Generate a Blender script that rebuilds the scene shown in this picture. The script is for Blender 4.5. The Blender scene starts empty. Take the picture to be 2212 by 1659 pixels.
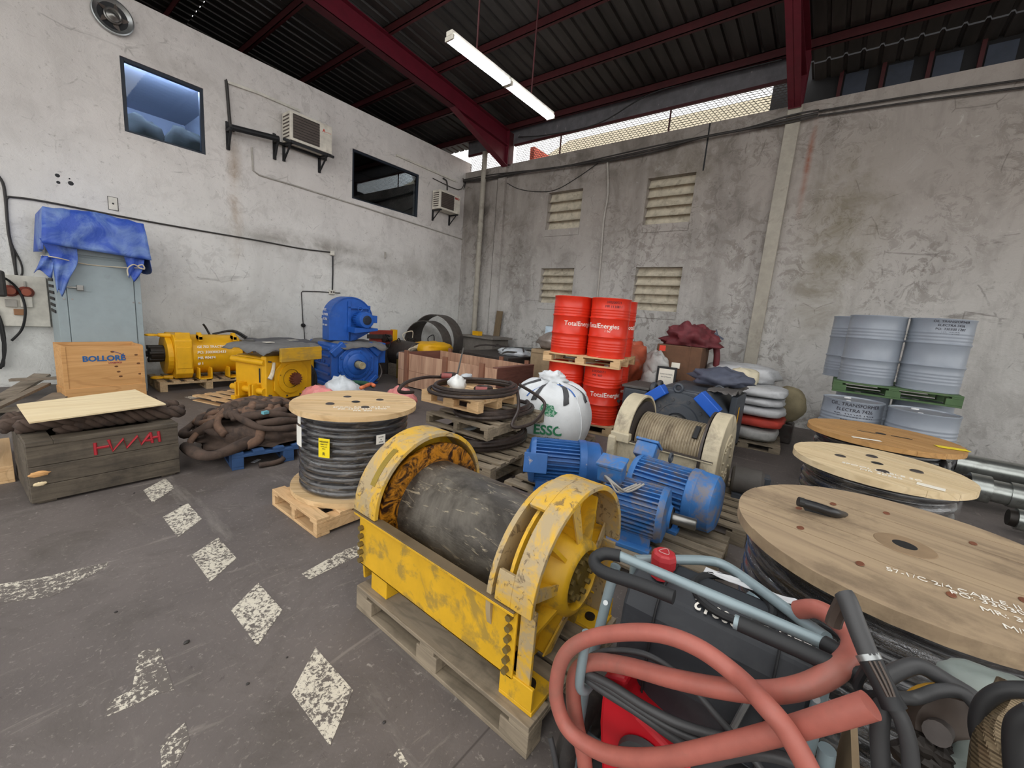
import bpy, bmesh, math, random
from mathutils import Vector as V, Matrix as Mx, noise as N
R = math.radians
PI = math.pi
scn = bpy.context.scene
C = scn.collection
rnd = random.Random(7)
# ------------------------------------------------------------------ camera
# World: X runs along the left wall to the back wall, Y across to the left wall, Z up, metres.
FPX, PITCH, ROLL, YAW, CAMH = 880.0, .16775, -.08069, .65723, 1.7
_c, _s = math.cos, math.sin
_f = V((_c(YAW)*_c(PITCH), _s(YAW)*_c(PITCH), -_s(PITCH)))
_r = V((_s(YAW), -_c(YAW), 0))
_d = _f.cross(_r)
_rx = _c(ROLL)*_r + _s(ROLL)*_d
_dn = -_s(ROLL)*_r + _c(ROLL)*_d
CAM = V((0, 0, CAMH))
def sight(px, py):
    return _rx*((px-1106)/FPX) + _dn*((py-829.5)/FPX) + _f
def on_x(px, py, X):                 # survey point on the plane x = X
    v = sight(px, py); return CAM + v*(X/v.x)
def on_y(px, py, Y):
    v = sight(px, py); return CAM + v*(Y/v.y)
def on_z(px, py, Z=0.0):
    v = sight(px, py); return CAM + v*((Z-CAMH)/v.z)
cam = bpy.data.cameras.new('camera'); camo = bpy.data.objects.new('camera', cam); C.objects.link(camo)
cam.sensor_width = 36; cam.lens = FPX/2212*36; cam.clip_start = .05
camo.matrix_world = Mx(((_rx.x, -_dn.x, -_f.x, 0), (_rx.y, -_dn.y, -_f.y, 0), (_rx.z, -_dn.z, -_f.z, CAMH), (0, 0, 0, 1)))
scn.camera = camo
# ------------------------------------------------------------------ materials
def lin(h):
    h = h.lstrip('#'); o = []
    for i in (0, 2, 4):
        c = int(h[i:i+2], 16)/255
        o.append(c/12.92 if c <= .04045 else ((c+.055)/1.055)**2.4)
    return (*o, 1)
class NT:
    def __init__(s, name):
        s.m = bpy.data.materials.new(name); s.m.use_nodes = True
        s.t = s.m.node_tree; s.b = s.t.nodes['Principled BSDF']
        s.tc = s.n('ShaderNodeTexCoord'); s.co = s.tc.outputs['Object']
    def n(s, typ, **kw):
        x = s.t.nodes.new(typ)
        for k, v in kw.items(): setattr(x, k, v)
        return x
    def l(s, a, b): s.t.links.new(a, b)
    def map(s, scale=(1, 1, 1), loc=(0, 0, 0), rot=(0, 0, 0)):
        m = s.n('ShaderNodeMapping'); m.inputs['Scale'].default_value = scale; m.inputs['Location'].default_value = loc; m.inputs['Rotation'].default_value = rot
        s.l(s.co, m.inputs[0]); return m.outputs[0]
    def noise(s, scale, detail=6, rough=.6, vec=None, dist=0):
        x = s.n('ShaderNodeTexNoise'); x.inputs['Scale'].default_value = scale; x.inputs['Detail'].default_value = min(detail, 6)
        x.inputs['Roughness'].default_value = rough; x.inputs['Distortion'].default_value = dist
        s.l(vec if vec is not None else s.co, x.inputs['Vector']); return x.outputs['Fac']
    def ramp(s, fac, lo, hi, a=0., b=1.):
        x = s.n('ShaderNodeMapRange'); x.inputs[1].default_value = lo; x.inputs[2].default_value = hi
        x.inputs[3].default_value = a; x.inputs[4].default_value = b; s.l(fac, x.inputs[0]); return x.outputs[0]
    def math(s, op, a, b=None):
        x = s.n('ShaderNodeMath', operation=op)
        for i, v in enumerate((a, b)):
            if v is None: continue
            if isinstance(v, (int, float)): x.inputs[i].default_value = v
            else: s.l(v, x.inputs[i])
        return x.outputs[0]
    def mix(s, fac, a, b, mode='MIX'):
        x = s.n('ShaderNodeMix', data_type='RGBA', blend_type=mode)
        for i, v in ((0, fac), (6, a), (7, b)):
            if isinstance(v, (int, float)): x.inputs[i].default_value = v
            elif isinstance(v, tuple): x.inputs[i].default_value = v
            else: s.l(v, x.inputs[i])
        return x.outputs[2]
    def bump(s, h, strength=.3, dist=.01):
        x = s.n('ShaderNodeBump'); x.inputs['Strength'].default_value = strength; x.inputs['Distance'].default_value = dist
        s.l(h, x.inputs['Height']); s.l(x.outputs[0], s.b.inputs['Normal'])
    def set(s, col=None, rough=None, metal=None, coat=None):
        for k, v in (('Base Color', col), ('Roughness', rough), ('Metallic', metal), ('Coat Weight', coat)):
            if v is None: continue
            if isinstance(v, (int, float, tuple)): s.b.inputs[k].default_value = v
            else: s.l(v, s.b.inputs[k])
        return s.m
    def pos(s):
        x = s.n('ShaderNodeSeparateXYZ'); s.l(s.co, x.inputs[0]); return x.outputs
def mat(name, col, rough=.6, metal=0., var=.18, scale=6, dirt='3a332b', dlo=.6, dhi=.75, damt=.6, dscale=5, bump=.15, stretch=None, coat=None):
    "worn surface: base colour with noise variation, patches of dirt or bare metal, slight relief"
    t = NT(name); b = lin(col); vec = t.map(stretch) if stretch else None
    n1 = t.noise(scale, vec=vec); n2 = t.noise(dscale, 10, .68, vec=vec, dist=.4)
    dk = tuple(x*(1-var) for x in b[:3])+(1,); lt = tuple(min(1, x*(1+var)) for x in b[:3])+(1,)
    c = t.mix(t.ramp(n1, .3, .7), dk, lt)
    if dirt:
        c = t.mix(t.ramp(n2, dlo, dhi, 0, damt), c, lin(dirt))
    if bump: t.bump(n2, bump, .01)
    return t.set(c, rough, metal, coat)
def wood(name, c1, c2, axis=0, dirt='4a3b2a', damt=.5, dlo=.58, dhi=.8, grain=9, rough=.75, streak=.55):
    t = NT(name); sc = [grain*3.2]*3; sc[axis] = grain*.22
    n1 = t.noise(1, 8, .62, t.map(tuple(sc)), .35)
    sc2 = [grain*.55]*3; sc2[axis] = grain*.06
    n2 = t.noise(1, 3, .5, t.map(tuple(sc2), (3, 1, 2)), 1.2)
    c = t.mix(t.ramp(n1, .32, .68), lin(c1), lin(c2))
    w = t.n('ShaderNodeMath', operation='SINE'); t.l(t.math('MULTIPLY', n2, 55), w.inputs[0])
    c = t.mix(t.ramp(w.outputs[0], .55, 1, 0, streak*.5), c, lin(dirt))
    n3 = t.noise(3.5, 8, .7)
    c = t.mix(t.ramp(n3, dlo, dhi, 0, damt), c, lin(dirt))
    t.bump(n1, .25, .004); return t.set(c, rough)
def flat(name, col, rough=.6, metal=0., coat=None):
    t = NT(name); return t.set(lin(col), rough, metal, coat)
def emit(name, col, strength):
    t = NT(name); t.b.inputs['Emission Color'].default_value = lin(col); t.b.inputs['Emission Strength'].default_value = strength
    return t.set(lin(col), .5)
# ------------------------------------------------------------------ objects
MW = {}
def thing(name, label, cat, loc=(0, 0, 0), rz=0., group=None):
    o = bpy.data.objects.new(name, None); C.objects.link(o); o.empty_display_size = .1
    o.location = loc; o.rotation_euler = (0, 0, rz)
    MW[o.name] = Mx.Translation(V(loc)) @ Mx.Rotation(rz, 4, 'Z')
    o['label'] = label; o['category'] = cat
    if group: o['group'] = group
    return o
def tag(o, label, cat, group=None):
    o['label'] = label; o['category'] = cat
    if group: o['group'] = group
    return o
def part(name, bm, m, parent=None, world=False, smooth=False, bev=0, label=None, sub=0, solid=0):
    if parent is not None and world and parent.name in MW: bm.transform(MW[parent.name].inverted())
    bmesh.ops.recalc_face_normals(bm, faces=bm.faces) if not solid else None
    me = bpy.data.meshes.new(name); bm.to_mesh(me); bm.free()
    o = bpy.data.objects.new(name, me); C.objects.link(o)
    for k in (m if isinstance(m, (list, tuple)) else [m]): me.materials.append(k)
    if smooth:
        for p in me.polygons: p.use_smooth = True
        if smooth != 2: me.set_sharp_from_angle(angle=R(42))
    if solid:
        md = o.modifiers.new('solid', 'SOLIDIFY'); md.thickness = solid; md.offset = 0
    if bev:
        md = o.modifiers.new('bevel', 'BEVEL'); md.width = bev; md.segments = 2; md.limit_method = 'ANGLE'; md.angle_limit = R(40)
    if sub:
        md = o.modifiers.new('sub', 'SUBSURF'); md.levels = sub; md.render_levels = sub
    if parent is not None: o.parent = parent; MW[o.name] = MW.get(parent.name, Mx()) if parent.name in MW else Mx()
    if label: o['label'] = label
    return o
def solo(name, bm, m, label, cat, group=None, **kw):
    return tag(part(name, bm, m, **kw), label, cat, group)
def struct(name, bm=None, m=None, parent=None, **kw):
    if bm is None:
        o = bpy.data.objects.new(name, None); C.objects.link(o); MW[o.name] = Mx()
    else: o = part(name, bm, m, parent, **kw)
    if parent is None: o['kind'] = 'structure'
    return o
def copy_tree(o, parent=None, loc=None, rz=None, label=None, group=None):
    c = o.copy(); C.objects.link(c)
    if parent is not None: c.parent = parent
    if loc is not None: c.location = loc
    if rz is not None: c.rotation_euler = (0, 0, rz)
    if loc is not None: MW[c.name] = Mx.Translation(V(loc)) @ Mx.Rotation(rz or 0, 4, 'Z')
    if label: c['label'] = label
    if group: c['group'] = group
    for ch in [k for k in bpy.data.objects if k.parent == o]: copy_tree(ch, c)
    return c
def B(): return bmesh.new()
def box(bm, a, b, mi=0, m=None):
    if isinstance(mi, Mx): mi, m = 0, mi
    x0, y0, z0 = a; x1, y1, z1 = b
    vs = [bm.verts.new(p) for p in ((x0, y0, z0), (x1, y0, z0), (x1, y1, z0), (x0, y1, z0), (x0, y0, z1), (x1, y0, z1), (x1, y1, z1), (x0, y1, z1))]
    for q in ((0, 3, 2, 1), (4, 5, 6, 7), (0, 1, 5, 4), (1, 2, 6, 5), (2, 3, 7, 6), (3, 0, 4, 7)):
        f = bm.faces.new([vs[i] for i in q]); f.material_index = mi
    if m is not None: bmesh.ops.transform(bm, matrix=m, verts=vs)
    return bm
def bx(a, b, m=None): return box(B(), a, b, 0, m)
def frame(p, q):
    "matrix with origin p and Z axis towards q"
    z = (V(q)-V(p)).normalized(); x = z.orthogonal().normalized() if abs(z.z) > .999 else V((0, 0, 1)).cross(z).normalized()
    y = z.cross(x); M = Mx((x, y, z)).transposed().to_4x4(); M.translation = V(p); return M
def cyl(bm, p, q, r, r2=None, seg=20, mi=0, caps=True):
    M = frame(p, q); L = (V(q)-V(p)).length; r2 = r if r2 is None else r2
    a = [bm.verts.new(M @ V((r*_c(2*PI*i/seg), r*_s(2*PI*i/seg), 0))) for i in range(seg)]
    b = [bm.verts.new(M @ V((r2*_c(2*PI*i/seg), r2*_s(2*PI*i/seg), L))) for i in range(seg)]
    for i in range(seg):
        f = bm.faces.new((a[i], a[(i+1) % seg], b[(i+1) % seg], b[i])); f.material_index = mi
    if caps:
        for w in (a[::-1], b): bm.faces.new(w).material_index = mi
    return bm
def lathe(bm, prof, M=None, seg=32, mi=0, close=False):
    "revolve (radius, height) pairs about local Z of M"
    M = M or Mx(); rings = []
    for r, h in prof:
        if r < 1e-5: rings.append([bm.verts.new(M @ V((0, 0, h)))])
        else: rings.append([bm.verts.new(M @ V((r*_c(2*PI*i/seg), r*_s(2*PI*i/seg), h))) for i in range(seg)])
    prs = list(zip(rings, rings[1:])) + ([(rings[-1], rings[0])] if close else [])
    for a, b in prs:
        for i in range(seg):
            j = (i+1) % seg
            if len(a) == 1 and len(b) == 1: continue
            if len(a) == 1: f = bm.faces.new((a[0], b[j], b[i]))
            elif len(b) == 1: f = bm.faces.new((a[i], a[j], b[0]))
            else: f = bm.faces.new((a[i], a[j], b[j], b[i]))
            f.material_index = mi
    return bm
def prism(bm, poly, h0, h1, M=None, mi=0):
    "extrude a 2-D outline (local x,y) from h0 to h1 along local Z"
    M = M or Mx()
    a = [bm.verts.new(M @ V((x, y, h0))) for x, y in poly]; b = [bm.verts.new(M @ V((x, y, h1))) for x, y in poly]
    n = len(poly)
    for i in range(n): bm.faces.new((a[i], a[(i+1) % n], b[(i+1) % n], b[i])).material_index = mi
    bm.faces.new(a[::-1]).material_index = mi; bm.faces.new(b).material_index = mi
    return bm
def spline(pts, n=8, closed=False):
    P = [V(p) for p in pts]; out = []; L = len(P)
    for i in range(L if closed else L-1):
        g = (lambda k: P[k % L]) if closed else (lambda k: P[max(0, min(L-1, k))])
        a, b, c, d = g(i-1), g(i), g(i+1), g(i+2)
        for j in range(n):
            t = j/n
            out.append(.5*((2*b)+(c-a)*t+(2*a-5*b+4*c-d)*t*t+(3*b-a-3*c+d)*t**3))
    if not closed: out.append(P[-1])
    return out
def tube(bm, pts, r, seg=8, smooth=0, closed=False, mi=0):
    P = spline(pts, smooth, closed) if smooth else [V(p) for p in pts]
    n = len(P); rings = []; up = None
    for i in range(n):
        t = (P[(i+1) % n]-P[i-1]) if closed else (P[min(n-1, i+1)]-P[max(0, i-1)])
        if t.length < 1e-9: t = V((0, 0, 1))
        t.normalize()
        if up is None: up = t.orthogonal().normalized()
        up = (up-t*up.dot(t)); up = up.normalized() if up.length > 1e-6 else t.orthogonal().normalized()
        w = t.cross(up); rr = r(i/(n-1)) if callable(r) else r
        rings.append([bm.verts.new(P[i]+(up*_c(2*PI*k/seg)+w*_s(2*PI*k/seg))*rr) for k in range(seg)])
    for i in range(n if closed else n-1):
        a, b = rings[i], rings[(i+1) % n]
        for k in range(seg): bm.faces.new((a[k], a[(k+1) % seg], b[(k+1) % seg], b[k])).material_index = mi
    if not closed:
        bm.faces.new(rings[0][::-1]).material_index = mi; bm.faces.new(rings[-1]).material_index = mi
    return bm
def grid(bm, nu, nv, fn, mi=0, wrap=False):
    vs = [[bm.verts.new(fn(i/(nu-1) if not wrap else i/nu, j/(nv-1))) for j in range(nv)] for i in range(nu)]
    for i in range(nu if wrap else nu-1):
        for j in range(nv-1):
            k = (i+1) % nu
            bm.faces.new((vs[i][j], vs[k][j], vs[k][j+1], vs[i][j+1])).material_index = mi
    return vs
def blob(c, rad, amp=.12, freq=3., seed=0, nu=28, nv=16, flatz=None, p=1., m=None):
    "lumpy closed form: bags, heaps, crumpled cloth; p<1 squares it off, flatz is the level it rests on"
    bm = B(); c = V(c); rad = V(rad)
    pw = lambda v: math.copysign(abs(v)**p, v)
    rings = []
    for j in range(nv+1):
        th = PI*j/nv; ring = []
        for i in range(nu if 0 < j < nv else 1):
            ph = 2*PI*i/nu
            d = V((pw(_s(th))*pw(_c(ph)), pw(_s(th))*pw(_s(ph)), pw(_c(th))))
            k = 1+amp*(N.noise(d*freq+V((seed*7.3, seed*1.7, 0)))*1.2+N.noise(d*freq*2.7+V((seed, 5, seed*3.1)))*.6)
            q = V((d.x*rad.x*k, d.y*rad.y*k, d.z*rad.z*k))
            if m is not None: q = m @ q
            q = q+c
            if flatz is not None and q.z < flatz: q.z = flatz
            ring.append(bm.verts.new(q))
        rings.append(ring)
    for a, b in zip(rings, rings[1:]):
        for i in range(nu):
            j = (i+1) % nu
            if len(a) == 1: bm.faces.new((a[0], b[i], b[j]))
            elif len(b) == 1: bm.faces.new((a[i], b[0], a[j]))
            else: bm.faces.new((a[i], b[i], b[j], a[j]))
    return bm
def text(name, s, size, m, parent, M, bend=None, depth=.0015, shear=0., align='CENTER', world=False, wob=0., bold=0.):
    "lettering as thin raised mesh; M places it (text x right, y up, z out); bend = cylinder radius"
    cu = bpy.data.curves.new(name, 'FONT'); cu.body = s; cu.size = size; cu.extrude = depth/2; cu.align_x = align; cu.align_y = 'CENTER'
    cu.shear = shear; cu.resolution_u = 3; cu.offset = bold
    o = bpy.data.objects.new(name, cu); C.objects.link(o)
    me = bpy.data.meshes.new_from_object(o.evaluated_get(bpy.context.evaluated_depsgraph_get()))
    bpy.data.objects.remove(o); bpy.data.curves.remove(cu)
    bm = B(); bm.from_mesh(me); bpy.data.meshes.remove(me)
    if wob:
        for v in bm.verts: v.co += V((N.noise(v.co*9/size*.1), N.noise(v.co*11/size*.1+V((3, 3, 3))), 0))*wob
    if bend:
        for v in bm.verts:
            a = v.co.x/bend; r = bend+v.co.z+.001
            v.co = V((r*_s(a), v.co.y, r*_c(a)-bend))
    bm.transform(M)
    return part(name, bm, m, parent, world)
def face_mx(p, right, up):
    x = V(right).normalized(); u = V(up); z = x.cross(u).normalized(); y = z.cross(x)
    M = Mx((x, y, z)).transposed().to_4x4(); M.translation = V(p); return M
def hexbolt(bm, p, q, r, mi=0):
    cyl(bm, p, q, r, seg=6, mi=mi)
def corner_bumps(pts, n=2): return pts
# ------------------------------------------------------------------ material set
def band(t, x, c, w):
    return t.ramp(t.math('ABSOLUTE', t.math('SUBTRACT', x, c)), 0, w, 1, 0)
def blot(t, x, c, w, z, cz, wz, n, k=1.):
    "stain with its own ragged shape at a place on the wall"
    return t.math('MULTIPLY', t.math('MULTIPLY', band(t, x, c, w), band(t, z, cz, wz)), t.ramp(n, .38, .62, .15*k, k))
def plaster(name, base, low, axis, stains, dirty, crack):
    t = NT(name); p = t.pos(); u = p[axis]; z = p[2]
    fine = t.noise(14, 10, .7); mid = t.noise(1.6, 9, .66, dist=.5); big = t.noise(.35, 5, .6)
    sv = [1.1, 1.1, .22]; streak = t.noise(1.4, 9, .65, t.map(tuple(sv)), .3)
    hs = [.8, .8, 2.6]; horiz = t.noise(1.2, 9, .7, t.map(tuple(hs), (4, 2, 7)), .9)
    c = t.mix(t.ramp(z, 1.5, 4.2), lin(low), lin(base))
    c = t.mix(t.ramp(big, .35, .65, 0, .25), c, lin('8f8984'))
    c = t.mix(t.ramp(streak, .5, .72, 0, dirty), c, lin('57504a'))
    c = t.mix(t.ramp(mid, .52, .75, 0, dirty), c, lin('6b655e'))
    c = t.mix(t.ramp(mid, .2, .36, .3, 0), c, lin('d9d6d2'))
    c = t.mix(t.ramp(horiz, .62, .72, 0, crack*.75), c, lin('4a443e'))
    c = t.mix(t.ramp(fine, .60, .70, 0, .4), c, lin('6a645d'))
    pe = t.noise(4.2, 10, .74, dist=1.1); zone = t.ramp(t.noise(.55, 4, .6, t.map((1, 1, 1), (9, 3, 1))), .42, .6)
    c = t.mix(t.math('MULTIPLY', t.ramp(pe, .54, .57, 0, dirty*1.35), zone), c, lin('6e665e'))
    c = t.mix(t.math('MULTIPLY', t.ramp(t.math('ABSOLUTE', t.math('SUBTRACT', pe, .535)), .0, .012, dirty*1.6, 0), zone), c, lin('413a34'))
    c = t.mix(t.ramp(pe, .30, .38, .35, 0), c, lin('dad7d2'))
    v = t.n('ShaderNodeTexVoronoi', feature='DISTANCE_TO_EDGE'); v.inputs['Scale'].default_value = 1.3
    w = t.n('ShaderNodeTexNoise'); w.inputs['Scale'].default_value = 2.2; w.inputs['Detail'].default_value = 6
    add = t.n('ShaderNodeVectorMath', operation='ADD'); t.l(t.co, add.inputs[0]); t.l(w.outputs['Color'], add.inputs[1]); t.l(add.outputs[0], v.inputs['Vector'])
    c = t.mix(t.math('MULTIPLY', t.ramp(v.outputs['Distance'], .004, .012, 1, 0), t.ramp(horiz, .52, .6, 0, crack*.55)), c, lin('4a443e'))
    for col, uc, uw, zc, zw, k in stains:
        c = t.mix(blot(t, u, uc, uw, z, zc, zw, mid, k), c, lin(col))
    h = t.math('ADD', t.math('MULTIPLY', mid, .6), t.math('ADD', t.math('MULTIPLY', fine, .2), t.math('MULTIPLY', pe, .4)))
    t.bump(h, .7, .04); return t.set(c, .85)
M = {}
M['plaster_left'] = plaster('plaster_left', 'e2ddd9', 'e9e9e5', 0, [
    ('927248', 3.22, .16, 3.5, 1.35, 1.0), ('6f675c', 4.7, 2.4, 2.92, .30, .9), ('5f5850', 5.6, 2.0, 2.62, .18, .8), ('6f6962', 8.9, .9, 3.2, 2.2, .6),
    ('7f7a73', 3.2, 1.2, 1.0, 1.2, .7), ('8b857c', 7.6, 2.2, 2.6, .8, .5), ('77716b', 1.0, .5, .5, .6, .7), ('8d8781', 2.35, .9, 5.45, .35, .5)], .14, .5)
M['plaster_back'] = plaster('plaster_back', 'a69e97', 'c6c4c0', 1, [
    ('5a5248', 4.6, 4.2, 5.45, .8, .75), ('6b644f', 3.2, 1.0, 5.0, .7, .6), ('6d6448', .25, .8, 3.6, 1.9, .8), ('665c40', .5, .55, 2.3, 1.1, .6),
    ('8a4a30', .93, .07, 4.9, 1.1, .9), ('49423b', 8.9, 1.0, 4.6, 1.6, .8), ('5c564f', 7.4, 1.2, 3.0, 2.2, .4), ('463f38', 3.0, .5, 3.5, .5, .4),
    ('6b655f', 6.1, .8, 3.4, .45, .5), ('5a544e', 2.2, .8, 1.7, 1.0, .5), ('4c463f', .0, 1.6, .1, .5, .7), ('514b45', 2.3, .9, 4.3, 1.1, .45)], .42, .75)
def floor_mat():
    t = NT('concrete_floor'); a = t.noise(.45, 8, .62); b = t.noise(2.2, 12, .7, dist=.6); f = t.noise(40, 6, .7); s = t.noise(1, 9, .68, t.map((3.2, .55, 1), rot=(0, 0, .5)), .4)
    c = t.mix(t.ramp(a, .3, .7), lin('514a47'), lin('726a66'))
    c = t.mix(t.ramp(b, .5, .72, 0, .7), c, lin('4b453f'))
    c = t.mix(t.ramp(s, .58, .74, 0, .55), c, lin('9b958c'))
    c = t.mix(t.ramp(f, .58, .68, 0, .55), c, lin('968e86'))
    sp = t.noise(13, 9, .76, dist=.5); c = t.mix(t.ramp(sp, .62, .68, 0, .6), c, lin('a39c94')); c = t.mix(t.ramp(sp, .30, .37, .55, 0), c, lin('3a3430'))
    st2 = t.noise(1, 10, .72, t.map((1.6, 9, 1), (3, 1, 0), (0, 0, .75)), .6); c = t.mix(t.ramp(st2, .60, .68, 0, .5), c, lin('8d857d'))
    p = t.pos()
    # joint between two pours
    j = t.ramp(t.math('ABSOLUTE', t.math('SUBTRACT', p[1], .86)), .002, .006, .75, 0)
    c = t.mix(t.math('MULTIPLY', j, t.ramp(p[0], .7, 1.3, 1, .6)), c, lin('2e2925'))
    t.bump(t.math('ADD', b, t.math('MULTIPLY', sp, .35)), .45, .012); return t.set(c, t.ramp(a, .3, .7, .55, .8))
M['floor'] = floor_mat()
def paint_mat(nm='worn_floor_paint', lo=.49):
    t = NT(nm); b = t.noise(48, 10, .74, dist=.5); s = t.noise(7, 8, .7)
    f = t.ramp(t.math('ADD', t.math('MULTIPLY', b, .7), t.math('MULTIPLY', s, .3)), lo, lo+.04)
    return t.set(t.mix(f, lin('cfc8b8'), lin('645d58')), .8)
M['paint'] = paint_mat(); M['paint_thin'] = paint_mat('almost_worn_off_paint', .445)
M['steel_red'] = mat('red_oxide_beam', '5f1223', .5, var=.15, dirt='4a1018', dlo=.55, dhi=.8, damt=.5)
M['purlin'] = mat('dark_red_purlin', '461519', .6, var=.2, dirt='2a1212', damt=.6)
def roof_mat():
    t = NT('old_roof_sheet'); n = t.noise(1.2, 9, .66, t.map((.35, 1.6, 1)), .4)
    return t.set(t.mix(t.ramp(n, .35, .7), lin('4a4643'), lin('2b2927')), .5, .35)
M['roof'] = roof_mat()
M['fascia'] = mat('grey_sheet_flashing', '77767a', .5, .4, dirt='b8b6b2', dlo=.62, dhi=.68, damt=.6, dscale=9)
M['wire'] = mat('weathered_wire', '4a433e', .6, .3)
M['black'] = mat('black_rubber', '1b1b1c', .55, dirt='4a4641', damt=.35)
M['cable'] = mat('dusty_cable', '33302e', .6, dirt='6a645e', damt=.4)
M['conduit'] = mat('grey_conduit', 'a9a49c', .7, dirt='5f5850', damt=.5)
M['navy'] = mat('navy_window_frame', '16202e', .5, dirt='0c0e12')
M['offwhite'] = mat('aged_white_plastic', 'd3cfc4', .5, dirt='8c857a', damt=.4)
M['ac_white'] = mat('air_conditioner_white', 'd9d3c6', .45, dirt='94897a', damt=.4, dlo=.58)
M['grille'] = mat('dark_grille', '524842', .6, dirt='2a2522')
M['black_iron'] = mat('black_iron', '17181b', .6, dirt='3b2f28')
M['louver'] = mat('louver_plaster', 'c2b9a6', .85, dirt='6d6250', dlo=.5, dhi=.7, damt=.6)
M['galv'] = mat('galvanised_steel', 'a5a8a8', .35, .8, dirt='6d6a64', damt=.5)
M['steel'] = mat('bare_steel', '8d8c89', .35, .9, dirt='4a4640')
M['dark_steel'] = mat('dark_mill_steel', '4d4744', .55, .5, dirt='3a2018', dlo=.52, damt=.7)
M['tube_lamp'] = emit('fluorescent_tube', 'f3f8ff', 38)
M['text_white'] = flat('white_paint_marker', 'eeeae0', .7)
M['text_black'] = flat('black_marker', '2b2730', .8)
def glass():
    t = NT('window_glass'); t.t.nodes.remove(t.b)
    g = t.n('ShaderNodeBsdfGlossy'); g.inputs['Roughness'].default_value = .02
    tr = t.n('ShaderNodeBsdfTransparent'); tr.inputs['Color'].default_value = (.72, .78, .82, 1)
    fr = t.n('ShaderNodeFresnel'); fr.inputs['IOR'].default_value = 1.55
    mx = t.n('ShaderNodeMixShader'); t.l(fr.outputs[0], mx.inputs[0]); t.l(tr.outputs[0], mx.inputs[1]); t.l(g.outputs[0], mx.inputs[2])
    t.l(mx.outputs[0], t.t.nodes['Material Output'].inputs[0]); return t.m
M['glass'] = glass()
# ------------------------------------------------------------------ the shell
XB, YL = 9.5, 9.8
WT = .24
fl = struct('floor', bx((-7, -10, -.12), (XB+.3, YL+.3, 0)), M['floor'])
for y0, y1, y2, y3 in ((1.27, 1.60, 1.42, 1.76), (1.97, 2.32, 2.13, 2.46), (2.66, 3.03, 2.81, 3.15), (3.33, 3.72, 3.51, 3.86), (4.03, 4.34, 4.24, 4.52)):
    bm = B(); prism(bm, [(.68, y0), (.68, y1), (.865, y3), (.865, y2)], .0005, .002)
    part('painted_diamond', bm, M['paint'], fl)
def strip(pts):
    bm = B(); prism(bm, [(on_z(*q).x, on_z(*q).y) for q in pts], .0005, .002); part('painted_stripe', bm, M['paint'], fl)
strip([(652, 1240), (668, 1252), (800, 1188), (840, 1150), (800, 1170), (740, 1190)])
def smear(pts):
    bm = B(); prism(bm, [(on_z(*q).x, on_z(*q).y) for q in pts], .0004, .0012); part('paint_smear', bm, M['paint_thin'], fl)
smear([(300, 1408), (345, 1400), (376, 1490), (340, 1500), (232, 1548), (228, 1520), (285, 1490)])
smear([(0, 1262), (80, 1250), (200, 1222), (235, 1214), (228, 1226), (110, 1290), (0, 1302)])
smear([(345, 1610), (400, 1560), (410, 1600), (380, 1659), (350, 1659)])
strip([(850, 1632), (862, 1618), (882, 1650), (872, 1659)])
strip([(398, 858), (440, 852), (470, 846), (462, 854), (412, 862)])
def wall_with_holes(axis, c0, c1, u0, u1, z1, holes):
    "wall slab between u0 and u1; holes are (ua, ub, za, zb) left open"
    us = sorted({u0, u1, *[h[0] for h in holes], *[h[1] for h in holes]}); zs = sorted({0, z1, *[h[2] for h in holes], *[h[3] for h in holes]})
    bm = B()
    for a, b in zip(us, us[1:]):
        runs = []
        for c, d in zip(zs, zs[1:]):
            m = ((a+b)/2, (c+d)/2)
            if any(h[0] < m[0] < h[1] and h[2] < m[1] < h[3] for h in holes): continue
            if runs and abs(runs[-1][1]-c) < 1e-6: runs[-1][1] = d
            else: runs.append([c, d])
        for c, d in runs:
            box(bm, *(((a, c0, c), (b, c1, d)) if axis == 'x' else ((c0, a, c), (c1, b, d))))
    bmesh.ops.remove_doubles(bm, verts=bm.verts, dist=1e-5)
    return bm
W1 = (1.645, 2.765, 4.19, 5.32); W2 = (5.72, 7.725, 4.19, 5.32)
wl = struct('wall_left', wall_with_holes('x', YL, YL+WT, -7, XB+WT, 6.23, [W1, W2]), M['plaster_left'])
LV = [(5.58, 6.62, 3.85, 4.97), (2.88, 3.92, 3.80, 4.98), (5.60, 6.64, 1.93, 3.02), (2.88, 3.94, 1.88, 3.03)]
wb = struct('wall_back', wall_with_holes('y', XB, XB+WT, -9, YL, 5.9, [(a, b, c, d) for a, b, c, d in LV]), M['plaster_back'])
for k, (a, b, c, d) in enumerate(LV):       # slatted vents of plastered concrete
    w = struct('window_%d' % (k+3))
    n = 4 if k == 0 else 5
    h = (d-c-.14)/n
    part('sill', bx((XB-.02, a, c), (XB+WT, b, c+.17)), M['plaster_back'], w)
    for i in range(n):
        z0 = c+.13+h*i
        bm = B()
        prof = []
        for s in range(7):                  # curved slat, high edge indoors
            t = s/6
            prof.append((XB+.03+.16*_c(t*PI/2), z0+h*(1.50-1.46*_s(t*PI/2))))
        pr = prof+[(x+.03, z+.012) for x, z in prof[::-1]]
        Mm = Mx(((1, 0, 0, 0), (0, 0, 1, 0), (0, 1, 0, 0), (0, 0, 0, 1)))
        prism(bm, pr, a, b, Mm); part('slat', bm, M['louver'], w, smooth=True)
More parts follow.
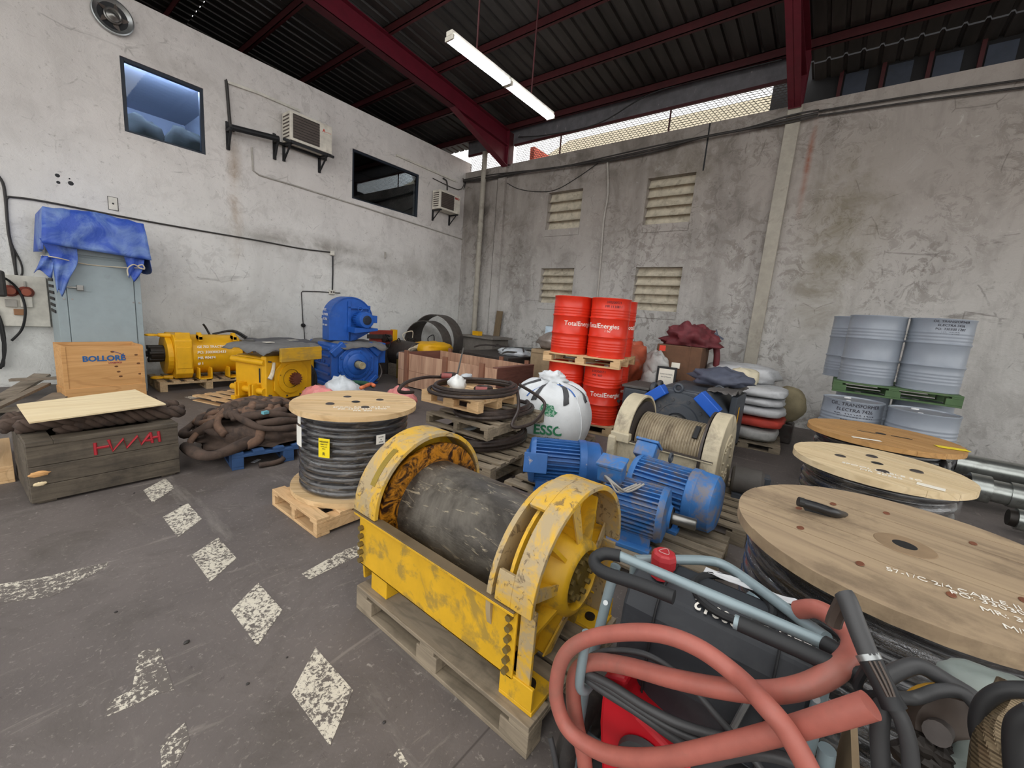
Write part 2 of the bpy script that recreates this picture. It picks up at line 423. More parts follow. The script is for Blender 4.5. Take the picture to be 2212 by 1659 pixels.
# piers and pipes on the back wall
M['pier'] = mat('limewashed_pier', 'a59f93', .85, var=.12, dirt='6a6358', dlo=.55, damt=.6, dscale=3)
part('pier', bx((XB-.09, 1.16, 0), (XB, 1.39, 5.86)), M['pier'], wb, bev=.012)
part('pier', bx((XB-.10, 8.10, 0), (XB, 8.36, 5.86)), M['plaster_back'], wb, bev=.01)
part('pier', bx((XB-.05, 8.42, 0), (XB, 8.70, 5.60)), M['plaster_back'], wb, bev=.01)
bm = B()
box(bm, (XB-.005, 2.735, 4.98), (XB+.001, 2.765, 5.9)); part('expansion_joint', bm, M['black_iron'], wb)
bm = B(); cyl(bm, (XB-.16, 8.88, .4), (XB-.16, 8.88, 6.3), .075, seg=16)
for z in (1.2, 2.0, 3.1, 4.2): cyl(bm, (XB-.16, 8.88, z), (XB-.16, 8.88, z+.12), .088, seg=16)
solo('downpipe', bm, M['pier'], 'grey vertical downpipe in the back corner left of the louvred openings', 'pipe', smooth=True)
# windows in the left wall with the dim rooms behind them
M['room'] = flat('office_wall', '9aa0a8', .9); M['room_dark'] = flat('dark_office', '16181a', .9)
M['blind'] = mat('stored_sacks', '23281f', .9)
for k, (w, m) in enumerate(((W1, M['room']), (W2, M['room_dark']))):
    s = struct('window_%d' % (k+1)); a, b, c, d = w; t = .055
    bm = B()
    for q in (((a, YL+.02, c), (a+t, YL+.10, d)), ((b-t, YL+.02, c), (b, YL+.10, d)), ((a+t, YL+.02, d-t), (b-t, YL+.10, d)), ((a+t, YL+.02, c), (b-t, YL+.10, c+.035))): box(bm, *q)
    part('window_frame', bm, M['navy'], s, bev=.004)
    part('pane', bx((a+t, YL+.055, c+.035), (b-t, YL+.061, d-t)), M['glass'], s)
    bm = B(); A, Bb = (a-1.2, b+.7) if k == 0 else (a-.6, b+1.2)
    for q in (((A, YL+WT, 3.2), (Bb, YL+4, 3.25)), ((A, YL+WT, 5.75), (Bb, YL+4, 5.8)), ((A, YL+4, 3.2), (Bb, YL+4.05, 5.8)), ((A-.05, YL+WT, 3.2), (A, YL+4.05, 5.8)), ((Bb, YL+WT, 3.2), (Bb+.05, YL+4.05, 5.8))): box(bm, *q)
    part('room_behind', bm, m, s)
    if k == 0:
        cyl_ = cyl(B(), (1.0, YL+1.12, 5.66), (3.0, YL+1.12, 5.66), .02); part('office_tube', cyl_, emit('office_lamp', 'c9d8ff', 170), s)
        for j, (x, y) in enumerate(((2.05, 1.2), (2.75, 1.1), (1.5, 1.9))):
            part('stored_sack', blob((x, YL+y, 4.2), (.5, .4, .62), .12, 2, j), M['blind'], s, smooth=2)
# ------------------------------------------------------------------ roof
ROOF = lambda x: 6.88+.082*(XB-x)
ce = struct('ceiling')
def sheet(x0, x1, y0, y1, dz=0):
    bm = B(); prof = []; p = .25; y = y0
    while y < y1:
        prof += [(y, 0), (y+p-.075, 0), (y+p-.055, .042), (y+p-.02, .042)]; y += p
    for k, th in ((0, 0),):
        va = [bm.verts.new((x0, q[0], ROOF(x0)+dz+q[1])) for q in prof]; vb = [bm.verts.new((x1, q[0], ROOF(x1)+dz+q[1])) for q in prof]
        for i in range(len(prof)-1): bm.faces.new((va[i], va[i+1], vb[i+1], vb[i]))
    return bm
# corrugated sheets; an opening is added, unseen above the camera, to let daylight in
part('roof_sheet', sheet(3.2, XB+.55, -9, 13), M['roof'], ce)
part('roof_sheet', sheet(-7, 3.2, 5.6, 13), M['roof'], ce)
part('roof_sheet', sheet(-7, 3.2, -9, -4.5), M['roof'], ce)
for x in (9.38, 8.05, 6.75, 5.45, 4.15, 2.85, 1.5):
    bm = B(); z = ROOF(x)-.005
    for q in (((x-.03, -9, z-.16), (x-.018, 13, z)), ((x-.03, -9, z-.012), (x+.04, 13, z)), ((x-.03, -9, z-.16), (x+.04, 13, z-.148))): box(bm, *q)
    if x < 3.2:
        bm.free(); bm = B()
        for q in (((x-.03, 5.6, z-.16), (x-.018, 13, z)), ((x-.03, 5.6, z-.012), (x+.04, 13, z))): box(bm, *q)
    part('purlin', bm, M['purlin'], ce)
def rafter(y, x0=-7):
    bm = B(); w, tf = .20, .016
    xs = [x0, 7.3, 9.38]; top = [ROOF(x)-.17 for x in xs]; bot = [ROOF(x0)-.17-.40, ROOF(7.3)-.17-.40, 5.80]
    Mm = Mx(((1, 0, 0, 0), (0, 0, 1, y), (0, 1, 0, 0), (0, 0, 0, 1)))
    prism(bm, [(xs[0], bot[0]), (xs[1], bot[1]), (xs[2], bot[2]), (xs[2], top[2]), (xs[0], top[0])], -.006, .006, Mm)
    for line in (top, bot, [bot[0], bot[1], ROOF(9.38)-.57]):
        for i in range(2):
            a, b = (xs[i], line[i]), (xs[i+1], line[i+1])
            prism(bm, [(a[0], a[1]), (b[0], b[1]), (b[0], b[1]+tf), (a[0], a[1]+tf)], -w/2, w/2, Mm)
    box(bm, (9.365, y-w/2, 5.8), (9.385, y+w/2, top[2]))
    return part('rafter', bm, M['steel_red'], ce)
rafter(8.12); rafter(1.28)
for y in (8.12, 1.28):
    bm = B(); box(bm, (9.40, y-.1, 5.86), (9.60, y-.085, 6.7)); box(bm, (9.40, y+.085, 5.86), (9.60, y+.1, 6.7)); box(bm, (9.49, y-.09, 5.86), (9.51, y+.09, 6.7))
    part('stub_column', bm, M['purlin'] if y > 5 else M['steel_red'], ce)
part('flashing', bx((9.56, 1.4, 6.40), (9.58, YL, 6.80)), M['fascia'], ce)
for a, b in ((1.42, 7.95), (8.3, 9.75)):
    part('mesh_rail', bx((9.52, a, 6.355), (9.57, b, 6.41)), M['purlin'], ce)
# expanded-metal mesh in the slot above the back wall
def mesh_panel(y0, y1, z0, z1, X):
    bm = B(); p, h = .085, .046; n = int((y1-y0)/p); rows = int((z1-z0)/h)
    for r in range(rows+1):
        pts = []
        for i in range(n*2+1):
            y = y0+i*p/2; z = z0+r*h+(.5*h if (i+r) % 2 else -.0*h)
            pts.append((X, y, min(z1, z)))
        for a, b in zip(pts, pts[1:]):
            d = .008; bm.faces.new([bm.verts.new(q) for q in ((X, a[1], a[2]-d), (X, b[1], b[2]-d), (X, b[1], b[2]+d), (X, a[1], a[2]+d))])
    return bm
for a, b in ((1.42, 7.95), (8.3, 9.72)):
    part('wire_mesh', mesh_panel(a, b, 5.9, 6.37, 9.55), M['wire'], ce)
for y in (6.42, 3.62): part('mesh_post', bx((9.54, y-.015, 5.9), (9.57, y+.015, 6.38)), M['purlin'], ce)
# panelling beyond the last bay, its shadow put into a near-black colour
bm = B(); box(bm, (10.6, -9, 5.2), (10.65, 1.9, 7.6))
part('lean_to_wall', bm, flat('shadowed_cladding', '1d1c1e', .8), ce)
M['clear'] = mat('dusty_translucent_sheet', '39404e', .5)
for i in range(12):
    y = .75-.62*i; part('translucent_panel', bx((10.57, y-.40, 6.05), (10.6, y-.06, 6.75-.02*i)), M['clear'], ce)
    part('lean_to_post', bx((10.52, y-.03, 5.8), (10.58, y+.03, 7.0)), M['purlin'], ce)
# neighbouring shed seen through the slot
M['shed'] = mat('pale_shed_roof', 'a89e86', .8, dirt='7d725c', damt=.5); M['shed_red'] = mat('orange_red_steel', 'c65a45', .6, dirt='8f3a2c')
nr = thing('shed_roof', 'pale roof of the shed outside, seen through the wire mesh slot', 'roof', (13, 5, 7))
bm = B(); prism(bm, [(-.5, -.6), (4, 2.6), (4, 2.7), (-.5, -.5)], -6, 6, Mx(((1, 0, 0, 0), (0, 0, 1, 0), (0, 1, 0, 0), (0, 0, 0, 1)))); part('roof_panel', bm, M['shed'], nr)
bm = B(); box(bm, (-.6, -6, -.95), (-.45, 6, -.5)); box(bm, (-2.6, 2.9, -1.3), (-.5, 3.05, -.35)); part('edge_beam', bm, M['shed_red'], nr)
part('roof_sheet', sheet(XB+.56, 13, -9, 1.2, -.02), M['roof'], ce)  # extra sheet added to shade the lean-to panels from the sky
bm = B(); box(bm, (-7, 13, 5.8), (11, 13.05, 7.9)); box(bm, (-7, YL+WT, 5.8), (11, 13, 5.85)); part('loft_light_block', bm, flat('dark_light_block', '141313', .9), ce)  # dark wall and deck added to keep daylight out of the roof gap
# ------------------------------------------------------------------ on the left wall
def lw(px, py, d=.02): return on_y(px, py, YL-d)
def bw(px, py, d=.02): return on_x(px, py, XB-d)
def wire(name, pts, r, m, label, cat, smooth=0, group=None, seg=8):
    return solo(name, tube(B(), pts, r, seg, smooth), m, label, cat, group, smooth=True)
# exhaust fan
c = on_y(243, 36, YL-.02)
fan = thing('exhaust_fan', 'round exhaust fan high on the left wall above the window', 'fan', tuple(c))
Mf = Mx.Rotation(PI/2, 4, 'X')
part('shroud', lathe(B(), [(.25, .0), (.25, .05), (.235, .055), (.225, .04), (.15, .005), (.14, .0)], Mf, 40), M['galv'], fan, smooth=True)
part('throat', lathe(B(), [(.222, .03), (.12, .004), (.0, .004)], Mf, 40), M['black_iron'], fan, smooth=True)
part('hub', lathe(B(), [(.11, .01), (.11, .045), (.095, .055), (.08, .045), (.05, .06), (.03, .085), (0, .09)], Mf, 28), M['steel'], fan, smooth=True)
for i in range(5):
    bm = B(); a = 2*PI*i/5
    prism(bm, [(.10, -.03), (.205, -.055), (.21, .03), (.10, .03)], .012, .018, Mf @ Mx.Rotation(a, 4, 'Z') @ Mx.Rotation(.3, 4, 'X')); part('blade', bm, M['grille'], fan)
# air conditioners
def aircon(name, label, x0, x1, z0, z1, yf, brand, led=None):
    t = thing(name, label, 'air conditioner', ((x0+x1)/2, yf, z0)); w = (x1-x0)/2; h = z1-z0; d = YL-.06-yf
    part('casing', bx((-w, 0, 0), (w, d, h)), M['ac_white'], t, bev=.012)
    part('grille', bx((-w+.05, -.012, .05), (w*.36, .004, h-.05)), M['grille'], t, bev=.01)
    bm = B()
    for i in range(9): box(bm, (-w+.05, -.018, .07+(h-.14)*i/8-.003), (w*.36, -.011, .07+(h-.14)*i/8+.003))
    part('grille_bars', bm, M['black_iron'], t)
    bm = B()
    for i in range(7): box(bm, (-w-.006, .05, .08+(h-.16)*i/6-.012), (-w+.002, d-.05, .08+(h-.16)*i/6+.012))
    part('side_louvres', bm, M['grille'], t)
    return t, w, h, d
t, w, h, d = aircon('air_conditioner', 'larger white air conditioner unit on a black shelf, nearer the first window', 4.10, 4.98, 4.86, 5.42, 9.36, 1)
bm = B(); box(bm, (-w-.12, .02, -.05), (w+.06, .07, -.005)); box(bm, (-w-.12, .34, -.05), (w+.06, .39, -.005)); part('shelf_rail', bm, M['black_iron'], t)
for x in (-w+.02, w-.10):
    bm = B(); box(bm, (x, .0, -.05), (x+.05, d+.06, -.01)); tube(bm, [(x+.025, d+.03, -.32), (x+.025, .08, -.04)], .02, 6); box(bm, (x, d+.02, -.34), (x+.05, d+.06, 0)); part('shelf_bracket', bm, M['black_iron'], t)
fm = lambda x, z: face_mx((x, -.004, z), (1, 0, 0), (0, 0, 1))
part('badge', bx((w*.48, -.006, h-.20), (w*.92, .0, h-.09)), M['offwhite'], t)
text('lettering', 'A', .08, flat('badge_red', 'c23a22'), t, fm(w*.57, h-.145) @ Mx.Translation((0, 0, .003)), bold=.004)
text('lettering', 'sumikura', .033, flat('badge_orange', 'c9672c'), t, fm(w*.80, h-.155) @ Mx.Translation((0, 0, .003)))
t, w, h, d = aircon('air_conditioner', 'smaller white air conditioner unit beside the dark window near the corner', 8.18, 8.98, 4.52, 5.03, 9.42, 0)
for x in (-w+.05, w-.10):
    bm = B(); box(bm, (x, .0, -.04), (x+.04, d+.06, -.005)); tube(bm, [(x+.02, d+.03, -.28), (x+.02, .06, -.03)], .016, 6); box(bm, (x, d+.02, -.30), (x+.04, d+.06, 0)); part('shelf_bracket', bm, M['black_iron'], t)
text('lettering', 'BEKO', .07, flat('badge_red2', 'a52a22'), t, fm(w*.66, h-.10), bold=.004)
# empty bracket with a black insulated pipe
t = thing('wall_bracket', 'empty black iron bracket on the left wall beside the air conditioner', 'bracket', tuple(on_y(545, 290, YL)))
o = V(t.location)
a, b = lw(500, 275, .22)-o, lw(602, 300, .22)-o
part('crossbar', tube(B(), [a, b], .055, 10), M['black_iron'], t, smooth=True)
for q in (a, b):
    bm = B(); box(bm, (q.x-.03, q.y, q.z-.05), (q.x+.02, 0, q.z+.0)); tube(bm, [(q.x, -.015, q.z-.36), (q.x, q.y+.03, q.z-.03)], .022, 6); box(bm, (q.x-.03, -.03, q.z-.36), (q.x+.03, -.002, q.z+.14)); part('arm', bm, M['black_iron'], t)
wire('insulated_pipe', [lw(487, 172, .03), lw(490, 185, .03), lw(497, 268, .03), lw(505, 282, .10)], .028, M['cable'], 'black insulated pipe dropping to the empty wall bracket', 'pipe', 3)
wire('trunking', [lw(487, 176, .03), lw(560, 202, .03), lw(648, 240, .03)], .03, M['offwhite'], 'pale trunking on the left wall running to the air conditioner top', 'trunking', seg=4)
wire('conduit', [lw(544, 318, .02), lw(547, 368, .02), lw(560, 378, .02), lw(640, 402, .02), lw(790, 449, .02), lw(880, 478, .02), lw(1000, 517, .02)], .016, M['conduit'], 'grey conduit on the left wall running below the dark window to the corner', 'conduit')
wire('trunking', [lw(856, 335, .03), lw(985, 392, .03)], .03, M['offwhite'], 'pale trunking above the dark second window towards the corner', 'trunking', seg=4)
wire('pipe', [lw(957, 385, .03), lw(965, 392, .05), lw(966, 410, .2)], .022, M['cable'], 'short pipe looping into the smaller air conditioner', 'pipe', 4)
wire('cable', [lw(935, 385, .02), lw(990, 410, .03), lw(1003, 395, .05), lw(1000, 385, .05)], .012, M['cable'], 'thin cable above the smaller air conditioner at the corner', 'cable', 3)
# wiring lower down
wire('cable', [lw(-8, 375), lw(6, 395), lw(12, 430), lw(17, 490), lw(22, 520), lw(30, 545), lw(33, 580), lw(37, 604)], .017, M['cable'], 'dark cable coming down the far left edge to the switch panel', 'cable', 4)
wire('cable', [lw(37, 604), lw(26, 545), lw(18, 500), lw(14, 440), lw(17, 427), lw(30, 426), lw(100, 436), lw(280, 471), lw(420, 496), lw(560, 520), lw(650, 537), lw(716, 545)], .014, M['cable'], 'long dark cable along the left wall above the blue tarpaulin', 'cable', 4)
wire('cable', [lw(20, 520), lw(44, 565), lw(48, 590), lw(40, 600)], .011, M['cable'], 'short loose cable loop above the switch panel', 'cable', 4)
def jbox(px, py, w, h, label, nm='junction_box', m=None, dep=.06):
    p = on_y(px, py, YL-dep); t = thing(nm, label, nm.replace('_', ' '), tuple(p))
    part('housing', bx((-w/2, 0, -h/2), (w/2, dep, h/2)), m or M['offwhite'], t, bev=.006)
    part('cover', bx((-w/2+.01, -.008, -h/2+.01), (w/2-.01, .002, h/2-.01)), m or M['offwhite'], t, bev=.003); return t
jbox(719, 547, .10, .10, 'small white junction box where the long cable ends on the left wall')
wire('cable', [lw(719, 553), lw(719, 590), lw(718, 628)], .016, M['black'], 'short thick black drop cable between the junction box and the wall socket', 'cable')
t = jbox(718, 631, .13, .10, 'double wall socket above the blue blower', 'wall_socket')
for x in (-.03, .03): part('socket_face', cyl(B(), (x, -.012, 0), (x, 0, 0), .022, seg=14), M['grille'], t)
wire('cable', [lw(735, 633), lw(690, 630), lw(654, 629), lw(651, 632), lw(654, 690), lw(655, 701)], .010, M['cable'], 'thin black cable from the wall socket to the lower round socket', 'cable')
t = thing('round_socket', 'small round black socket low on the left wall beside the blower', 'socket', tuple(on_y(656, 703, YL-.05)))
part('housing', cyl(B(), (0, 0, 0), (0, .05, 0), .045, seg=18), M['black'], t, smooth=True); part('plug', cyl(B(), (0, -.05, 0), (0, 0, 0), .025, seg=14), M['black'], t, smooth=True)
wire('cable', [lw(656, 706), lw(659, 740), lw(660, 775)], .009, M['cable'], 'short black cable dropping from the round socket', 'cable')
p = on_y(244, 440, YL); t = thing('outlet_plate', 'cracked white blank plate in the left wall above the tarpaulin', 'plate', tuple(p))
part('plate', bx((-.055, -.012, -.10), (.055, 0, .10)), M['offwhite'], t, bev=.004); part('knockout', cyl(B(), (0, -.016, 0), (0, -.01, 0), .014, seg=12), M['black'], t)
bm = B()
for q in (((-.062, -.006, -.107), (-.055, 0, .107)), ((.055, -.006, -.107), (.064, 0, .107)), ((-.055, -.006, .1), (.055, 0, .107)), ((-.055, -.006, -.107), (.055, 0, -.1))): box(bm, *q)
part('plaster_gap', bm, M['cable'], t)
for px, py, r in ((124, 379, .022), (126, 394, .018), (153, 396, .026), (150, 386, .008)):
    p = on_y(px, py, YL-.001); part('wall_hole', lathe(B(), [(r*1.25, 0), (r, .002), (0, .003)], Mx.Translation(p) @ Mf, 14), M['black_iron'], wl)
jbox(833, 551, .04, .16, 'small pale bracket on the left wall right of the junction box', 'wall_clip', M['conduit'], .04)
# cables and pipes along the back wall
for k, (dz, r, lab) in enumerate(((0, .026, 'thick dark cable run along the top of the back wall'), (.07, .016, 'upper thin dark cable along the top of the back wall'), (-.06, .014, 'lower thin dark cable along the top of the back wall'))):
    pts = [bw(x, y, .14 if k < 2 else .11)+V((0, 0, dz*(.5+.5*_s(i*1.7)))) for i, (x, y) in enumerate(((1001, 391), (1060, 383), (1120, 373), (1210, 361), (1310, 344), (1415, 322), (1520, 296), (1610, 279), (1705, 258), (1768, 244)))]
    wire('cable', pts, r, M['cable'], lab, 'cable', 4)
for a, b, lab in (((1768, 240), (2240, 168), 'upper dark rod of the twin run along the right part of the back wall'), ((1768, 250), (2240, 185), 'lower dark rod of the twin run along the right part of the back wall')):
    wire('rod', [bw(*a, .06), bw((a[0]+b[0])/2, (a[1]+b[1])/2-2, .06), bw(*b, .06)], .016, M['cable'], lab, 'rod', 4)
wire('conduit', [bw(1312, 345, .06), bw(1313, 420, .03), bw(1304, 475, .03), bw(1296, 580, .03), bw(1285, 690, .03)], .022, M['conduit'], 'grey vertical conduit between the two columns of louvred openings', 'conduit', 3)
wire('cable', [bw(1095, 395, .03), bw(1120, 408, .02), bw(1160, 414, .02), bw(1200, 410, .02), bw(1245, 385, .02), bw(1295, 350, .03)], .008, M['black'], 'thin black wire sagging on the back wall left of the upper louvres', 'cable', 4)
wire('cable', [bw(1006, 392, .04), bw(998, 430, .04), bw(994, 500, .04), bw(990, 580, .04), bw(988, 640, .04)], .014, M['black'], 'black cable running down the corner of the two walls', 'cable', 4)
wire('cable', [on_x(1120, 296, 9.45), on_x(1180, 292, 9.3), on_x(1290, 268, 9.3), on_x(1400, 205, 9.35), on_x(1520, 170, 9.4), on_x(1690, 128, 9.4)], .014, M['black'], 'black cable sagging under the eaves above the wire mesh', 'cable', 5)
# switch panel
t = thing('switch_panel', 'white switch panel with two red sockets at the far left', 'panel', tuple(on_y(38, 650, YL-.09)))
o = V(t.location); P = lambda x, y, d=.10: lw(x, y, d)-o
part('backboard', bx((-.30, 0, -.38), (.31, .09, .38)), M['offwhite'], t, bev=.008)
for x, y in ((22, 628), (56, 631)):
    q = P(x, y, .10); s = part('red_socket', lathe(B(), [(.085, 0), (.085, .03), (.06, .06), (.055, .085), (0, .085)], Mx.Translation((q.x, 0, q.z)) @ Mf, 18), flat('socket_red', '8a3b2c', .5), t, smooth=True)
    part('socket_lid', lathe(B(), [(.05, .085), (.05, .10), (0, .105)], Mx.Translation((q.x, 0, q.z)) @ Mf, 18), flat('socket_orange', 'a4553c', .5), s, smooth=True)
    part('inlet', cyl(B(), (q.x, -.03, q.z+.08), (q.x, -.03, q.z+.16), .015, seg=10), M['conduit'], s)
q = P(24, 654); part('outlet', bx((q.x-.06, -.05, q.z-.06), (q.x+.06, 0, q.z+.05)), M['conduit'], t, bev=.006)
q = P(57, 652); part('outlet', bx((q.x-.06, -.05, q.z-.08), (q.x+.06, 0, q.z+.08)), M['offwhite'], t, bev=.006)
q = P(41, 674); part('outlet', bx((q.x-.05, -.03, q.z-.045), (q.x+.05, 0, q.z+.045)), flat('brown_outlet', '9a6e4a', .5), t, bev=.006)
wire('cord', [lw(3, 600, .3), lw(12, 602, .26), lw(30, 615, .2), lw(45, 635, .18), lw(54, 662, .18), lw(53, 692, .16), lw(45, 715, .1), lw(25, 736, .08)], .016, M['black'], 'black cord hanging in front of the switch panel', 'cord', 4)
p = on_y(-2, 610, YL-.35); t = thing('hanging_plug', 'dusty black plug hanging at the far left edge by the switch panel', 'plug', tuple(p))
part('plug_body', bx((-.10, -.06, -.20), (.06, .06, .17)), M['cable'], t, bev=.03); part('hanger', cyl(B(), (0, 0, .17), (0, 0, .5), .01, seg=8), M['cable'], t)
bm = B(); p = on_y(4, 745, YL-.08)
for i in range(7):
    a = .22+.05*rnd.random(); tube(bm, [(p.x-.06+a*.30*_s(2*PI*k/16)+.02*rnd.random(), p.y-.03*i*.3, p.z+.10+(.42+.04*rnd.random())*_c(2*PI*k/16)) for k in range(16)], .014, 6, 2, True)
solo('hose_coil', bm, M['black'], 'black hose coil hung on the left wall at the picture edge', 'hose', smooth=True)
# ------------------------------------------------------------------ wood and paints
M['ply'] = wood('crate_plywood', 'c8965c', 'dba970', 0, 'a06a38', .35, .62, .85, 5)
M['ply_pale'] = wood('pale_plywood', 'dcc59a', 'eddcb6', 0, '9b8560', .4, .6, .8, 6, streak=.12)
M['chest'] = wood('old_grey_timber', '4e463c', '6b6153', 0, '2c2722', .7, .45, .7, 7)
M['pallet'] = wood('pallet_timber', 'a38a68', 'bfa681', 1, '6c5c48', .6, .5, .75, 6)
M['pallet_x'] = wood('pallet_timber_x', 'a38a68', 'bfa681', 0, '6c5c48', .6, .5, .75, 6)
M['pallet_new'] = wood('new_pallet_timber', 'c9a376', 'dbb98c', 1, '94754e', .45, .58, .8, 6)
M['pallet_grey'] = wood('grey_pallet_timber', '7d7160', '998b76', 1, '4b4338', .6, .5, .75, 6)
M['plank'] = wood('grey_plank', '7b6f61', '95897a', 0, '4d453b', .6)
M['yellow'] = mat('machine_yellow', 'e0a810', .45, var=.08, dirt='8a6a1c', dlo=.62, dhi=.8, damt=.4, bump=.08)
M['blue'] = mat('machine_blue', '1d55a8', .42, var=.12, dirt='6f7f96', dlo=.6, dhi=.8, damt=.4)
M['blue_dusty'] = mat('worn_motor_blue', '3a74b5', .5, var=.15, dirt='857a70', dlo=.47, dhi=.62, damt=.8, dscale=8)
M['mat_grey'] = mat('grey_rubber_sheet', '6c6b6a', .85, dirt='8d8a85', damt=.5)
M['cabinet'] = mat('cabinet_grey', '95a2a6', .5, var=.06, dirt='7b8384', damt=.35, bump=.03)
def tarp_mat(name, a, b):
    t = NT(name); n = t.noise(2.2, 7, .62, dist=1.2); m = t.noise(9, 8, .7)
    c = t.mix(t.ramp(n, .42, .62), lin(a), lin(b)); t.bump(t.math('ADD', n, t.math('MULTIPLY', m, .3)), .8, .03); return t.set(c, .5)
M['tarp'] = tarp_mat('blue_tarpaulin', '2b4fae', '6a86bd')
M['sling'] = mat('brown_sling', '4f4037', .9, var=.3, scale=9, dirt='2a2421', dlo=.48, dhi=.66, damt=.85, bump=.4)
M['rope'] = mat('pale_rope', 'c9bea8', .9)
# ------------------------------------------------------------------ pallets
def pallet(label, loc, rz=0., L=1.2, W=.8, H=.144, boards=7, wood_m=None, group=None, solid_side=False, blocks=True):
    "L runs along local y, W along local x; corner at loc"
    m = wood_m or M['pallet']; t = thing('pallet', label, 'pallet', loc, rz, group)
    s = H/.144; bm = B(); bw_ = .10 if boards > 5 else .14
    for i in range(boards):
        x = (W-bw_)*i/(boards-1); box(bm, (x, .002*rnd.random(), H-.022*s), (x+bw_, L-.004*rnd.random(), H))
    part('deck', bm, m, t, bev=.003)
    for y in (0, L/2-.05, L-.10): part('cross_board', bx((0, y, H-.044*s), (W, y+.10, H-.0221*s)), m, t, bev=.003)
    if solid_side:
        for y in (0, L/2-.025, L-.05): part('stringer', bx((0, y, .022), (W, y+.05, H-.044*s)), m, t, bev=.004)
    elif blocks:
        for x in (0, W/2-.05, W-.10):
            for y in (0, L/2-.07, L-.145): part('block', bx((x, y, .022*s), (x+.10, y+.145, H-.044*s)), m, t, bev=.004)
    for x in (0, W/2-.05, W-.10): part('skid', bx((x, 0, 0), (x+.10, L, .0219*s)), m, t, bev=.003)
    return t
# ------------------------------------------------------------------ left floor
# cabinet with tarpaulin
cab = thing('electrical_cabinet', 'tall grey steel cabinet with a door latch against the left wall', 'cabinet', (.60, 8.62, 0))
CW, CD, CH = .90, 1.0, 2.42
part('body', bx((0, .02, 0), (CW, CD, CH)), M['cabinet'], cab, bev=.008)
part('door_frame', bx((.0, 0, .05), (.10, .03, CH-.02)), M['cabinet'], cab, bev=.003); part('door_frame', bx((CW-.075, 0, .05), (CW, .03, CH-.02)), M['cabinet'], cab, bev=.003)
dr = part('door', bx((.108, -.012, .07), (CW-.083, .02, 2.02)), M['cabinet'], cab, bev=.006)
part('header_panel', bx((.108, -.006, 2.05), (CW-.083, .02, CH-.03)), M['cabinet'], cab, bev=.004)
bm = B(); box(bm, (.10, -.045, 1.575), (.26, -.02, 1.60)); box(bm, (.20, -.06, 1.55), (.27, -.012, 1.625)); part('latch', bm, M['steel'], dr, bev=.005)
part('hasp_plate', bx((.27, -.018, 1.54), (.35, -.011, 1.64)), M['cabinet'], dr)
for x in (.07, .15, .80, CW-.03): part('screw', cyl(B(), (x, -.016, 1.42), (x, 0, 1.42), .012, seg=10), M['steel'], cab)
bm = B()
for i in range(6): box(bm, (-.012, .2, 1.2+.09*i), (.002, .8, 1.24+.09*i))
part('vent', bm, M['black_iron'], cab)
# tarpaulin: draped hood, front flap and two hanging corners
def drape():
    bm = B(); x0, x1 = .55, 1.56; yf, yb = 8.50, 9.7; zt = 2.66
    def fn(u, v):
        # v 0..1 : back edge over the top and down the front
        x = x0+(x1-x0)*u; n = N.noise(V((u*4, v*4, 1)))*.03+N.noise(V((u*9, v*7, 3)))*.02
        if v < .45: y = yb-(yb-yf)*v/.45; z = zt+n*.6-.05*abs(u-.5)*2
        else:
            k = (v-.45)/.55; y = yf-.05*_s(k*PI*.6)-.05*k+n*1.3; z = zt-.02-.50*k-.06*k*u; x += (u-.5)*.10*k
            y -= .06*k*max(0, 1-u*3)
        return V((x, y, z))
    grid(bm, 26, 24, fn); 
    def side(u, v):  # right side fall
        y = yf+(yb-yf)*u; k = v; return V((x1+.05*k+.04*_s(u*9)*k, y-.03*k, zt-.05-(.62+.12*_s(u*5))*k))
    grid(bm, 14, 10, side)
    def sidel(u, v):
        y = yf+(yb-yf)*u; k = v; return V((x0-.03*k-.03*_s(u*8)*k, y, zt-.05-(.55)*k))
    grid(bm, 14, 10, sidel)
    def tail(pts, w0, w1):
        P = spline(pts, 5); n = len(P)
        grid(bm, 7, n, lambda u, v: P[min(n-1, int(round(v*(n-1))))]+V(((u-.5)*(w0+(w1-w0)*v), .03*_s(u*9+v*4)-.02, .05*_s(u*5)*v)))
    tail([(.66, 8.46, 2.2), (.70, 8.47, 1.95), (.66, 8.44, 1.75), (.62, 8.42, 1.50)], .34, .04)
    tail([(.55, 8.5, 1.98), (.52, 8.5, 1.84), (.49, 8.5, 1.74)], .10, .16)
    tail([(1.42, 8.48, 2.15), (1.42, 8.47, 1.95), (1.37, 8.46, 1.78)], .26, .06)
    bmesh.ops.remove_doubles(bm, verts=bm.verts, dist=1e-4)
    return bm
o = part('tarpaulin', drape(), M['tarp'], smooth=2, solid=.006); tag(o, 'faded blue tarpaulin draped over the top of the grey cabinet', 'tarpaulin')
bm = tube(B(), [(.50, 8.6, 1.98), (.62, 8.40, 1.97), (.9, 8.585, 1.93), (1.2, 8.585, 1.93), (1.48, 8.43, 1.95), (1.56, 8.6, 1.97)], .008, 6, 6)
tube(bm, [(1.47, 8.42, 1.95), (1.40, 8.40, 1.99), (1.33, 8.40, 1.92), (1.33, 8.40, 1.82)], .009, 6, 5); tube(bm, [(1.44, 8.42, 1.97), (1.50, 8.40, 2.0), (1.52, 8.41, 1.94), (1.45, 8.41, 1.95)], .009, 6, 5)
solo('rope', bm, M['rope'], 'thin pale rope tied round the blue tarpaulin tails on the cabinet', 'rope', smooth=True)
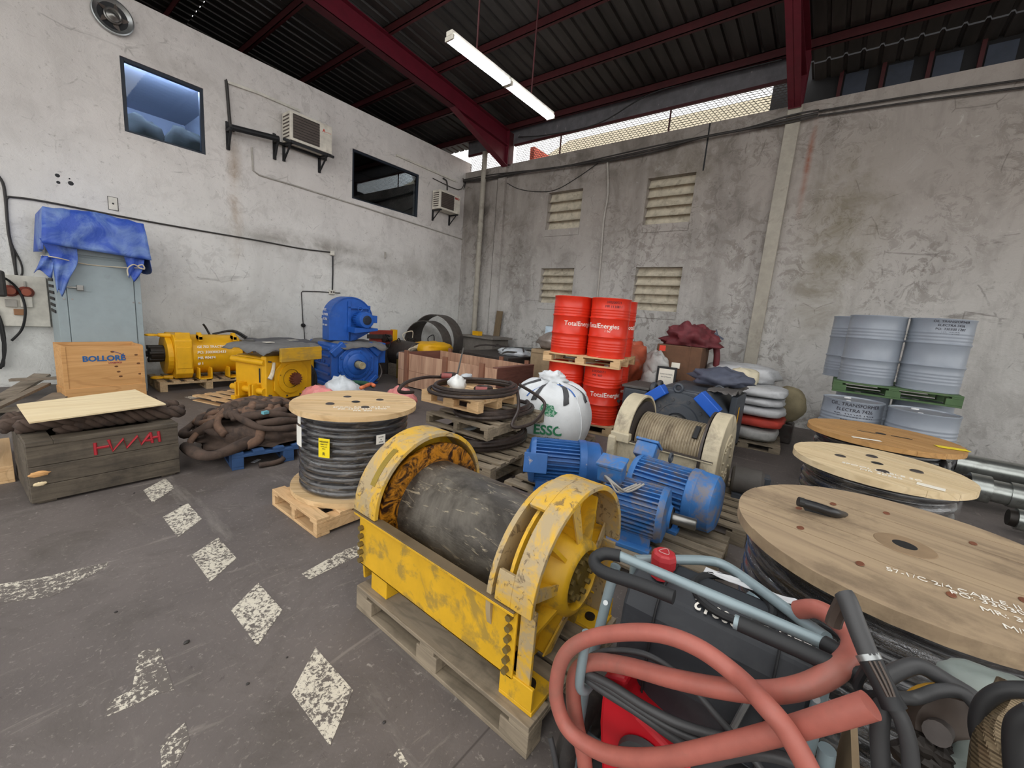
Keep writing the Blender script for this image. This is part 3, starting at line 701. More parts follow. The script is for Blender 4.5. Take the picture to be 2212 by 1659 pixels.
# plywood crate with printed name
t = thing('plywood_crate', 'open plywood crate with blue printed lettering in front of the grey cabinet', 'crate', (.56, 8.08, 0), R(7))
cw, cd, ch = .84, .40, .80
part('front_panel', bx((0, 0, .02), (cw, .016, ch)), M['ply'], t, bev=.002); part('back_panel', bx((0, cd-.016, .02), (cw, cd, ch+.02)), M['ply'], t)
part('side_panel', bx((0, .0161, .02), (.018, cd-.0161, ch+.01)), M['ply'], t); part('side_panel', bx((cw-.018, .0161, .02), (cw, cd-.0161, ch+.01)), M['ply'], t)
part('base_board', bx((-.01, -.012, 0), (cw+.01, cd+.01, .22)), M['ply'], t, bev=.003)
for x in (-.012, cw-.04): part('edge_batten', bx((x, -.010, .02), (x+.045, 0.001, ch)), M['ply'], t, bev=.002)
fx = lambda x, z: face_mx((x, -.003, z), (1, 0, 0), (0, 0, 1))
text('lettering', 'BOLLOR\u00c9', .105, flat('stencil_blue', '27609c'), t, fx(.41, .62), bold=.004)
text('lettering', 'LOGISTICS', .03, flat('stencil_red', '9a2f45'), t, fx(.52, .555), bold=.001)
part('arc_mark', tube(B(), [(.50, -.004, .72), (.56, -.004, .70), (.61, -.004, .66), (.64, -.004, .60)], .004, 6, 4), flat('stencil_purple', '5b4a86'), t)
for x, z in ((.50, .715), (.76, .66), (.53, .50), (.55, .42), (.57, .35), (.78, .53), (.79, .37)): part('knot', lathe(B(), [(.022, 0), (.02, .002), (0, .002)], Mx.Translation((x, -.001, z)) @ Mf @ Mx.Scale(.6, 4, (0, 1, 0)), 12), mat('dark_knot', '6b4426'), t)
# loose planks beyond the chest
pl = [((.0, 8.7, .02), (.42, 9.2, .26), .20, 'wide grey board tilted on the planks left of the plywood crate'), ((-.25, 7.2, .10), (.42, 8.6, .22), .09, 'long narrow timber lying on the planks left of the plywood crate'),
      ((.15, 7.4, .06), (.55, 8.3, .12), .22, 'broad grey plank beside the foot of the plywood crate'), ((.1, 8.9, .25), (.56, 8.75, .27), .08, 'short pale timber end near the cabinet foot'),
      ((-.4, 7.9, .04), (.3, 7.8, .06), .14, 'dark short plank on the floor behind the rope chest')]
for a, b, w, lab in pl:
    F = frame(a, b); L = (V(b)-V(a)).length
    solo('plank', bx((-w/2, -.018, 0), (w/2, .018, L), F), M['plank'], lab, 'plank', bev=.003)
t = thing('metal_stand', 'pale green metal frame on the floor at the far left edge', 'frame', (-.75, 8.0, 0))
M['green_pale'] = mat('pale_green_paint', '9fae8c', .6, dirt='5c5c4a')
bm = B()
for q in (((0, 0, .03), (.72, .06, .09)), ((0, 0, .30), (.72, .06, .36)), ((.66, 0, .09), (.72, .06, .30)), ((0, .5, .03), (.72, .56, .09)), ((.66, .5, .09), (.72, .56, .36)), ((.66, 0.06, .30), (.72, .5, .36))): box(bm, *q)
part('frame', bm, M['green_pale'], t, bev=.006); part('brace', tube(B(), [(.3, .1, .33), (.62, .1, .08)], .03, 6), M['green_pale'], t)
part('lever', tube(B(), [(.45, .1, .58), (.72, .1, .34)], .025, 8), M['steel'], t, smooth=True); part('skid', bx((-.1, -.02, 0), (.72, .58, .03)), M['plank'], t)
# coil of black cable on a pale pallet, left edge
pallet('pale wooden pallet under the black cable coil at the far left edge', (-.85, 5.15, 0), L=.95, W=.87, wood_m=M['pallet_new'])
bm = B()
for i in range(8):
    for k in range(2): tube(bm, [(-.45+(.36-.06*k)*_c(2*PI*j/28), 5.62+(.40-.06*k)*_s(2*PI*j/28), .175+.042*i+.012*_s(j)) for j in range(28)], .022, 6, 0, True)
solo('cable_coil', bm, M['black'], 'coil of black cable on the pale pallet at the left edge', 'cable', smooth=True)
# dark chest with slings and board
t = thing('wooden_chest', 'dark weathered wooden chest with red painted mark on its front', 'chest', (.08, 4.50, 0), R(3.3))
cw, cd, ch = .90, .78, .46
for k in range(3):
    z0, z1 = [(.02, .15), (.153, .30), (.303, ch)][k]
    part('front_plank', bx((0, 0, z0), (cw, .028, z1)), M['chest'], t, bev=.004); part('back_plank', bx((0, cd-.028, z0), (cw, cd, z1)), M['chest'], t, bev=.004)
    part('side_plank', bx((-.004, .0281, z0), (.026, cd-.0281, z1)), M['chest'], t, bev=.004); part('side_plank', bx((cw-.026, .0281, z0), (cw+.004, cd-.0281, z1)), M['chest'], t, bev=.004)
bm = B(); box(bm, (0, -.01, ch), (.14, cd+.01, ch+.035)); box(bm, (.1401, -.01, ch), (cw, .13, ch+.035)); box(bm, (.1401, cd-.13, ch), (cw, cd+.01, ch+.035)); box(bm, (cw-.14, .1301, ch), (cw, cd-.1301, ch+.035))
part('rim_board', bm, M['chest'], t, bev=.004)
part('bottom', bx((.027, .03, .02), (cw-.027, cd-.03, .06)), M['chest'], t)
for x in (.03, cw-.13): part('foot', bx((x, .03, 0), (x+.1, cd-.03, .0199)), M['chest'], t)
red = flat('red_paint_mark', 'a5202c', .6)
def stroke(pts, r=.011, y=-.004): return tube(B(), [(p[0], y, p[1]) for p in pts], r, 6)
for pts in ([(.36, .42), (.36, .32)], [(.36, .375), (.44, .375)], [(.44, .43), (.46, .33), (.53, .42), (.545, .335), (.62, .425), (.64, .345), (.70, .425)], [(.66, .375), (.72, .37)], [(.705, .44), (.715, .345)], [(.76, .44), (.765, .345)], [(.71, .39), (.765, .392)]):
    part('paint_mark', stroke(pts), red, t)
part('broken_edge', blob((.05, -.004, .245), (.055, .012, .022), .3, 3, 4, 12, 8), M['ply'], t); part('broken_edge', blob((.05, -.004, .165), (.035, .008, .016), .3, 3, 7, 12, 8), M['ply_pale'], t)
def braid(pts, r, n=3, turns=6, sr=.55, seg=7):
    "twisted sling of n strands along a path"
    P = spline(pts, 10); bm = B(); L = len(P)
    for k in range(n):
        out = []
        for i, p in enumerate(P):
            tg = (P[min(L-1, i+1)]-P[max(0, i-1)]).normalized(); u = tg.orthogonal().normalized()
            if abs(tg.z) < .95: u = V((0, 0, 1)).cross(tg).normalized()
            w = tg.cross(u); a = 2*PI*(k/n+turns*i/L); out.append(p+(u*_c(a)+w*_s(a))*r*.62)
        tube(bm, out, r*sr, seg)
    return bm
ch_m = MW[t.name]
slp = [[(.20, .27, .49), (.36, .25, .53), (.55, .20, .55), (.75, .20, .55), (.99, .16, .56)], [(.0, .30, .55), (.3, .25, .58), (.6, .28, .60), (.9, .25, .575)], [(-.07, .42, .535), (.3, .45, .60), (.6, .45, .60), (1.0, .36, .57)], [(-.04, .62, .545), (.4, .6, .58), (.9, .6, .58)]]
for i, pts in enumerate(slp):
    bm = braid(pts, .052, 3, 4+i*.5); bm.transform(ch_m)
    solo('lifting_sling', bm, M['sling'], ['brown twisted sling along the front of the dark chest', 'brown twisted sling under the near half of the plywood sheet', 'brown twisted sling poking out left below the plywood sheet', 'brown twisted sling along the back of the dark chest'][i], 'sling', 'slings stowed in the chest', smooth=2)
a, b, c_, d_ = on_z(36, 873, .675), on_z(63, 912, .665), on_z(358, 872, .665), on_z(292, 841, .675)
def slab(q, th):
    bm = B(); lo = [bm.verts.new(V(p)-V((0, 0, th))) for p in q]; hi = [bm.verts.new(p) for p in q]
    for i in range(4): bm.faces.new((lo[i], lo[(i+1) % 4], hi[(i+1) % 4], hi[i]))
    bm.faces.new(lo[::-1]); bm.faces.new(hi); return bm
solo('plywood_sheet', slab((a, b, c_, d_), .012), M['ply_pale'], 'pale plywood sheet lying over the slings on the dark chest', 'plywood sheet')

rs = random.Random(2)
for k, (px, py, r) in enumerate(((403, 1387, .016), (535, 1477, .010), (478, 1182, .012), (548, 1382, .008), (250, 1322, .009), (390, 1092, .010), (620, 1420, .007), (290, 1065, .009), (830, 1560, .010))):
    r *= .62; p = on_z(px, py, r*.45); solo('pebble', blob(p, (r*1.3, r, r*.7), .25, 2, k, 12, 8), M['conc_bit'] if 'conc_bit' in M else M['cable'], 'small dark pebble lying loose on the concrete floor', 'pebble', 'pebbles on the floor', smooth=2)
# ------------------------------------------------------------------ machines along the left wall
ID4 = Mx()
M['brownbk'] = mat('greasy_dark_metal', '2b2622', .5, .4, dirt='5a4a3a')
# traction motor 1
pallet('timber pallet under the yellow motor with white handwriting by the left wall', (1.62, 8.45, 0), L=.85, W=1.35, H=.17, boards=8, wood_m=M['pallet'])
t = thing('traction_motor', 'yellow cylindrical motor with white handwriting on a pallet by the left wall', 'motor', (2.27, 8.86, .17), 0)
oct_ = lambda w, h, c: [(-w, -h+c), (-w+c, -h), (w-c, -h), (w, -h+c), (w, h-c), (w-c, h), (-w+c, h), (-w, h-c)]
MX = Mx(((0, 0, 1, 0), (1, 0, 0, 0), (0, 1, 0, 0), (0, 0, 0, 1)))     # local x,y,z -> world y,z,x : prism along X
prof = [(.355*_c(a), .385+.355*_s(a)) for a in [R(22.5*i) for i in range(16)]]
part('barrel', prism(B(), [(.345*_c(R(15*i)), .40+.345*_s(R(15*i))) for i in range(24)], -.18, .58, MX), M['yellow'], t, bev=.012, smooth=True)
part('end_housing', prism(B(), [(x, z+.39) for x, z in oct_(.36, .37, .09)], -.42, -.18, MX), M['yellow'], t, bev=.012)
part('end_ring', cyl(B(), (-.50, 0, .40), (-.42, 0, .40), .33, seg=28), M['yellow'], t, bev=.01)
part('inspection_cover', bx((-.40, -.372, .20), (-.20, -.355, .56)), M['yellow'], t, bev=.005)
part('inspection_cover', bx((-.40, -.335, .64), (-.20, -.30, .80), Mx.Translation((0, 0, 0))), M['yellow'], t, bev=.005)
bm = B(); cyl(bm, (-.68, 0, .42), (-.50, 0, .42), .14, seg=20)
for i in range(7): cyl(bm, (-.70, .12*_c(i), .42+.12*_s(i)), (-.52, .12*_c(i), .42+.12*_s(i)), .035, seg=8)
part('shaft_gear', bm, M['brownbk'], t, smooth=True)
for z, x in ((.74, -.66), (.03, -.62)):
    bm = B(); lathe(bm, [(.075+.016*_c(a), .016*_s(a)) for a in [2*PI*k/8 for k in range(8)]], Mx.Translation((x, -.12, z)), 20, close=True); cyl(bm, (x+.08, -.12, z), (-.42, -.12, z-.01), .03, .045, 10); part('lifting_eye', bm, M['yellow'], t, smooth=True)
for x in (-.06, .45):
    bm = B(); box(bm, (x-.03, -.36, .68), (x+.03, -.20, .76)); prism(bm, [(.20, .70), (.36, .66), (.36, .74), (.28, .80), (.22, .80)], x-.03, x+.03, Mx(((0, 0, 1, 0), (-1, 0, 0, 0), (0, 1, 0, 0), (0, 0, 0, 1)))); part('lug', bm, M['yellow'], t, bev=.006)
for x in (-.02, .42):
    bm = B(); box(bm, (x-.10, -.40, 0), (x+.10, -.16, .02)); box(bm, (x-.10, -.40, .0), (x-.075, -.20, .20)); box(bm, (x+.075, -.40, .0), (x+.10, -.20, .20)); part('foot', bm, M['yellow'], t, bev=.005)
bm = B()
tube(bm, [(.20, .1, .72), (.14, .1, .86), (.10, .08, .92)], .018, 7, 3); tube(bm, [(.25, .1, .74), (.55, .05, .82), (.75, -.05, .70)], .018, 7, 4); tube(bm, [(.25, .14, .74), (.55, .10, .80), (.74, .0, .67)], .018, 7, 4)
part('lead_cable', bm, M['black'], t, smooth=True)
for k, s_ in enumerate(('GE 752 TRACTION MOTOR', 'PO: 3303002433', 'MR 90474', '# 1')):
    text('handwriting', s_, .062 if k else .055, M['text_white'], t, face_mx((-.12, -.365-.0, .56-.095*k), (1, 0, .02), (0, 0, 1)), shear=.1, align='LEFT', bold=.0012, wob=.004)
# traction motor 2 under rubber sheet
RZ = R(18)
pallet('short pale pallet under the yellow motor with the toothed pinion', (2.13, 6.72, 0), R(18), L=.95, W=1.0, H=.09, boards=6, wood_m=M['pallet_new'], blocks=False)
t = thing('traction_motor', 'yellow boxy motor with toothed pinion in its octagonal end, under a grey rubber sheet', 'motor', (2.90, 6.80, .09), RZ)
W2_, H2_ = .43, .70
part('frame', bx((-W2_+.03, .05, .03), (W2_-.03, .66, H2_-.03)), M['yellow'], t, bev=.04)
bm = prism(B(), [(-W2_, 0), (W2_, 0), (W2_, H2_), (-W2_, H2_)], -.05, .0499, Mx(((1, 0, 0, 0), (0, 0, 1, 0), (0, 1, 0, 0), (0, 0, 0, 1)))); part('end_plate', bm, M['yellow'], t, bev=.018)
o8 = [(x, z+.31) for x, z in oct_(.31, .29, .14)]
YM = Mx(((1, 0, 0, 0), (0, 0, -1, 0), (0, 1, 0, 0), (0, 0, 0, 1)))
part('octagon_plate', prism(B(), o8, .05, .085, YM), M['yellow'], t, bev=.008)
bm = lathe(B(), [(.235, .085), (.235, .10), (.15, .10), (.15, .02), (.06, .0)], Mx.Translation((-.02, 0, .33)) @ Mx(((1, 0, 0, 0), (0, 0, -1, 0), (0, 1, 0, 0), (0, 0, 0, 1))), 36); part('bearing_cap', bm, M['yellow'], t, smooth=True)
part('bore', lathe(B(), [(.148, .085), (.148, .03), (0, .03)], Mx.Translation((-.02, -.02, .33)) @ YM, 30), M['black'], t, smooth=True)
g = []
for i in range(28):
    a = 2*PI*i/28; r = .10 if i % 2 else .075
    g += [(r*_c(a-.04), r*_s(a-.04)), (r*_c(a+.04), r*_s(a+.04))]
part('pinion', prism(B(), g, .04, .14, Mx.Translation((.04, -.02, .32)) @ YM), mat('rusty_pinion', '7a4a3a', .5, .5, dirt='3d241c'), t)
for x, z in ((-.38, .62), (.38, .62), (-.38, .10), (.36, .12), (.26, .13), (-.10, .06), (.15, .05), (-.22, .40)): part('bolt', cyl(B(), (x, -.10, z), (x, -.05, z), .013, seg=8), M['dark_steel'], t)
part('top_plank', bx((-.30, -.22, H2_-.08), (.48, -.17, H2_+.13)), wood('painted_plank', 'b98f1a', 'd2a326', 0, '6f6a52', .6, .45, .7, 6), t, bev=.006)
bm = B()
for y in (.10, .40):
    bm = B(); box(bm, (-W2_-.16, y, .0), (-W2_+.05, y+.10, .06)); box(bm, (-W2_-.10, y, .0), (-W2_+.05, y+.03, .26)); box(bm, (-W2_-.10, y+.07, .0), (-W2_+.05, y+.10, .26)); part('foot', bm, M['yellow'], t, bev=.006)
cyl_b = cyl(B(), (-W2_-.01, -.03, .16), (-W2_-.01, .66, .16), .05, seg=12); part('side_rail', cyl_b, M['yellow'], t, smooth=True)
part('side_rail', cyl(B(), (-W2_+.01, -.03, .60), (-W2_+.01, .66, .60), .05, seg=12), M['yellow'], t, smooth=True)
part('slot', bx((-W2_-.004+.03, .10, .28), (-W2_+.034, .13, .50)), M['black'], t)
part('rag', tube(B(), [(-.30, -.06, .60), (-.33, -.08, .50), (-.36, -.085, .42), (-.40, -.09, .36)], lambda k: .022+.012*k, 8, 4), M['rope'], t, smooth=True)
bm = B()
for i in range(6): tube(bm, [(.50+.03*i, .15+.02*i, .50), (.53+.03*i, .12, .30), (.50+.035*i, .10, .04)], .016, 6, 4)
part('lead_cable', bm, M['black'], t, smooth=True)
def rubber(pts, z, drop, seed, name, label, over=.06, m=None, nu=22, nv=18):
    "sheet laid over a machine, sagging past its edges; pts = four corners in plan"
    P = [V((p[0], p[1], 0)) for p in pts]
    def fn(u, v):
        q = P[0].lerp(P[1], u).lerp(P[3].lerp(P[2], u), v); e = max(abs(u-.5), abs(v-.5))*2
        k = max(0, (e-.80)/.20); n = N.noise(V((u*5, v*5, seed)))*.022+N.noise(V((u*11, v*11, seed)))*.008
        return V((q.x, q.y, z+n*(1+1.5*k)-drop*k*k*(.75+.8*N.noise(V((u*4+9, v*4, seed))))))
    bm = B(); grid(bm, nu, nv, fn)
    return tag(part(name, bm, m or M['mat_grey'], smooth=2, solid=.008), label, 'rubber sheet')
def loc(t, *p): return MW[t.name] @ V(p)
q = [loc(t, *p) for p in ((-.52, -.18, 0), (.58, -.18, 0), (.56, .74, 0), (-.54, .74, 0))]
rubber(q, .09+H2_+.155, .12, 2, 'rubber_sheet', 'grey rubber sheet over the yellow motor with the pinion')
sticker = flat('paper_sticker', 'e9e4d6', .8)
part('paper_label', bx((-.12, .30, H2_+.163), (.02, .40, H2_+.168)), sticker, t)
# third motor behind, yellow under dark sheet
t = thing('traction_motor', 'yellow motor mostly hidden under a dark sheet, behind the pinion motor by the wall', 'motor', (3.55, 8.70, 0), R(8))
part('frame', bx((-.50, -.40, .0), (.50, .45, .80)), M['yellow'], t, bev=.03); part('end_cap', cyl(B(), (-.72, 0, .76), (-.50, 0, .76), .09, seg=18), M['steel'], t, smooth=True)
part('terminal_cables', tube(B(), [(-.48, -.42, .7), (-.42, -.46, .78), (-.30, -.45, .74)], .02, 6, 3), M['black'], t)
q = [loc(t, *p) for p in ((-.56, -.50, 0), (.60, -.50, 0), (.58, .48, 0), (-.54, .48, 0))]
rubber(q, .84, .22, 5, 'rubber_sheet', 'dark rubber sheet over the half-hidden motor by the wall', m=mat('dark_rubber_sheet', '58585c', .8, dirt='77757a'))
part('paper_label', bx((.02, -.30, .853), (.22, -.20, .858)), sticker, t)
# big blue motor + blower
RB = R(-5)
t = thing('electric_motor', 'large blue motor with bare steel shaft in its round end, under the blue blower', 'motor', (4.56, 7.60, 0), RB)
w, h = .50, .86
part('frame', bx((-w+.02, .03, .06), (w-.02, 1.15, h)), M['blue'], t, bev=.05)
for z in (.22, .40, .58, .72): part('rib', bx((-w-.012, .10, z), (-w+.03, 1.1, z+.05)), M['blue'], t, bev=.01)
part('end_plate', prism(B(), [(x, z+.46) for x, z in oct_(.50, .42, .16)], -.03, .03, YM), M['blue'], t, bev=.01)
part('flange', prism(B(), [(.40*_c(R(22.5+45*i)), .46+.40*_s(R(22.5+45*i))) for i in range(8)], .03, .07, YM), M['blue'], t, bev=.012)
part('bearing_cap', lathe(B(), [(.30, .07), (.30, .09), (.26, .11), (.22, .11), (.20, .13), (.10, .14), (.10, .10), (0, .10)], Mx.Translation((0, 0, .46)) @ YM, 40), M['blue'], t, smooth=True)
part('shaft', lathe(B(), [(.075, .10), (.075, .30), (.068, .31), (.02, .31), (0, .30)], Mx.Translation((0, 0, .46)) @ YM, 24), mat('greased_shaft', 'b5ad8c', .4, .4, dirt='7d7a66'), t, smooth=True)
for i in range(8):
    a = R(22.5+45*i); part('bolt', cyl(B(), (.35*_c(a), -.09, .46+.35*_s(a)), (.35*_c(a), -.06, .46+.35*_s(a)), .024, seg=6), M['blue'], t)
for i in range(6):
    a = R(60*i+15); part('bolt', cyl(B(), (.26*_c(a), -.125, .46+.26*_s(a)), (.26*_c(a), -.10, .46+.26*_s(a)), .018, seg=6), M['blue'], t)
for sx in (-1, 1):
    part('corner_block', bx((-.16, -.09, -.07), (.16, .02, .07), Mx.Translation((sx*.38, 0, .76)) @ Mx.Rotation(sx*R(42), 4, 'Y')), M['blue'], t, bev=.02)
part('corner_block', bx((-.13, -.09, -.05), (.13, .02, .05), Mx.Translation((.36, 0, .12)) @ Mx.Rotation(-R(42), 4, 'Y')), M['blue'], t, bev=.02)
part('terminal_box', bx((w-.02, .05, .45), (w+.20, .35, .88)), M['blue'], t, bev=.012)
part('conduit', tube(B(), [(w+.08, .1, .45), (w+.12, .05, .25), (w+.02, .0, .10), (w-.06, .02, .08)], .025, 8, 5), M['dark_steel'], t, smooth=True)
bm = B(); box(bm, (-w-.04, .05, 0), (-w+.16, 1.1, .07)); part('foot', bm, M['blue'], t, bev=.01); part('foot', bx((w-.16, .05, 0), (w+.04, 1.1, .07)), M['blue'], t, bev=.01)
for i in range(4): part('cast_number', bx((-w-.018, .30+.10*i, .455), (-w-.010, .35+.10*i, .52)), M['blue'], t, bev=.003)
mot = t
q = [loc(t, *p) for p in ((-.34, -.10, 0), (.62, -.20, 0), (.66, .85, 0), (-.55, 1.0, 0))]
rubber(q, h+.035, .13, 8, 'rubber_sheet', 'grey rubber sheet over the top of the large blue motor')
t = thing('blower', 'blue snail-shaped blower standing on top of the large blue motor', 'blower', tuple(loc(mot, .04, .42, h+.045)), RB)
# volute: straight column with round head, outline in local x,z extruded along y
out = [(-.52+.05, 0), (-.52+.05, .42)] + [(-.47+.46*(1-_c(a)), .42+.47*_s(a)) for a in [PI*k/16 for k in range(1, 16)]] + [(.45, .42), (.40, .18), (.10, .02), (.06, 0)]
part('volute', prism(B(), out, -.16, .16, Mx(((1, 0, 0, 0), (0, 0, 1, 0), (0, 1, 0, 0), (0, 0, 0, 1)))), M['blue'], t, bev=.008)
part('rim_band', prism(B(), [(x*1.02, z*1.005) for x, z in out[1:18]] + [(x*.985, z*.985) for x, z in out[17:0:-1]], -.175, .175, Mx(((1, 0, 0, 0), (0, 0, 1, 0), (0, 1, 0, 0), (0, 0, 0, 1)))), M['blue'], t)
bm = B(); box(bm, (-.10, -.20, .0), (-.04, -.16, .80)); box(bm, (.34, -.20, .30), (.38, -.16, .74)); box(bm, (-.10, -.20, .66), (.38, -.17, .70)); part('mount_frame', bm, M['blue'], t, bev=.005)
bm = prism(B(), [(-.10, .18), (.40, .24), (.40, .29), (-.10, .29)], .16, .50, YM); part('motor_shelf', bm, M['blue'], t, bev=.006)
bm = prism(B(), [(-.08, .0), (-.02, .0), (.28, .20), (-.08, .24)], .16, .20, YM); part('gusset', bm, M['blue'], t, bev=.004)
# fan motor, axis along -y
mc = (.14, 0, .45)
bm = lathe(B(), [(.11, .17), (.13, .18), (.13, .36), (.11, .37)], Mx.Translation(mc) @ YM, 24)
for i in range(20):
    a = 2*PI*i/20; box(bm, (.12, -.005, .18), (.155, .005, .36), Mx.Translation(mc) @ YM @ Mx.Rotation(a, 4, 'Z'))
part('fan_motor', bm, M['blue'], t)
part('fan_cowl', lathe(B(), [(.165, .36), (.165, .50), (.15, .53), (.10, .535), (0, .535)], Mx.Translation(mc) @ YM, 28), M['blue'], t, smooth=True)
part('cowl_grille', lathe(B(), [(.095, .537), (.06, .542), (0, .542)], Mx.Translation(mc) @ YM, 24), M['navy'], t)
part('terminal_box', bx((.29, -.50, .40), (.38, -.34, .55)), M['blue'], t, bev=.008)
bm = lathe(B(), [(.045+.01*_c(a), .01*_s(a)) for a in [2*PI*k/8 for k in range(8)]], Mx.Translation((.12, -.27, .66)) @ Mx.Rotation(PI/2, 4, 'X'), 16, close=True); part('lifting_eye', bm, M['blue'], t, smooth=True)
part('nameplate', bx((-.06, -.172, .12), (.01, -.166, .22)), M['black'], t)
for k, s_ in enumerate(('MOT.', 'BLOWER', '752 RA')): text('handwriting', s_, .07, M['text_white'], t, face_mx((-.485, 0, .60-.09*k), (.0, -1, 0), (0, 0, 1)) , wob=.004)
text('handwriting', 'MR. 90474', .05, M['text_white'], t, face_mx((-.485, 0, .30), (.0, -1, 0), (0, 0, 1)), wob=.004)
# red and yellow panel box, sheet, steel rings, plinth, small clutter near the corner
t = thing('control_panel', 'red and yellow machine panel behind the blue motor near the corner', 'panel', tuple(on_y(800, 742, 8.6)))
part('red_plate', bx((0, 0, -.02), (.62, .06, .32)), mat('rusty_red_plate', '8d3427', .6, dirt='4a221a'), t, bev=.01); part('yellow_end', bx((.621, -.01, -.02), (.75, .10, .34)), M['yellow'], t, bev=.006)
bm = B(); box(bm, (-.10, -.04, .12), (.30, -.01, .22)); cyl(bm, (.30, -.10, .14), (.48, -.10, .14), .09, seg=14); part('bracket', bm, M['dark_steel'], t); part('stand', bx((0, .0, -(t.location.z)), (.7, .06, -.021)), M['dark_steel'], t)
t = thing('steel_drum', 'grey steel cylinder lying behind the blue motor next to the red panel', 'cylinder', tuple(on_y(880, 765, 8.2)))
z0 = t.location.z
part('shell', lathe(B(), [(.02, -.4), (.30, -.4), (.32, -.38), (.32, .4), (.30, .42), (.02, .42)], Mx.Translation((0, 0, 0)) @ Mx.Rotation(PI/2, 4, 'X'), 28), M['dark_steel'], t, smooth=True)
bm = B()
for i in range(7): tube(bm, [(-.3+.02*i, -.4, .0), (-.28+.05*i, -.42, .18+.02*i), (.0+.03*i, -.43, .20-.03*i), (.1, -.42, .0)], .012, 6, 4)
part('hose_bundle', bm, M['rope'], t, smooth=True)
part('cradle', bx((-.3, -.35, -z0), (.3, .35, -.25)), M['plank'], t)
def ring(name, label, c, R_, w, rz, tilt, m, th=.02):
    bm = lathe(B(), [(R_, -w/2), (R_, w/2), (R_-th, w/2), (R_-th, -w/2)], Mx.Translation(c) @ Mx.Rotation(rz, 4, 'Z') @ Mx.Rotation(PI/2-tilt, 4, 'Y'), 56, close=True)
    return solo(name, bm, m, label, 'steel ring', 'rolled steel rings in the corner', smooth=True)
M['ring'] = mat('rolled_mill_plate', '65605c', .5, .5, dirt='472a22', dlo=.5, damt=.7)
c1 = on_y(950, 738, 9.0)
ring('steel_ring', 'rear rolled steel ring standing in the corner, its top highest', (7.95, 9.00, .80), .74, .46, R(14), 0, M['ring'])
ring('steel_ring', 'front rolled steel ring overlapping the rear one in the corner', (7.45, 8.80, .70), .66, .40, R(14), 0, M['ring'])
p = on_x(970, 768, 9.0)
t = thing('concrete_plinth', 'grey concrete plinth with a slab top in front of the corner pipe', 'plinth', (8.75, 7.95, 0))
M['conc'] = mat('raw_concrete', '7a746d', .9, dirt='4d4740', damt=.6)
part('block', bx((-.2, -.55, 0), (.5, .75, .98)), M['conc'], t, bev=.012); part('slab', bx((-.32, -.66, .981), (.55, .55, 1.04)), M['conc'], t, bev=.006)
solo('wood_block', bx((8.55, 7.95, 1.041), (8.72, 8.18, 1.16)), M['yellow'], 'small yellow block lying on the concrete plinth slab', 'block')
pb = on_x(1080, 672, 9.36); solo('plank', bx((-.015, -.11, 0), (.015, .11, pb.z), Mx.Translation((9.2, pb.y+.05, .01)) @ Mx.Rotation(.09, 4, 'Y') @ Mx.Rotation(.03, 4, 'X')), wood('brown_board', '6b5b45', '7d6b52', 2, '463a2c', .5), 'tall brown board leaning on the back wall left of the red drums', 'plank')
# big open crate
M['ply_red'] = wood('reddish_crate_board', 'a98068', 'cda88c', 2, '7a5644', .4, .6, .8, 3)
M['ply_dk'] = wood('dark_red_crate_board', '6f463a', '80564a', 1, '45302a', .5)
M['batten'] = wood('crate_batten', '7d5442', '93664f', 2, '54382c', .4)
ca, cb, cc_, cd_ = [V((p.x, p.y, 0)) for p in (on_z(861, 760, .72), on_z(958, 758, .72), on_z(1155, 790, .72), on_z(1073, 798, .72))]
ux = (cd_-ca); Lx = ux.length; ang = math.atan2(ux.y, ux.x)
t = thing('open_crate', 'long open-topped reddish plywood crate with upright battens in the middle of the hall', 'crate', tuple(ca), ang)
CRW = 1.25; hh = .72
def cp(nm, a, b, m=None, **k): return part(nm, bx(a, b), m or M['ply_red'], t, bev=.004, **k)
cp('front_panel', (0, 0, .36), (Lx, .022, hh)); cp('front_panel', (0, 0, .02), (Lx, .022, .355))
cp('back_panel', (0, CRW-.022, .02), (Lx, CRW, hh)); cp('end_panel', (0, .0221, .02), (.022, CRW-.0221, hh), M['ply_dk']); cp('end_panel', (Lx-.022, .0221, .02), (Lx, CRW-.0221, hh), M['ply_dk'])
cp('bottom', (.022, .022, .02), (Lx-.022, CRW-.022, .05))
for x in (Lx*.09, Lx*.51, Lx*.86): cp('batten', (x, -.05, 0), (x+.11, -.0001, hh+.07), M['batten'])
for x in (.25, Lx*.66, Lx-.25): cp('batten', (x, CRW, 0), (x+.10, CRW+.045, hh+.08), M['batten'])
cp('top_rail', (Lx-.12, .03, hh), (Lx, CRW, hh+.02), M['ply_dk'])
# ------------------------------------------------------------------ the middle of the hall
M['spool'] = wood('spool_board', 'c3a274', 'd8bb90', 0, '8a6b45', .55, .56, .8, 5)
M['spool_t'] = wood('spool_board_tan', 'a87c46', 'bd925c', 0, '7d5a30', .5, .55, .8, 5)
M['spool_p'] = wood('spool_board_pale', 'cdb58c', 'dcc7a2', 0, '9d8460', .5, .58, .8, 5)
def wrap_mat():
    t = NT('film_wrapped_cable'); n = t.noise(5, 8, .65, t.map((1, 1, 3.5)), 1.5); f = t.noise(22, 6, .7, t.map((1, 1, 5)))
    t.b.inputs['Coat Weight'].default_value = 1; t.b.inputs['Coat Roughness'].default_value = .07
    c = t.mix(t.ramp(n, .45, .75), lin('1a1a1c'), lin('343437')); t.bump(t.math('ADD', n, t.math('MULTIPLY', f, .5)), .4, .015)
    return t.set(c, .22)
M['wrap'] = wrap_mat()
M['film'] = None
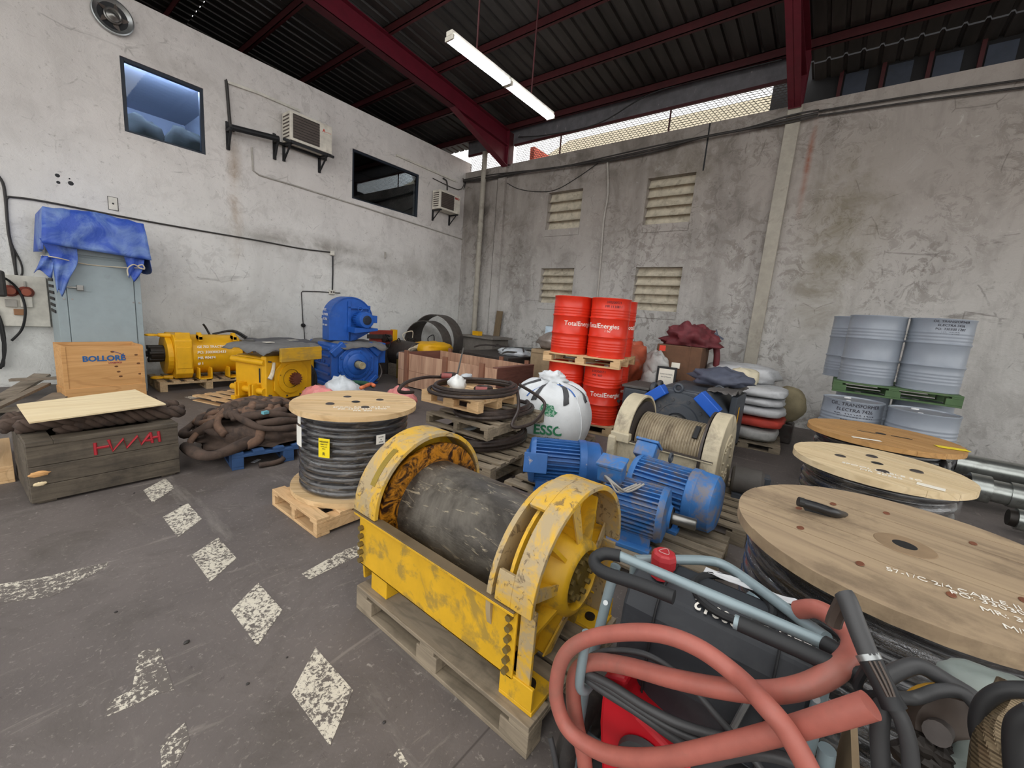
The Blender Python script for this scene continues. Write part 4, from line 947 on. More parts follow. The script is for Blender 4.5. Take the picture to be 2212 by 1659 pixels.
def film_mat():
    t = NT('cling_film'); t.t.nodes.remove(t.b)
    g = t.n('ShaderNodeBsdfGlossy'); g.inputs['Roughness'].default_value = .07; g.inputs['Color'].default_value = (.97, .98, 1, 1)
    d = t.n('ShaderNodeBsdfTranslucent'); d.inputs['Color'].default_value = (.75, .78, .82, 1)
    tr = t.n('ShaderNodeBsdfTransparent'); n = t.noise(3, 9, .7, t.map((1, 1, 6)), 1.2)
    b = t.n('ShaderNodeBump'); b.inputs['Strength'].default_value = 1; b.inputs['Distance'].default_value = .06; t.l(n, b.inputs['Height']); t.l(b.outputs[0], g.inputs['Normal'])
    m1 = t.n('ShaderNodeMixShader'); m1.inputs[0].default_value = .12; t.l(g.outputs[0], m1.inputs[1]); t.l(d.outputs[0], m1.inputs[2])
    m2 = t.n('ShaderNodeMixShader'); t.l(t.ramp(n, .47, .68, .02, .26), m2.inputs[0]); t.l(tr.outputs[0], m2.inputs[1]); t.l(m1.outputs[0], m2.inputs[2])
    t.l(m2.outputs[0], t.t.nodes['Material Output'].inputs[0]); return t.m
M['film'] = film_mat()
M['cable_blk'] = mat('black_power_cable', '1f1f21', .35, dirt='3b3a3a', damt=.3, bump=.05)
def spool(label, c, R_, Rc, z0, z1, wood_m, turns, th=.042, film=True, rz=0, cable=None, low=True, bolts=4, boards=6):
    t = thing('cable_spool', label, 'cable spool', (c[0], c[1], z0), rz); H = z1-z0
    def disc(za, zb, nm):
        bm = B(); w = 2*R_/boards
        for i in range(boards):
            x0, x1 = -R_+w*i+.0015, -R_+w*(i+1)-.0015; pts = []
            for k in range(9):
                x = x0+(x1-x0)*k/8; pts.append((x, math.sqrt(max(0, R_*R_-x*x))))
            lo = [(x, -y) for x, y in pts[::-1]]
            q = pts+lo
            q = [p for k, p in enumerate(q) if k == 0 or (abs(p[0]-q[k-1][0])+abs(p[1]-q[k-1][1])) > 1e-5]
            if abs(q[0][0]-q[-1][0])+abs(q[0][1]-q[-1][1]) < 1e-5: q.pop()
            prism(bm, [(p[0], p[1]) for p in q[::-1]], za+(.002*(i % 2)), zb-.0015*((i*7) % 3), Mx.Rotation(PI/2, 4, 'Z'))
        return part(nm, bm, wood_m, t)
    top = disc(H-th, H, 'top_flange')
    if low: disc(0, th, 'bottom_flange')
    part('hub_hole', lathe(B(), [(.036*R_/.5, 0), (.032*R_/.5, .0025), (0, .0025)], Mx.Translation((0, 0, H)), 18), M['black'], t)
    for i in range(bolts):
        a = 2*PI*i/bolts+.5; part('bolt_washer', lathe(B(), [(.036, -.002), (.03, .004), (0, .004)], Mx.Translation((R_*.42*_c(a), R_*.42*_s(a), H)), 16), M['dark_steel'], t, smooth=True)
    prof = []; h = H-2*th; n = turns
    for i in range(n):
        zc = th+h*(i+.5)/n; r = h/n/2
        for k in range(7):
            a = -PI/2+PI*k/6; prof.append((Rc-r+r*_c(a)+.006*N.noise(V((i*3.1, 0, 1))), zc+r*_s(a)*.98))
    part('cable', lathe(B(), prof, seg=56), cable or M['wrap'], t, smooth=2)
    if film:
        bm = B(); grid(bm, 64, 14, lambda u, v: V(((Rc+.010+.008*N.noise(V((4*_c(2*PI*u), 4*_s(2*PI*u), v*3))))*_c(2*PI*u), (Rc+.010+.008*N.noise(V((4*_c(2*PI*u), 4*_s(2*PI*u), v*3))))*_s(2*PI*u), th+.004+(h-.008)*v)), wrap=True)
        part('film_wrap', bm, M['film'], t, smooth=2)
    return t, H
# spool on the small pallet in the foreground left of the winch
pallet('new pale pallet under the film-wrapped cable spool left of the yellow winch', (1.33, 2.69, 0), R(1), L=.72, W=1.0, H=.14, boards=6, wood_m=M['pallet_new'], solid_side=True)
SR1 = R(-40)
t, H = spool('cable spool wrapped in shiny film with a yellow label, left of the yellow winch', (1.87, 3.10), .50, .435, .142, .868, M['spool'], 11, rz=SR1)
yl = flat('label_yellow', 'f0d816', .5); wl_ = flat('label_white', 'e8e6de', .6); bk = M['text_black']
def sticker_on(t, ang, z, w, h, m, lines, R_, tm=None):
    bm = B(); n = 8; vs = []
    for i in range(n+1):
        a = ang+(w/R_)*(i/n-.5); vs.append((bm.verts.new(((R_)*_c(a), (R_)*_s(a), z-h/2)), bm.verts.new(((R_)*_c(a), (R_)*_s(a), z+h/2))))
    for a, b in zip(vs, vs[1:]): bm.faces.new((a[0], b[0], b[1], a[1]))
    part('label', bm, m, t, solid=.0)
    for s_, sz, dz in lines:
        M_ = Mx.Rotation(ang, 4, 'Z') @ Mx.Translation((R_+.002, 0, z+dz)) @ face_mx((0, 0, 0), (0, 1, 0), (0, 0, 1))
        text('label_text', s_, sz, tm or bk, t, M_, bend=R_)
va = math.atan2(0-3.10, 0-1.87)-SR1     # bearing of the camera seen from the spool
sticker_on(t, va-.50, .46, .09, .15, yl, [('NEXANS', .018, .05), ('CABLE 11 KV', .010, .03), ('3 x 95 mm2', .010, .012), ('500 m', .010, -.005), ('R', .035, -.045)], .458)
sticker_on(t, va+.42, .52, .075, .075, wl_, [('CAT.-NO.', .010, .02), ('75', .012, 0), ('4301300', .010, -.02)], .458)
sticker_on(t, va-1.12, .50, .10, .16, wl_, [], .458); sticker_on(t, va-1.1, .63, .06, .06, wl_, [], .458)
for k, s_ in enumerate(('SPOOL RG CABLE 1/C', 'PO 4300 4301 5000', 'MR 300')): text('handwriting', s_, .045, M['text_white'], t, Mx.Translation((0, 0, H+.001)) @ Mx.Rotation(va+PI/2, 4, 'Z') @ Mx.Translation((.05, -.20-.06*k, 0)), wob=.003)
# brown slings heaped on a blue pallet
M['blue_pal'] = mat('blue_painted_timber', '2c4c78', .7, dirt='4d4a48', damt=.5)
M['sling_b'] = mat('reddish_brown_sling', '6d5444', .9, var=.3, scale=8, dirt='352b26', dlo=.5, dhi=.7, damt=.8, bump=.4)
pt = pallet('blue pallet under the heap of brown slings', (1.33, 4.35, 0), R(-8), L=1.25, W=1.0, H=.17, boards=6, wood_m=M['blue_pal'])
solo('sling_heap', blob((1.78, 4.93, .15), (.58, .58, .24), .25, 2.6, 4, 40, 20, flatz=.171), M['sling'], 'dark mound of brown slings at the core of the heap on the blue pallet', 'sling heap', smooth=2)
rs = random.Random(11)
def on_heap(x, y): return .17+max(0, .30*(1-((x-1.78)/.66)**2-((y-4.93)/.66)**2))
for i in range(44):
    a0 = rs.uniform(0, 2*PI); rr = rs.uniform(.10, .52); pts = []
    cx, cy_ = 1.76+rs.uniform(-.22, .22), 4.93+rs.uniform(-.25, .25); da = rs.uniform(1.6, 3.4)*rs.choice((-1, 1)); e = rs.uniform(.5, 1.1)
    for k in range(7):
        a = a0+da*k/6; x = cx+rr*_c(a); y = cy_+rr*e*_s(a); pts.append((x, y, max(.20, on_heap(x, y)+.03+.045*rs.random())))
    w = rs.uniform(.024, .044)
    bm = tube(B(), pts, lambda u, w=w: w*(1+.18*_s(u*17)), 9, 7)
    solo('lifting_sling', bm, M['sling'] if i % 3 else M['sling_b'], 'brown fabric lifting sling tangled in the heap on the blue pallet', 'sling', 'slings in the heap on the blue pallet', smooth=2)
fr = [on_z(400, 965, .19), on_z(450, 985, .19), on_z(520, 962, .22), on_z(575, 930, .25)]
solo('lifting_sling', tube(B(), fr, lambda u: .05*(1+.15*_s(u*12)), 9, 7), M['sling'], 'thick brown sling along the front edge of the heap', 'sling', smooth=2)
fr = [on_z(556, 900, .40), on_z(562, 925, .33), on_z(558, 950, .24), on_z(532, 962, .21)]
solo('lifting_sling', tube(B(), fr, .048, 9, 7), M['sling_b'], 'reddish brown sling bight hanging down the front of the heap', 'sling', smooth=2)
fr = [on_z(588, 872, .45), on_z(597, 905, .36), on_z(606, 940, .16), on_z(614, 975, .06), on_z(606, 995, .03), on_z(560, 1005, .03)]
solo('lifting_sling', tube(B(), fr, lambda u: .026, 8, 7), M['sling'], 'long sling tail hanging off the heap to the floor with a white and blue tag', 'sling', smooth=2)
solo('sling_tag', bx((-.05, -.02, 0), (.05, .02, .004), Mx.Translation(on_z(553, 996, .004)) @ Mx.Rotation(.6, 4, 'Z')), [flat('tag_white', 'd9dde2')], 'white and blue tag on the floor beside the sling tail', 'tag')
solo('sling_tag', bx((-.03, -.02, 0), (.03, .02, .03), Mx.Translation(on_z(573, 894, .47)) @ Mx.Rotation(.3, 4, 'Z')), flat('tag_cyan', '6fb0bd'), 'small light blue tag on the sling heap', 'tag')
# pink bags behind the spool
M['pink'] = mat('pink_plastic_sack', 'dd8a86', .45, dirt='f0d0cc', dlo=.5, damt=.6, bump=.3); M['bagwhite'] = mat('white_printed_sack', 'c9ced2', .5, dirt='6f8296', dlo=.55, damt=.6, bump=.3)
solo('sack', blob(on_z(690, 866, .2), (.22, .36, .22), .22, 3.2, 3, flatz=0), M['pink'], 'pink plastic sack behind the left edge of the film-wrapped spool', 'sack', smooth=2)
solo('sack', blob(on_z(738, 856, .22), (.34, .34, .30), .22, 3.2, 5, flatz=0), M['bagwhite'], 'white and pink printed sack behind the film-wrapped spool', 'sack', smooth=2)
solo('sack', blob(on_z(866, 864, .2), (.20, .26, .20), .2, 3.2, 7, flatz=0), M['pink'], 'pink sack between the spool and the wire rope pallets', 'sack', smooth=2)
bm = tube(B(), [on_z(x, y, .42) for x, y in ((745, 832), (760, 826), (790, 828), (806, 834))], .035, 8, 5); solo('strap', bm, mat('green_webbing', '1e4a36', .8), 'dark green webbing strap lying on the sacks behind the spool', 'strap', smooth=2)
bm = tube(B(), [on_z(x, y, .44) for x, y in ((780, 838), (800, 830), (808, 833))], .03, 8, 5); solo('glove', bm, mat('orange_rubber', 'd2744a', .6), 'orange rubber scrap on the sacks behind the spool', 'scrap', smooth=2)
# ------------------------------------------------------------------ wire ropes on three pallets
M['wirerope'] = mat('greasy_wire_rope', '3a312d', .5, .3, var=.3, scale=40, dirt='6b5a50', dlo=.55, damt=.5, bump=.5)
def rope_coil(label, c, rx, ry, n, r, z0, rise, seed, jit=.05, tail=None):
    rs = random.Random(seed); pts = []
    for i in range(n*18):
        a = 2*PI*i/18; k = i//18; j = 1+jit*N.noise(V((i*.13, seed, 0)))*2-.05*(k % 3)
        pts.append((c[0]+rx*j*_c(a), c[1]+ry*j*_s(a), z0+r+rise*i/(n*18)+.012*N.noise(V((i*.21, seed, 4)))))
    bm = B(); P = spline(pts, 2)
    if tail: P = P+spline([P[-1]]+tail, 9)[1:]
    tube(bm, P, r, 7)
    return solo('wire_rope', bm, M['wirerope'], label, 'wire rope', smooth=True)
p0_ = pallet('lowest dark pallet hidden under the wire rope stack', (2.80, 2.36, 0), R(5), L=.9, W=1.22, H=.14, boards=7, wood_m=M['pallet_grey'])
p1_ = pallet('wide worn pallet at the bottom of the wire rope stack', (2.74, 2.28, .141), R(7), L=.98, W=1.28, H=.145, boards=8, wood_m=M['pallet_grey'])
rope_coil('thick wire rope coil on the bottom pallet of the rope stack', (3.33, 2.92), .56, .42, 5, .024, .287, .10, 3, .07)
p2_ = pallet('middle pallet of the wire rope stack', (2.94, 2.52, .45), R(4), L=.86, W=1.12, H=.135, boards=6, wood_m=M['pallet_grey'], solid_side=True)
rope_coil('wire rope coil between the middle and top pallets', (3.52, 2.93), .54, .36, 3, .024, .586, .07, 9, .07)
p3_ = pallet('small pale pallet on top of the wire rope stack', (2.95, 2.68, .69), R(6), L=.78, W=.78, H=.13, boards=6, wood_m=M['pallet_new'])
rope_coil('loose wire rope loops on top of the pallet stack', (3.28, 3.05), .55, .42, 3, .019, .822, .08, 21, .12, [(3.6, 2.7, .86), (3.45, 2.55, .70), (3.2, 2.42, .58), (3.5, 2.36, .60), (3.95, 2.55, .72), (3.9, 2.9, .88)])
bm = tube(B(), [on_z(x, y, z) for x, y, z in ((962, 815, .88), (920, 815, .9), (880, 825, .92), (862, 842, .9), (872, 848, .86), (892, 847, .84))], .019, 7, 6); solo('wire_rope', bm, M['wirerope'], 'stiff wire rope loop sticking out left of the top pallet', 'wire rope', smooth=True)
for q, nm in (((1036, 842, .90), 'front'), ((962, 812, .92), 'back')):
    c = on_z(*q); t = thing('shackle', 'red-pinned steel shackle at the %s of the top rope coil' % nm, 'shackle', tuple(c))
    part('pin', cyl(B(), (-.03, .03, 0), (.05, -.06, .0), .035, seg=14), mat('red_pin', '8a4440', .5), t, smooth=True); part('bow', tube(B(), [(.0, .06, 0), (.12, .12, .0), (.20, .06, 0), (.16, -.02, 0), (.05, -.03, 0)], .022, 8, 4), M['wirerope'], t, smooth=True)
solo('plastic_bag', blob(on_z(988, 830, .90), (.10, .09, .10), .3, 2.5, 8, 18, 12), mat('clear_white_plastic', 'd9dad8', .3, dirt='9a9a98'), 'crumpled white plastic bag on the top wire rope coil', 'bag', smooth=2)
solo('rod', tube(B(), [on_z(983, 830, .85), on_z(1001, 752, 1.05)], .012, 8), M['steel'], 'thin steel rod standing up behind the top wire rope coil', 'rod')
solo('film_scrap', blob(on_z(1005, 922, .42), (.16, .12, .03), .2, 2.5, 9, 18, 8), M['bagwhite'], 'white film scrap on the bottom wire rope coil', 'scrap', smooth=2)
for q, rad, m, nm, lab in (((975, 873, .60), (.10, .05, .03), M['pink'], 'scrap', 'pink strip between the middle and top rope pallets'), ((1008, 812, .90), (.09, .05, .03), M['bagwhite'], 'film_scrap', 'white paper scrap behind the top rope coil')):
    solo(nm, blob(on_z(*q), rad, .3, 2.5, 8, 16, 10), m, lab, 'scrap', smooth=2)
# ------------------------------------------------------------------ big bag
M['fibc'] = mat('white_woven_sack', 'dfe2e4', .7, var=.05, dirt='b9bec2', dlo=.5, damt=.4, dscale=3, bump=.5)
pallet('worn pallet under the white bulk bag', (4.10, 2.34, 0), R(4), L=1.1, W=1.05, H=.12, boards=7, wood_m=M['pallet_grey'])
bcx, bcy = 4.58, 2.86
t = thing('bulk_bag', 'large white woven bulk bag with green lettering beside the red drums', 'bag', (bcx, bcy, .121), R(28))
bm = B(); nu, nv = 48, 26
def bagf(u, v):
    a = 2*PI*u; th = v
    sq = 1/ (abs(_c(a))**3.2+abs(_s(a))**3.2)**(1/3.2)
    if v < .62: k = v/.62; r = .49+.075*_s(PI*k); z = .58*k
    else: k = (v-.62)/.38; r = (.49-.02)*(1-k**1.9)**.9+.06*(k > .93); z = .58+.20*k**.7+.04*_s(a*7+N.noise(V((_c(a), _s(a), 3)))*3)*k*(1-k)*2.5
    pl = 1+.06*_s(a*12+N.noise(V((a, v*3, 2)))*5)*max(0, v-.55)*2+.02*N.noise(V((3*_c(a), 3*_s(a), v*4)))
    s2 = 1+(sq-1)*(.75 if v < .7 else .75*(1-v)/.3)
    return V((r*pl*s2*_c(a), r*pl*s2*_s(a), z+.02*N.noise(V((4*_c(a), 4*_s(a), v*5)))*(v > .1)+.03*N.noise(V((7*_c(a), 7*_s(a), v*9)))*(v > .5)))
grid(bm, nu, nv, bagf, wrap=True)
part('bag_body', bm, M['fibc'], t, smooth=2)
part('tied_neck', blob((.0, .0, .79), (.15, .17, .09), .45, 3, 2, 26, 14), M['fibc'], t, smooth=2)
part('bag_floor', bx((-.4, -.4, 0), (.4, .4, .01)), M['fibc'], t)
cb = math.atan2(-bcy, -bcx)-R(28)
def on_bag(da, v, out=.008):
    p = bagf(((cb+da)/(2*PI)) % 1, v); return p+V((p.x, p.y, 0)).normalized()*out
strapm = mat('dark_strap', '4a4a4c', .8)
for da, w in ((-.95, .045), (-.35, .06), (.42, .06), (1.0, .05)):
    bm = B(); grid(bm, 5, 9, lambda u, v: on_bag(da+(u-.5)*w*2.1+.10*(v-.5), .60+.33*v, .012)); part('lifting_strap', bm, strapm, t, smooth=2, solid=.006)
bluem = flat('blue_seam', '3f6fb8'); 
part('corner_seam', tube(B(), [on_bag(.74-.006*k, .02+.055*k, .01) for k in range(15)], .009, 6), M['fibc'], t)
part('tie_cord', tube(B(), [on_bag(.62, .70, .012), on_bag(.58, .78, .014), on_bag(.5, .88, .014), on_bag(.35, .93, .02)], .008, 6, 4), bluem, t)
part('tie_cord', tube(B(), [on_bag(-.62, .66, .012), on_bag(-.6, .76, .014), on_bag(-.5, .9, .014)], .007, 6, 4), bluem, t)
gm = flat('print_green', '2f7a55', .8)
def bagtext(s_, sz, da0, v0, m, bold=0.):
    Mt = Mx.Rotation(cb+da0, 4, 'Z'); p = on_bag(da0, v0, .0); r = V((p.x, p.y, 0)).length
    return text('printed_lettering', s_, sz, m, t, Mt @ Mx.Translation((r+.012, 0, p.z)) @ face_mx((0, 0, 0), (0, 1, 0), (0, 0, 1)), bend=r*3.5, bold=bold)
bagtext('ESSC', .165, .0, .23, gm, .005)
bagtext('Technical Equipment', .036, .0, .125, bk, .001); bagtext('Company', .036, .12, .08, bk, .001)
afr = [(-.5, .45), (-.36, .62), (-.1, .64), (.1, .56), (.3, .56), (.40, .30), (.50, .16), (.62, .16), (.45, -.05), (.36, -.22), (.38, -.40), (.24, -.52), (.16, -.72), (-.02, -.80), (-.12, -.60), (-.18, -.36), (-.10, -.18), (-.20, -.02), (-.24, .10), (-.44, .10), (-.56, .24)]
p = on_bag(-.03, .50, 0); r = V((p.x, p.y, 0)).length
bm = prism(B(), [(x*.19, y*.19) for x, y in afr], 0, .004, Mx.Rotation(cb-.03, 4, 'Z') @ Mx.Translation((r+.012, 0, p.z-.04)) @ face_mx((0, 0, 0), (0, 1, 0), (0, 0, 1)))
part('printed_map', bm, mat('map_green', '3c8a63', .8, dirt='cfe2d8', dlo=.5, dhi=.56, damt=.8, dscale=40), t)
# ------------------------------------------------------------------ drums
M['drum_red'] = mat('drum_red', 'd8331c', .32, var=.05, dirt='a8281a', dlo=.6, damt=.4, bump=.03); M['drum_grey'] = mat('drum_grey', '8c939d', .32, var=.05, dirt='7f8894', damt=.35, bump=.03)
M['drum_lid'] = mat('drum_lid', '7f8186', .5, dirt='5c5853', damt=.6)
def drum_proto(label, mbody, mlid, loc, rz, group, Rr=.29, H=.885, bung=True):
    t = thing('oil_drum', label, 'drum', loc, rz, group)
    pr = [(0, .012), (Rr-.02, .012), (Rr-.012, 0), (Rr+.004, 0), (Rr+.005, .014), (Rr-.001, .02)]
    def bead(z, h, w): return [(Rr, z-w), (Rr+h*.7, z-w*.4), (Rr+h, z), (Rr+h*.7, z+w*.4), (Rr, z+w)]
    for z in (.10, .14, .18, .22): pr += bead(z*H/.885, .0045, .017)
    pr += bead(.31*H/.885, .013, .022)+bead(.585*H/.885, .013, .022)
    for z in (.635, .675, .715): pr += bead(z*H/.885, .0045, .017)
    pr += [(Rr, H-.02), (Rr+.005, H-.014), (Rr+.005, H), (Rr-.006, H), (Rr-.012, H-.014)]
    part('shell', lathe(B(), pr, seg=56), mbody, t, smooth=True)
    part('lid', lathe(B(), [(Rr-.0125, H-.0135), (Rr-.03, H-.020), (Rr*.5, H-.018), (0, H-.018)], seg=48), mlid, t, smooth=True)
    if bung:
        for x, r in ((.19, .035), (-.19, .022)): part('bung', cyl(B(), (x, .05, H-.02), (x, .05, H-.004), r, seg=18), flat('bung_white', 'dedede', .5), t)
    return t
def cam_ang(c): return math.atan2(-c[1], -c[0])
def drum_text(t, s_, size, z, off, Rr, m, bold=0., wob=0., align='CENTER', depth=.0012):
    "off is the angle of the text centre from the bearing of the camera, positive to the right as seen"
    base = cam_ang(t.location)-t.rotation_euler.z+off
    return text('lettering', s_, size, m, t, Mx.Rotation(base, 4, 'Z') @ Mx.Translation((Rr, 0, z)) @ face_mx((0, 0, 0), (0, 1, 0), (0, 0, 1)), bend=Rr, bold=bold, wob=wob, align=align, depth=depth)
RD = R(11); prx, pry = 5.66, 2.40
def pl2(u, v, c=(prx, pry), a=RD): return (c[0]+u*_c(a)-v*_s(a), c[1]+u*_s(a)+v*_c(a))
pallet('floor pallet under the lower red drums', (prx-.02, pry, 0), RD, L=1.22, W=1.18, H=.14, boards=8, wood_m=M['pallet'])
pallet('pallet carrying the upper red drums', (prx-.02, pry, 1.027), RD, L=1.22, W=1.18, H=.144, boards=8, wood_m=M['pallet_new'])
spots = [(.30, .31), (.30, .92), (.89, .33), (.90, .92)]
red_lab = [('right-hand front red drum on the upper pallet', 'left front red drum on the upper pallet', 'red drum at the right rear of the upper pallet', 'red drum half hidden behind the upper pair'),
           ('front red drum of the lower tier beside the bulk bag', 'lower red drum behind the bulk bag top', 'lower red drum at the right behind the beige winch')]
first = None
for lev, z in ((0, 1.172), (1, .141)):
    for k, s_ in enumerate(spots):
        if lev and k == 3: continue
        p = pl2(*s_)
        if first is None: first = dr_ = drum_proto(red_lab[0][0], M['drum_red'], M['drum_red'], (p[0], p[1], z), 0, 'red oil drums on two pallets')
        else: dr_ = None
        if dr_ is None:
            t = bpy.data.objects.new('oil_drum', None); C.objects.link(t); t.location = (p[0], p[1], z); t.empty_display_size = .1; MW[t.name] = Mx.Translation(t.location)
            t['label'] = red_lab[lev][k]; t['category'] = 'drum'; t['group'] = 'red oil drums on two pallets'
            for ch in [o for o in bpy.data.objects if o.parent == first and not o.name.startswith('lettering')]:
                c = ch.copy(); C.objects.link(c); c.parent = t
        else: t = dr_; first = t
        off = {(0, 0): -.38, (0, 1): .55, (0, 2): 1.42, (0, 3): 1.2, (1, 0): .35, (1, 1): 1.0, (1, 2): .60}[(lev, k)]
        drum_text(t, 'TotalEnergies', .098, .47, off, .291, M['text_white'], .0008)
        if (lev, k) == (0, 0):
            drum_text(t, '330300571', .05, .82, .15, .291, bk, wob=.004); drum_text(t, 'MR 1110811', .05, .76, .15, .291, bk, wob=.004); drum_text(t, '1 bu', .05, .40, -.05, .291, M['text_white'], wob=.004)
            drum_text(t, 'S', .06, .49, -1.75, .291, M['text_white'])
        if (lev, k) == (1, 0): drum_text(t, '330300571', .05, .82, -.25, .291, bk, wob=.004); drum_text(t, 'MR 907', .05, .76, -.3, .291, bk, wob=.004)
# grey drums by the right-hand wall
M['green_pal'] = mat('green_painted_timber', '46603c', .7, dirt='6d6a50', dlo=.56, damt=.6)
pallet('green pallet carrying the upper grey drums', (6.98, -1.29, 1.035), 0, L=1.22, W=1.15, H=.144, boards=8, wood_m=M['green_pal'])
pallet('green pallet on the floor under the lower grey drums', (5.92, -1.22, 0), R(-3), L=1.25, W=1.2, H=.135, boards=8, wood_m=M['green_pal'])
pallet('green floor pallet near the wall under the rear grey drums', (7.12, -1.25, 0), 0, L=1.22, W=1.1, H=.135, boards=8, wood_m=M['green_pal'])
gspots = [((7.31, -.40, 1.181), 'left front grey drum on the green upper pallet'), ((7.31, -1.0, 1.181), 'right front grey drum on the green upper pallet, with handwriting near its rim'), ((7.93, -.22, 1.181), 'grey drum peeking out at the left behind the upper pair'),
          ((6.43, -.29, .137), 'lower left grey drum with black handwriting behind the cable spools'), ((6.28, -.89, .137), 'lower right grey drum behind the cable spools'), ((7.42, -.42, .137), 'lower rear grey drum under the left side of the green pallet'), ((7.42, -1.02, .137), 'lower rear grey drum under the right side of the green pallet')]
gd = None
for (loc_, lab) in gspots:
    if gd is None: t = gd = drum_proto(lab, M['drum_grey'], M['drum_lid'], loc_, 0, 'grey oil drums on green pallets')
    else:
        t = bpy.data.objects.new('oil_drum', None); C.objects.link(t); t.location = loc_; t.empty_display_size = .1; MW[t.name] = Mx.Translation(V(loc_))
        t['label'] = lab; t['category'] = 'drum'; t['group'] = 'grey oil drums on green pallets'
        for ch in [o for o in bpy.data.objects if o.parent == gd and not o.name.startswith('lettering')]:
            c = ch.copy(); C.objects.link(c); c.parent = t
    if 'near its rim' in lab:
        for k, s_ in enumerate(('OIL TRANSFORMER', 'ELECTRA 7426', 'PO: 330300 1207', 'MR: 90422')): drum_text(t, s_, .038, .85-.045*k, .30, .291, bk, wob=.004)
    if 'black handwriting' in lab:
        for k, s_ in enumerate(('OIL, TRANSFORMER', 'ELECTRA 7426', 'PO: 330300 1207', 'MR: 30542')): drum_text(t, s_, .055, .84-.062*k, .12, .291, bk, wob=.004)
# ------------------------------------------------------------------ behind and right of the red drums
M['carton'] = mat('brown_carton', '644632', .85, dirt='4a3526', dlo=.5, damt=.6); M['carton_tan'] = mat('tan_carton', 'a08a6c', .85, dirt='6b5a46', damt=.5)
M['maroon'] = mat('maroon_tarpaulin', '6a2a30', .7, dirt='3e1a1e', dlo=.5, damt=.7, bump=.5); M['orange'] = mat('faded_orange_tarpaulin', 'd0684a', .7, dirt='b9a294', dlo=.5, damt=.7, bump=.5)
M['silver'] = mat('grey_film_bundle', 'aaa9a6', .4, dirt='6e6c69', dlo=.5, damt=.6, bump=.5)
solo('folded_tarpaulin', blob((7.3, 2.98, 1.02), (.38, .42, .40), .22, 2.6, 12, 30, 18), M['orange'], 'crumpled faded orange tarpaulin behind the right red drums', 'tarpaulin', smooth=2)
solo('support_box', bx((6.98, 2.62, 0), (7.7, 3.3, .64)), M['carton_tan'], 'tan box carrying the orange tarpaulin behind the red drums', 'box', bev=.01)
t = thing('cardboard_carton', 'large brown cardboard carton with white label beside the back wall', 'carton', (6.95, 1.62, 0), R(5))
part('carton_body', bx((0, 0, .45), (.78, .70, 1.42)), M['carton'], t, bev=.012)
part('carton_base', bx((.02, .02, 0), (.76, .68, .449)), M['carton'], t, bev=.012)
part('white_label', bx((-.004, .30, 1.05), (.002, .43, 1.14)), sticker, t)
part('red_sticker', bx((-.004, .56, 1.31), (.002, .66, 1.40)), flat('sticker_red', 'e0432e'), t)
part('strap', bx((-.006, .17, .46), (.79, .19, 1.425)), M['carton'], t)
text('lettering', 'FRAGILE', .05, bk, t, face_mx((-.003, .35, .85), (0, -1, 0), (0, 0, 1)))
solo('tarpaulin_heap', blob((7.35, 1.92, 1.50), (.36, .42, .27), .42, 2.3, 6, 40, 22, flatz=1.425), M['maroon'], 'crumpled maroon tarpaulin on top of the brown carton', 'tarpaulin', smooth=2)
solo('tarpaulin_fold', tube(B(), [(7.6, 1.68, 1.42), (7.5, 1.56, 1.46), (7.45, 1.50, 1.30), (7.5, 1.50, 1.1)], .05, 8, 5), M['maroon'], 'end of the maroon tarpaulin hanging down the right side of the carton', 'tarpaulin', smooth=2)
t = thing('framed_notice', 'small black-framed notice leaning in front of the brown carton', 'notice', tuple(on_x(1437, 815, 6.6)), R(8))
part('frame', bx((0, -.16, -.16), (.02, .14, .17)), M['black_iron'], t, bev=.004); part('sheet', bx((-.004, -.125, -.125), (.002, .105, .135)), sticker, t)
for k, s_ in enumerate(('ZONE MATERIEL', 'EN ATTENTE')): text('lettering', s_, .026, bk, t, face_mx((-.005, -.01, .05-.045*k), (0, -1, 0), (0, 0, 1)))
part('stand', tube(B(), [(.012, -.01, -.15), (.012, -.01, -t.location.z+.004)], .012, 8), M['black_iron'], t)
solo('plastic_bag', blob(on_x(1418, 790, 6.75), (.13, .20, .24), .3, 2.2, 14, 24, 14), M['silver'], 'grey crumpled plastic bag between the red drums and the brown carton', 'bag', smooth=2)
solo('plastic_bag', blob(on_x(1405, 835, 6.72), (.12, .20, .40), .25, 2.2, 15, 24, 14, flatz=0), M['silver'], 'lower grey plastic bundle at the foot of the brown carton', 'bag', smooth=2)
# corner clutter left of the red drums
t = thing('cardboard_box', 'tan cardboard box under a grey plastic bag by the wall behind the red drums', 'box', (7.72, 4.78, 0), R(12))
part('box_body', bx((0, 0, 0), (.5, .62, .98)), M['carton_tan'], t, bev=.01); part('flap', bx((-.02, 0.02, .9), (0, .6, .985)), M['carton_tan'], t)
solo('plastic_bag', blob((7.95, 5.10, 1.16), (.24, .34, .19), .25, 2.4, 17, 26, 14, flatz=.985), mat('grey_brown_bag', '8b8078', .35, dirt='5c534c', damt=.5), 'shiny grey brown plastic bag on the tan cardboard box', 'bag', smooth=2)
t = thing('grey_box', 'grey and blue printed carton standing behind the shiny bag at the back wall', 'carton', (8.32, 4.72, 0), R(8))
part('box_body', bx((0, 0, 0), (.45, .75, 1.52)), mat('grey_carton', '8d8f90', .8), t, bev=.02); part('printed_face', bx((-.004, .35, 1.0), (.002, .75, 1.5)), mat('blue_white_print', 'b9cbd8', .6, dirt='6f95b8', damt=.5), t)
solo('board', slab([V((7.66, 4.70, 0)), V((7.72, 4.62, 0)), V((7.76, 4.64, 1.05)), V((7.70, 4.72, 1.05))], .03), M['black_iron'], 'narrow black board beside the tan cardboard box', 'board')
rs = random.Random(5)
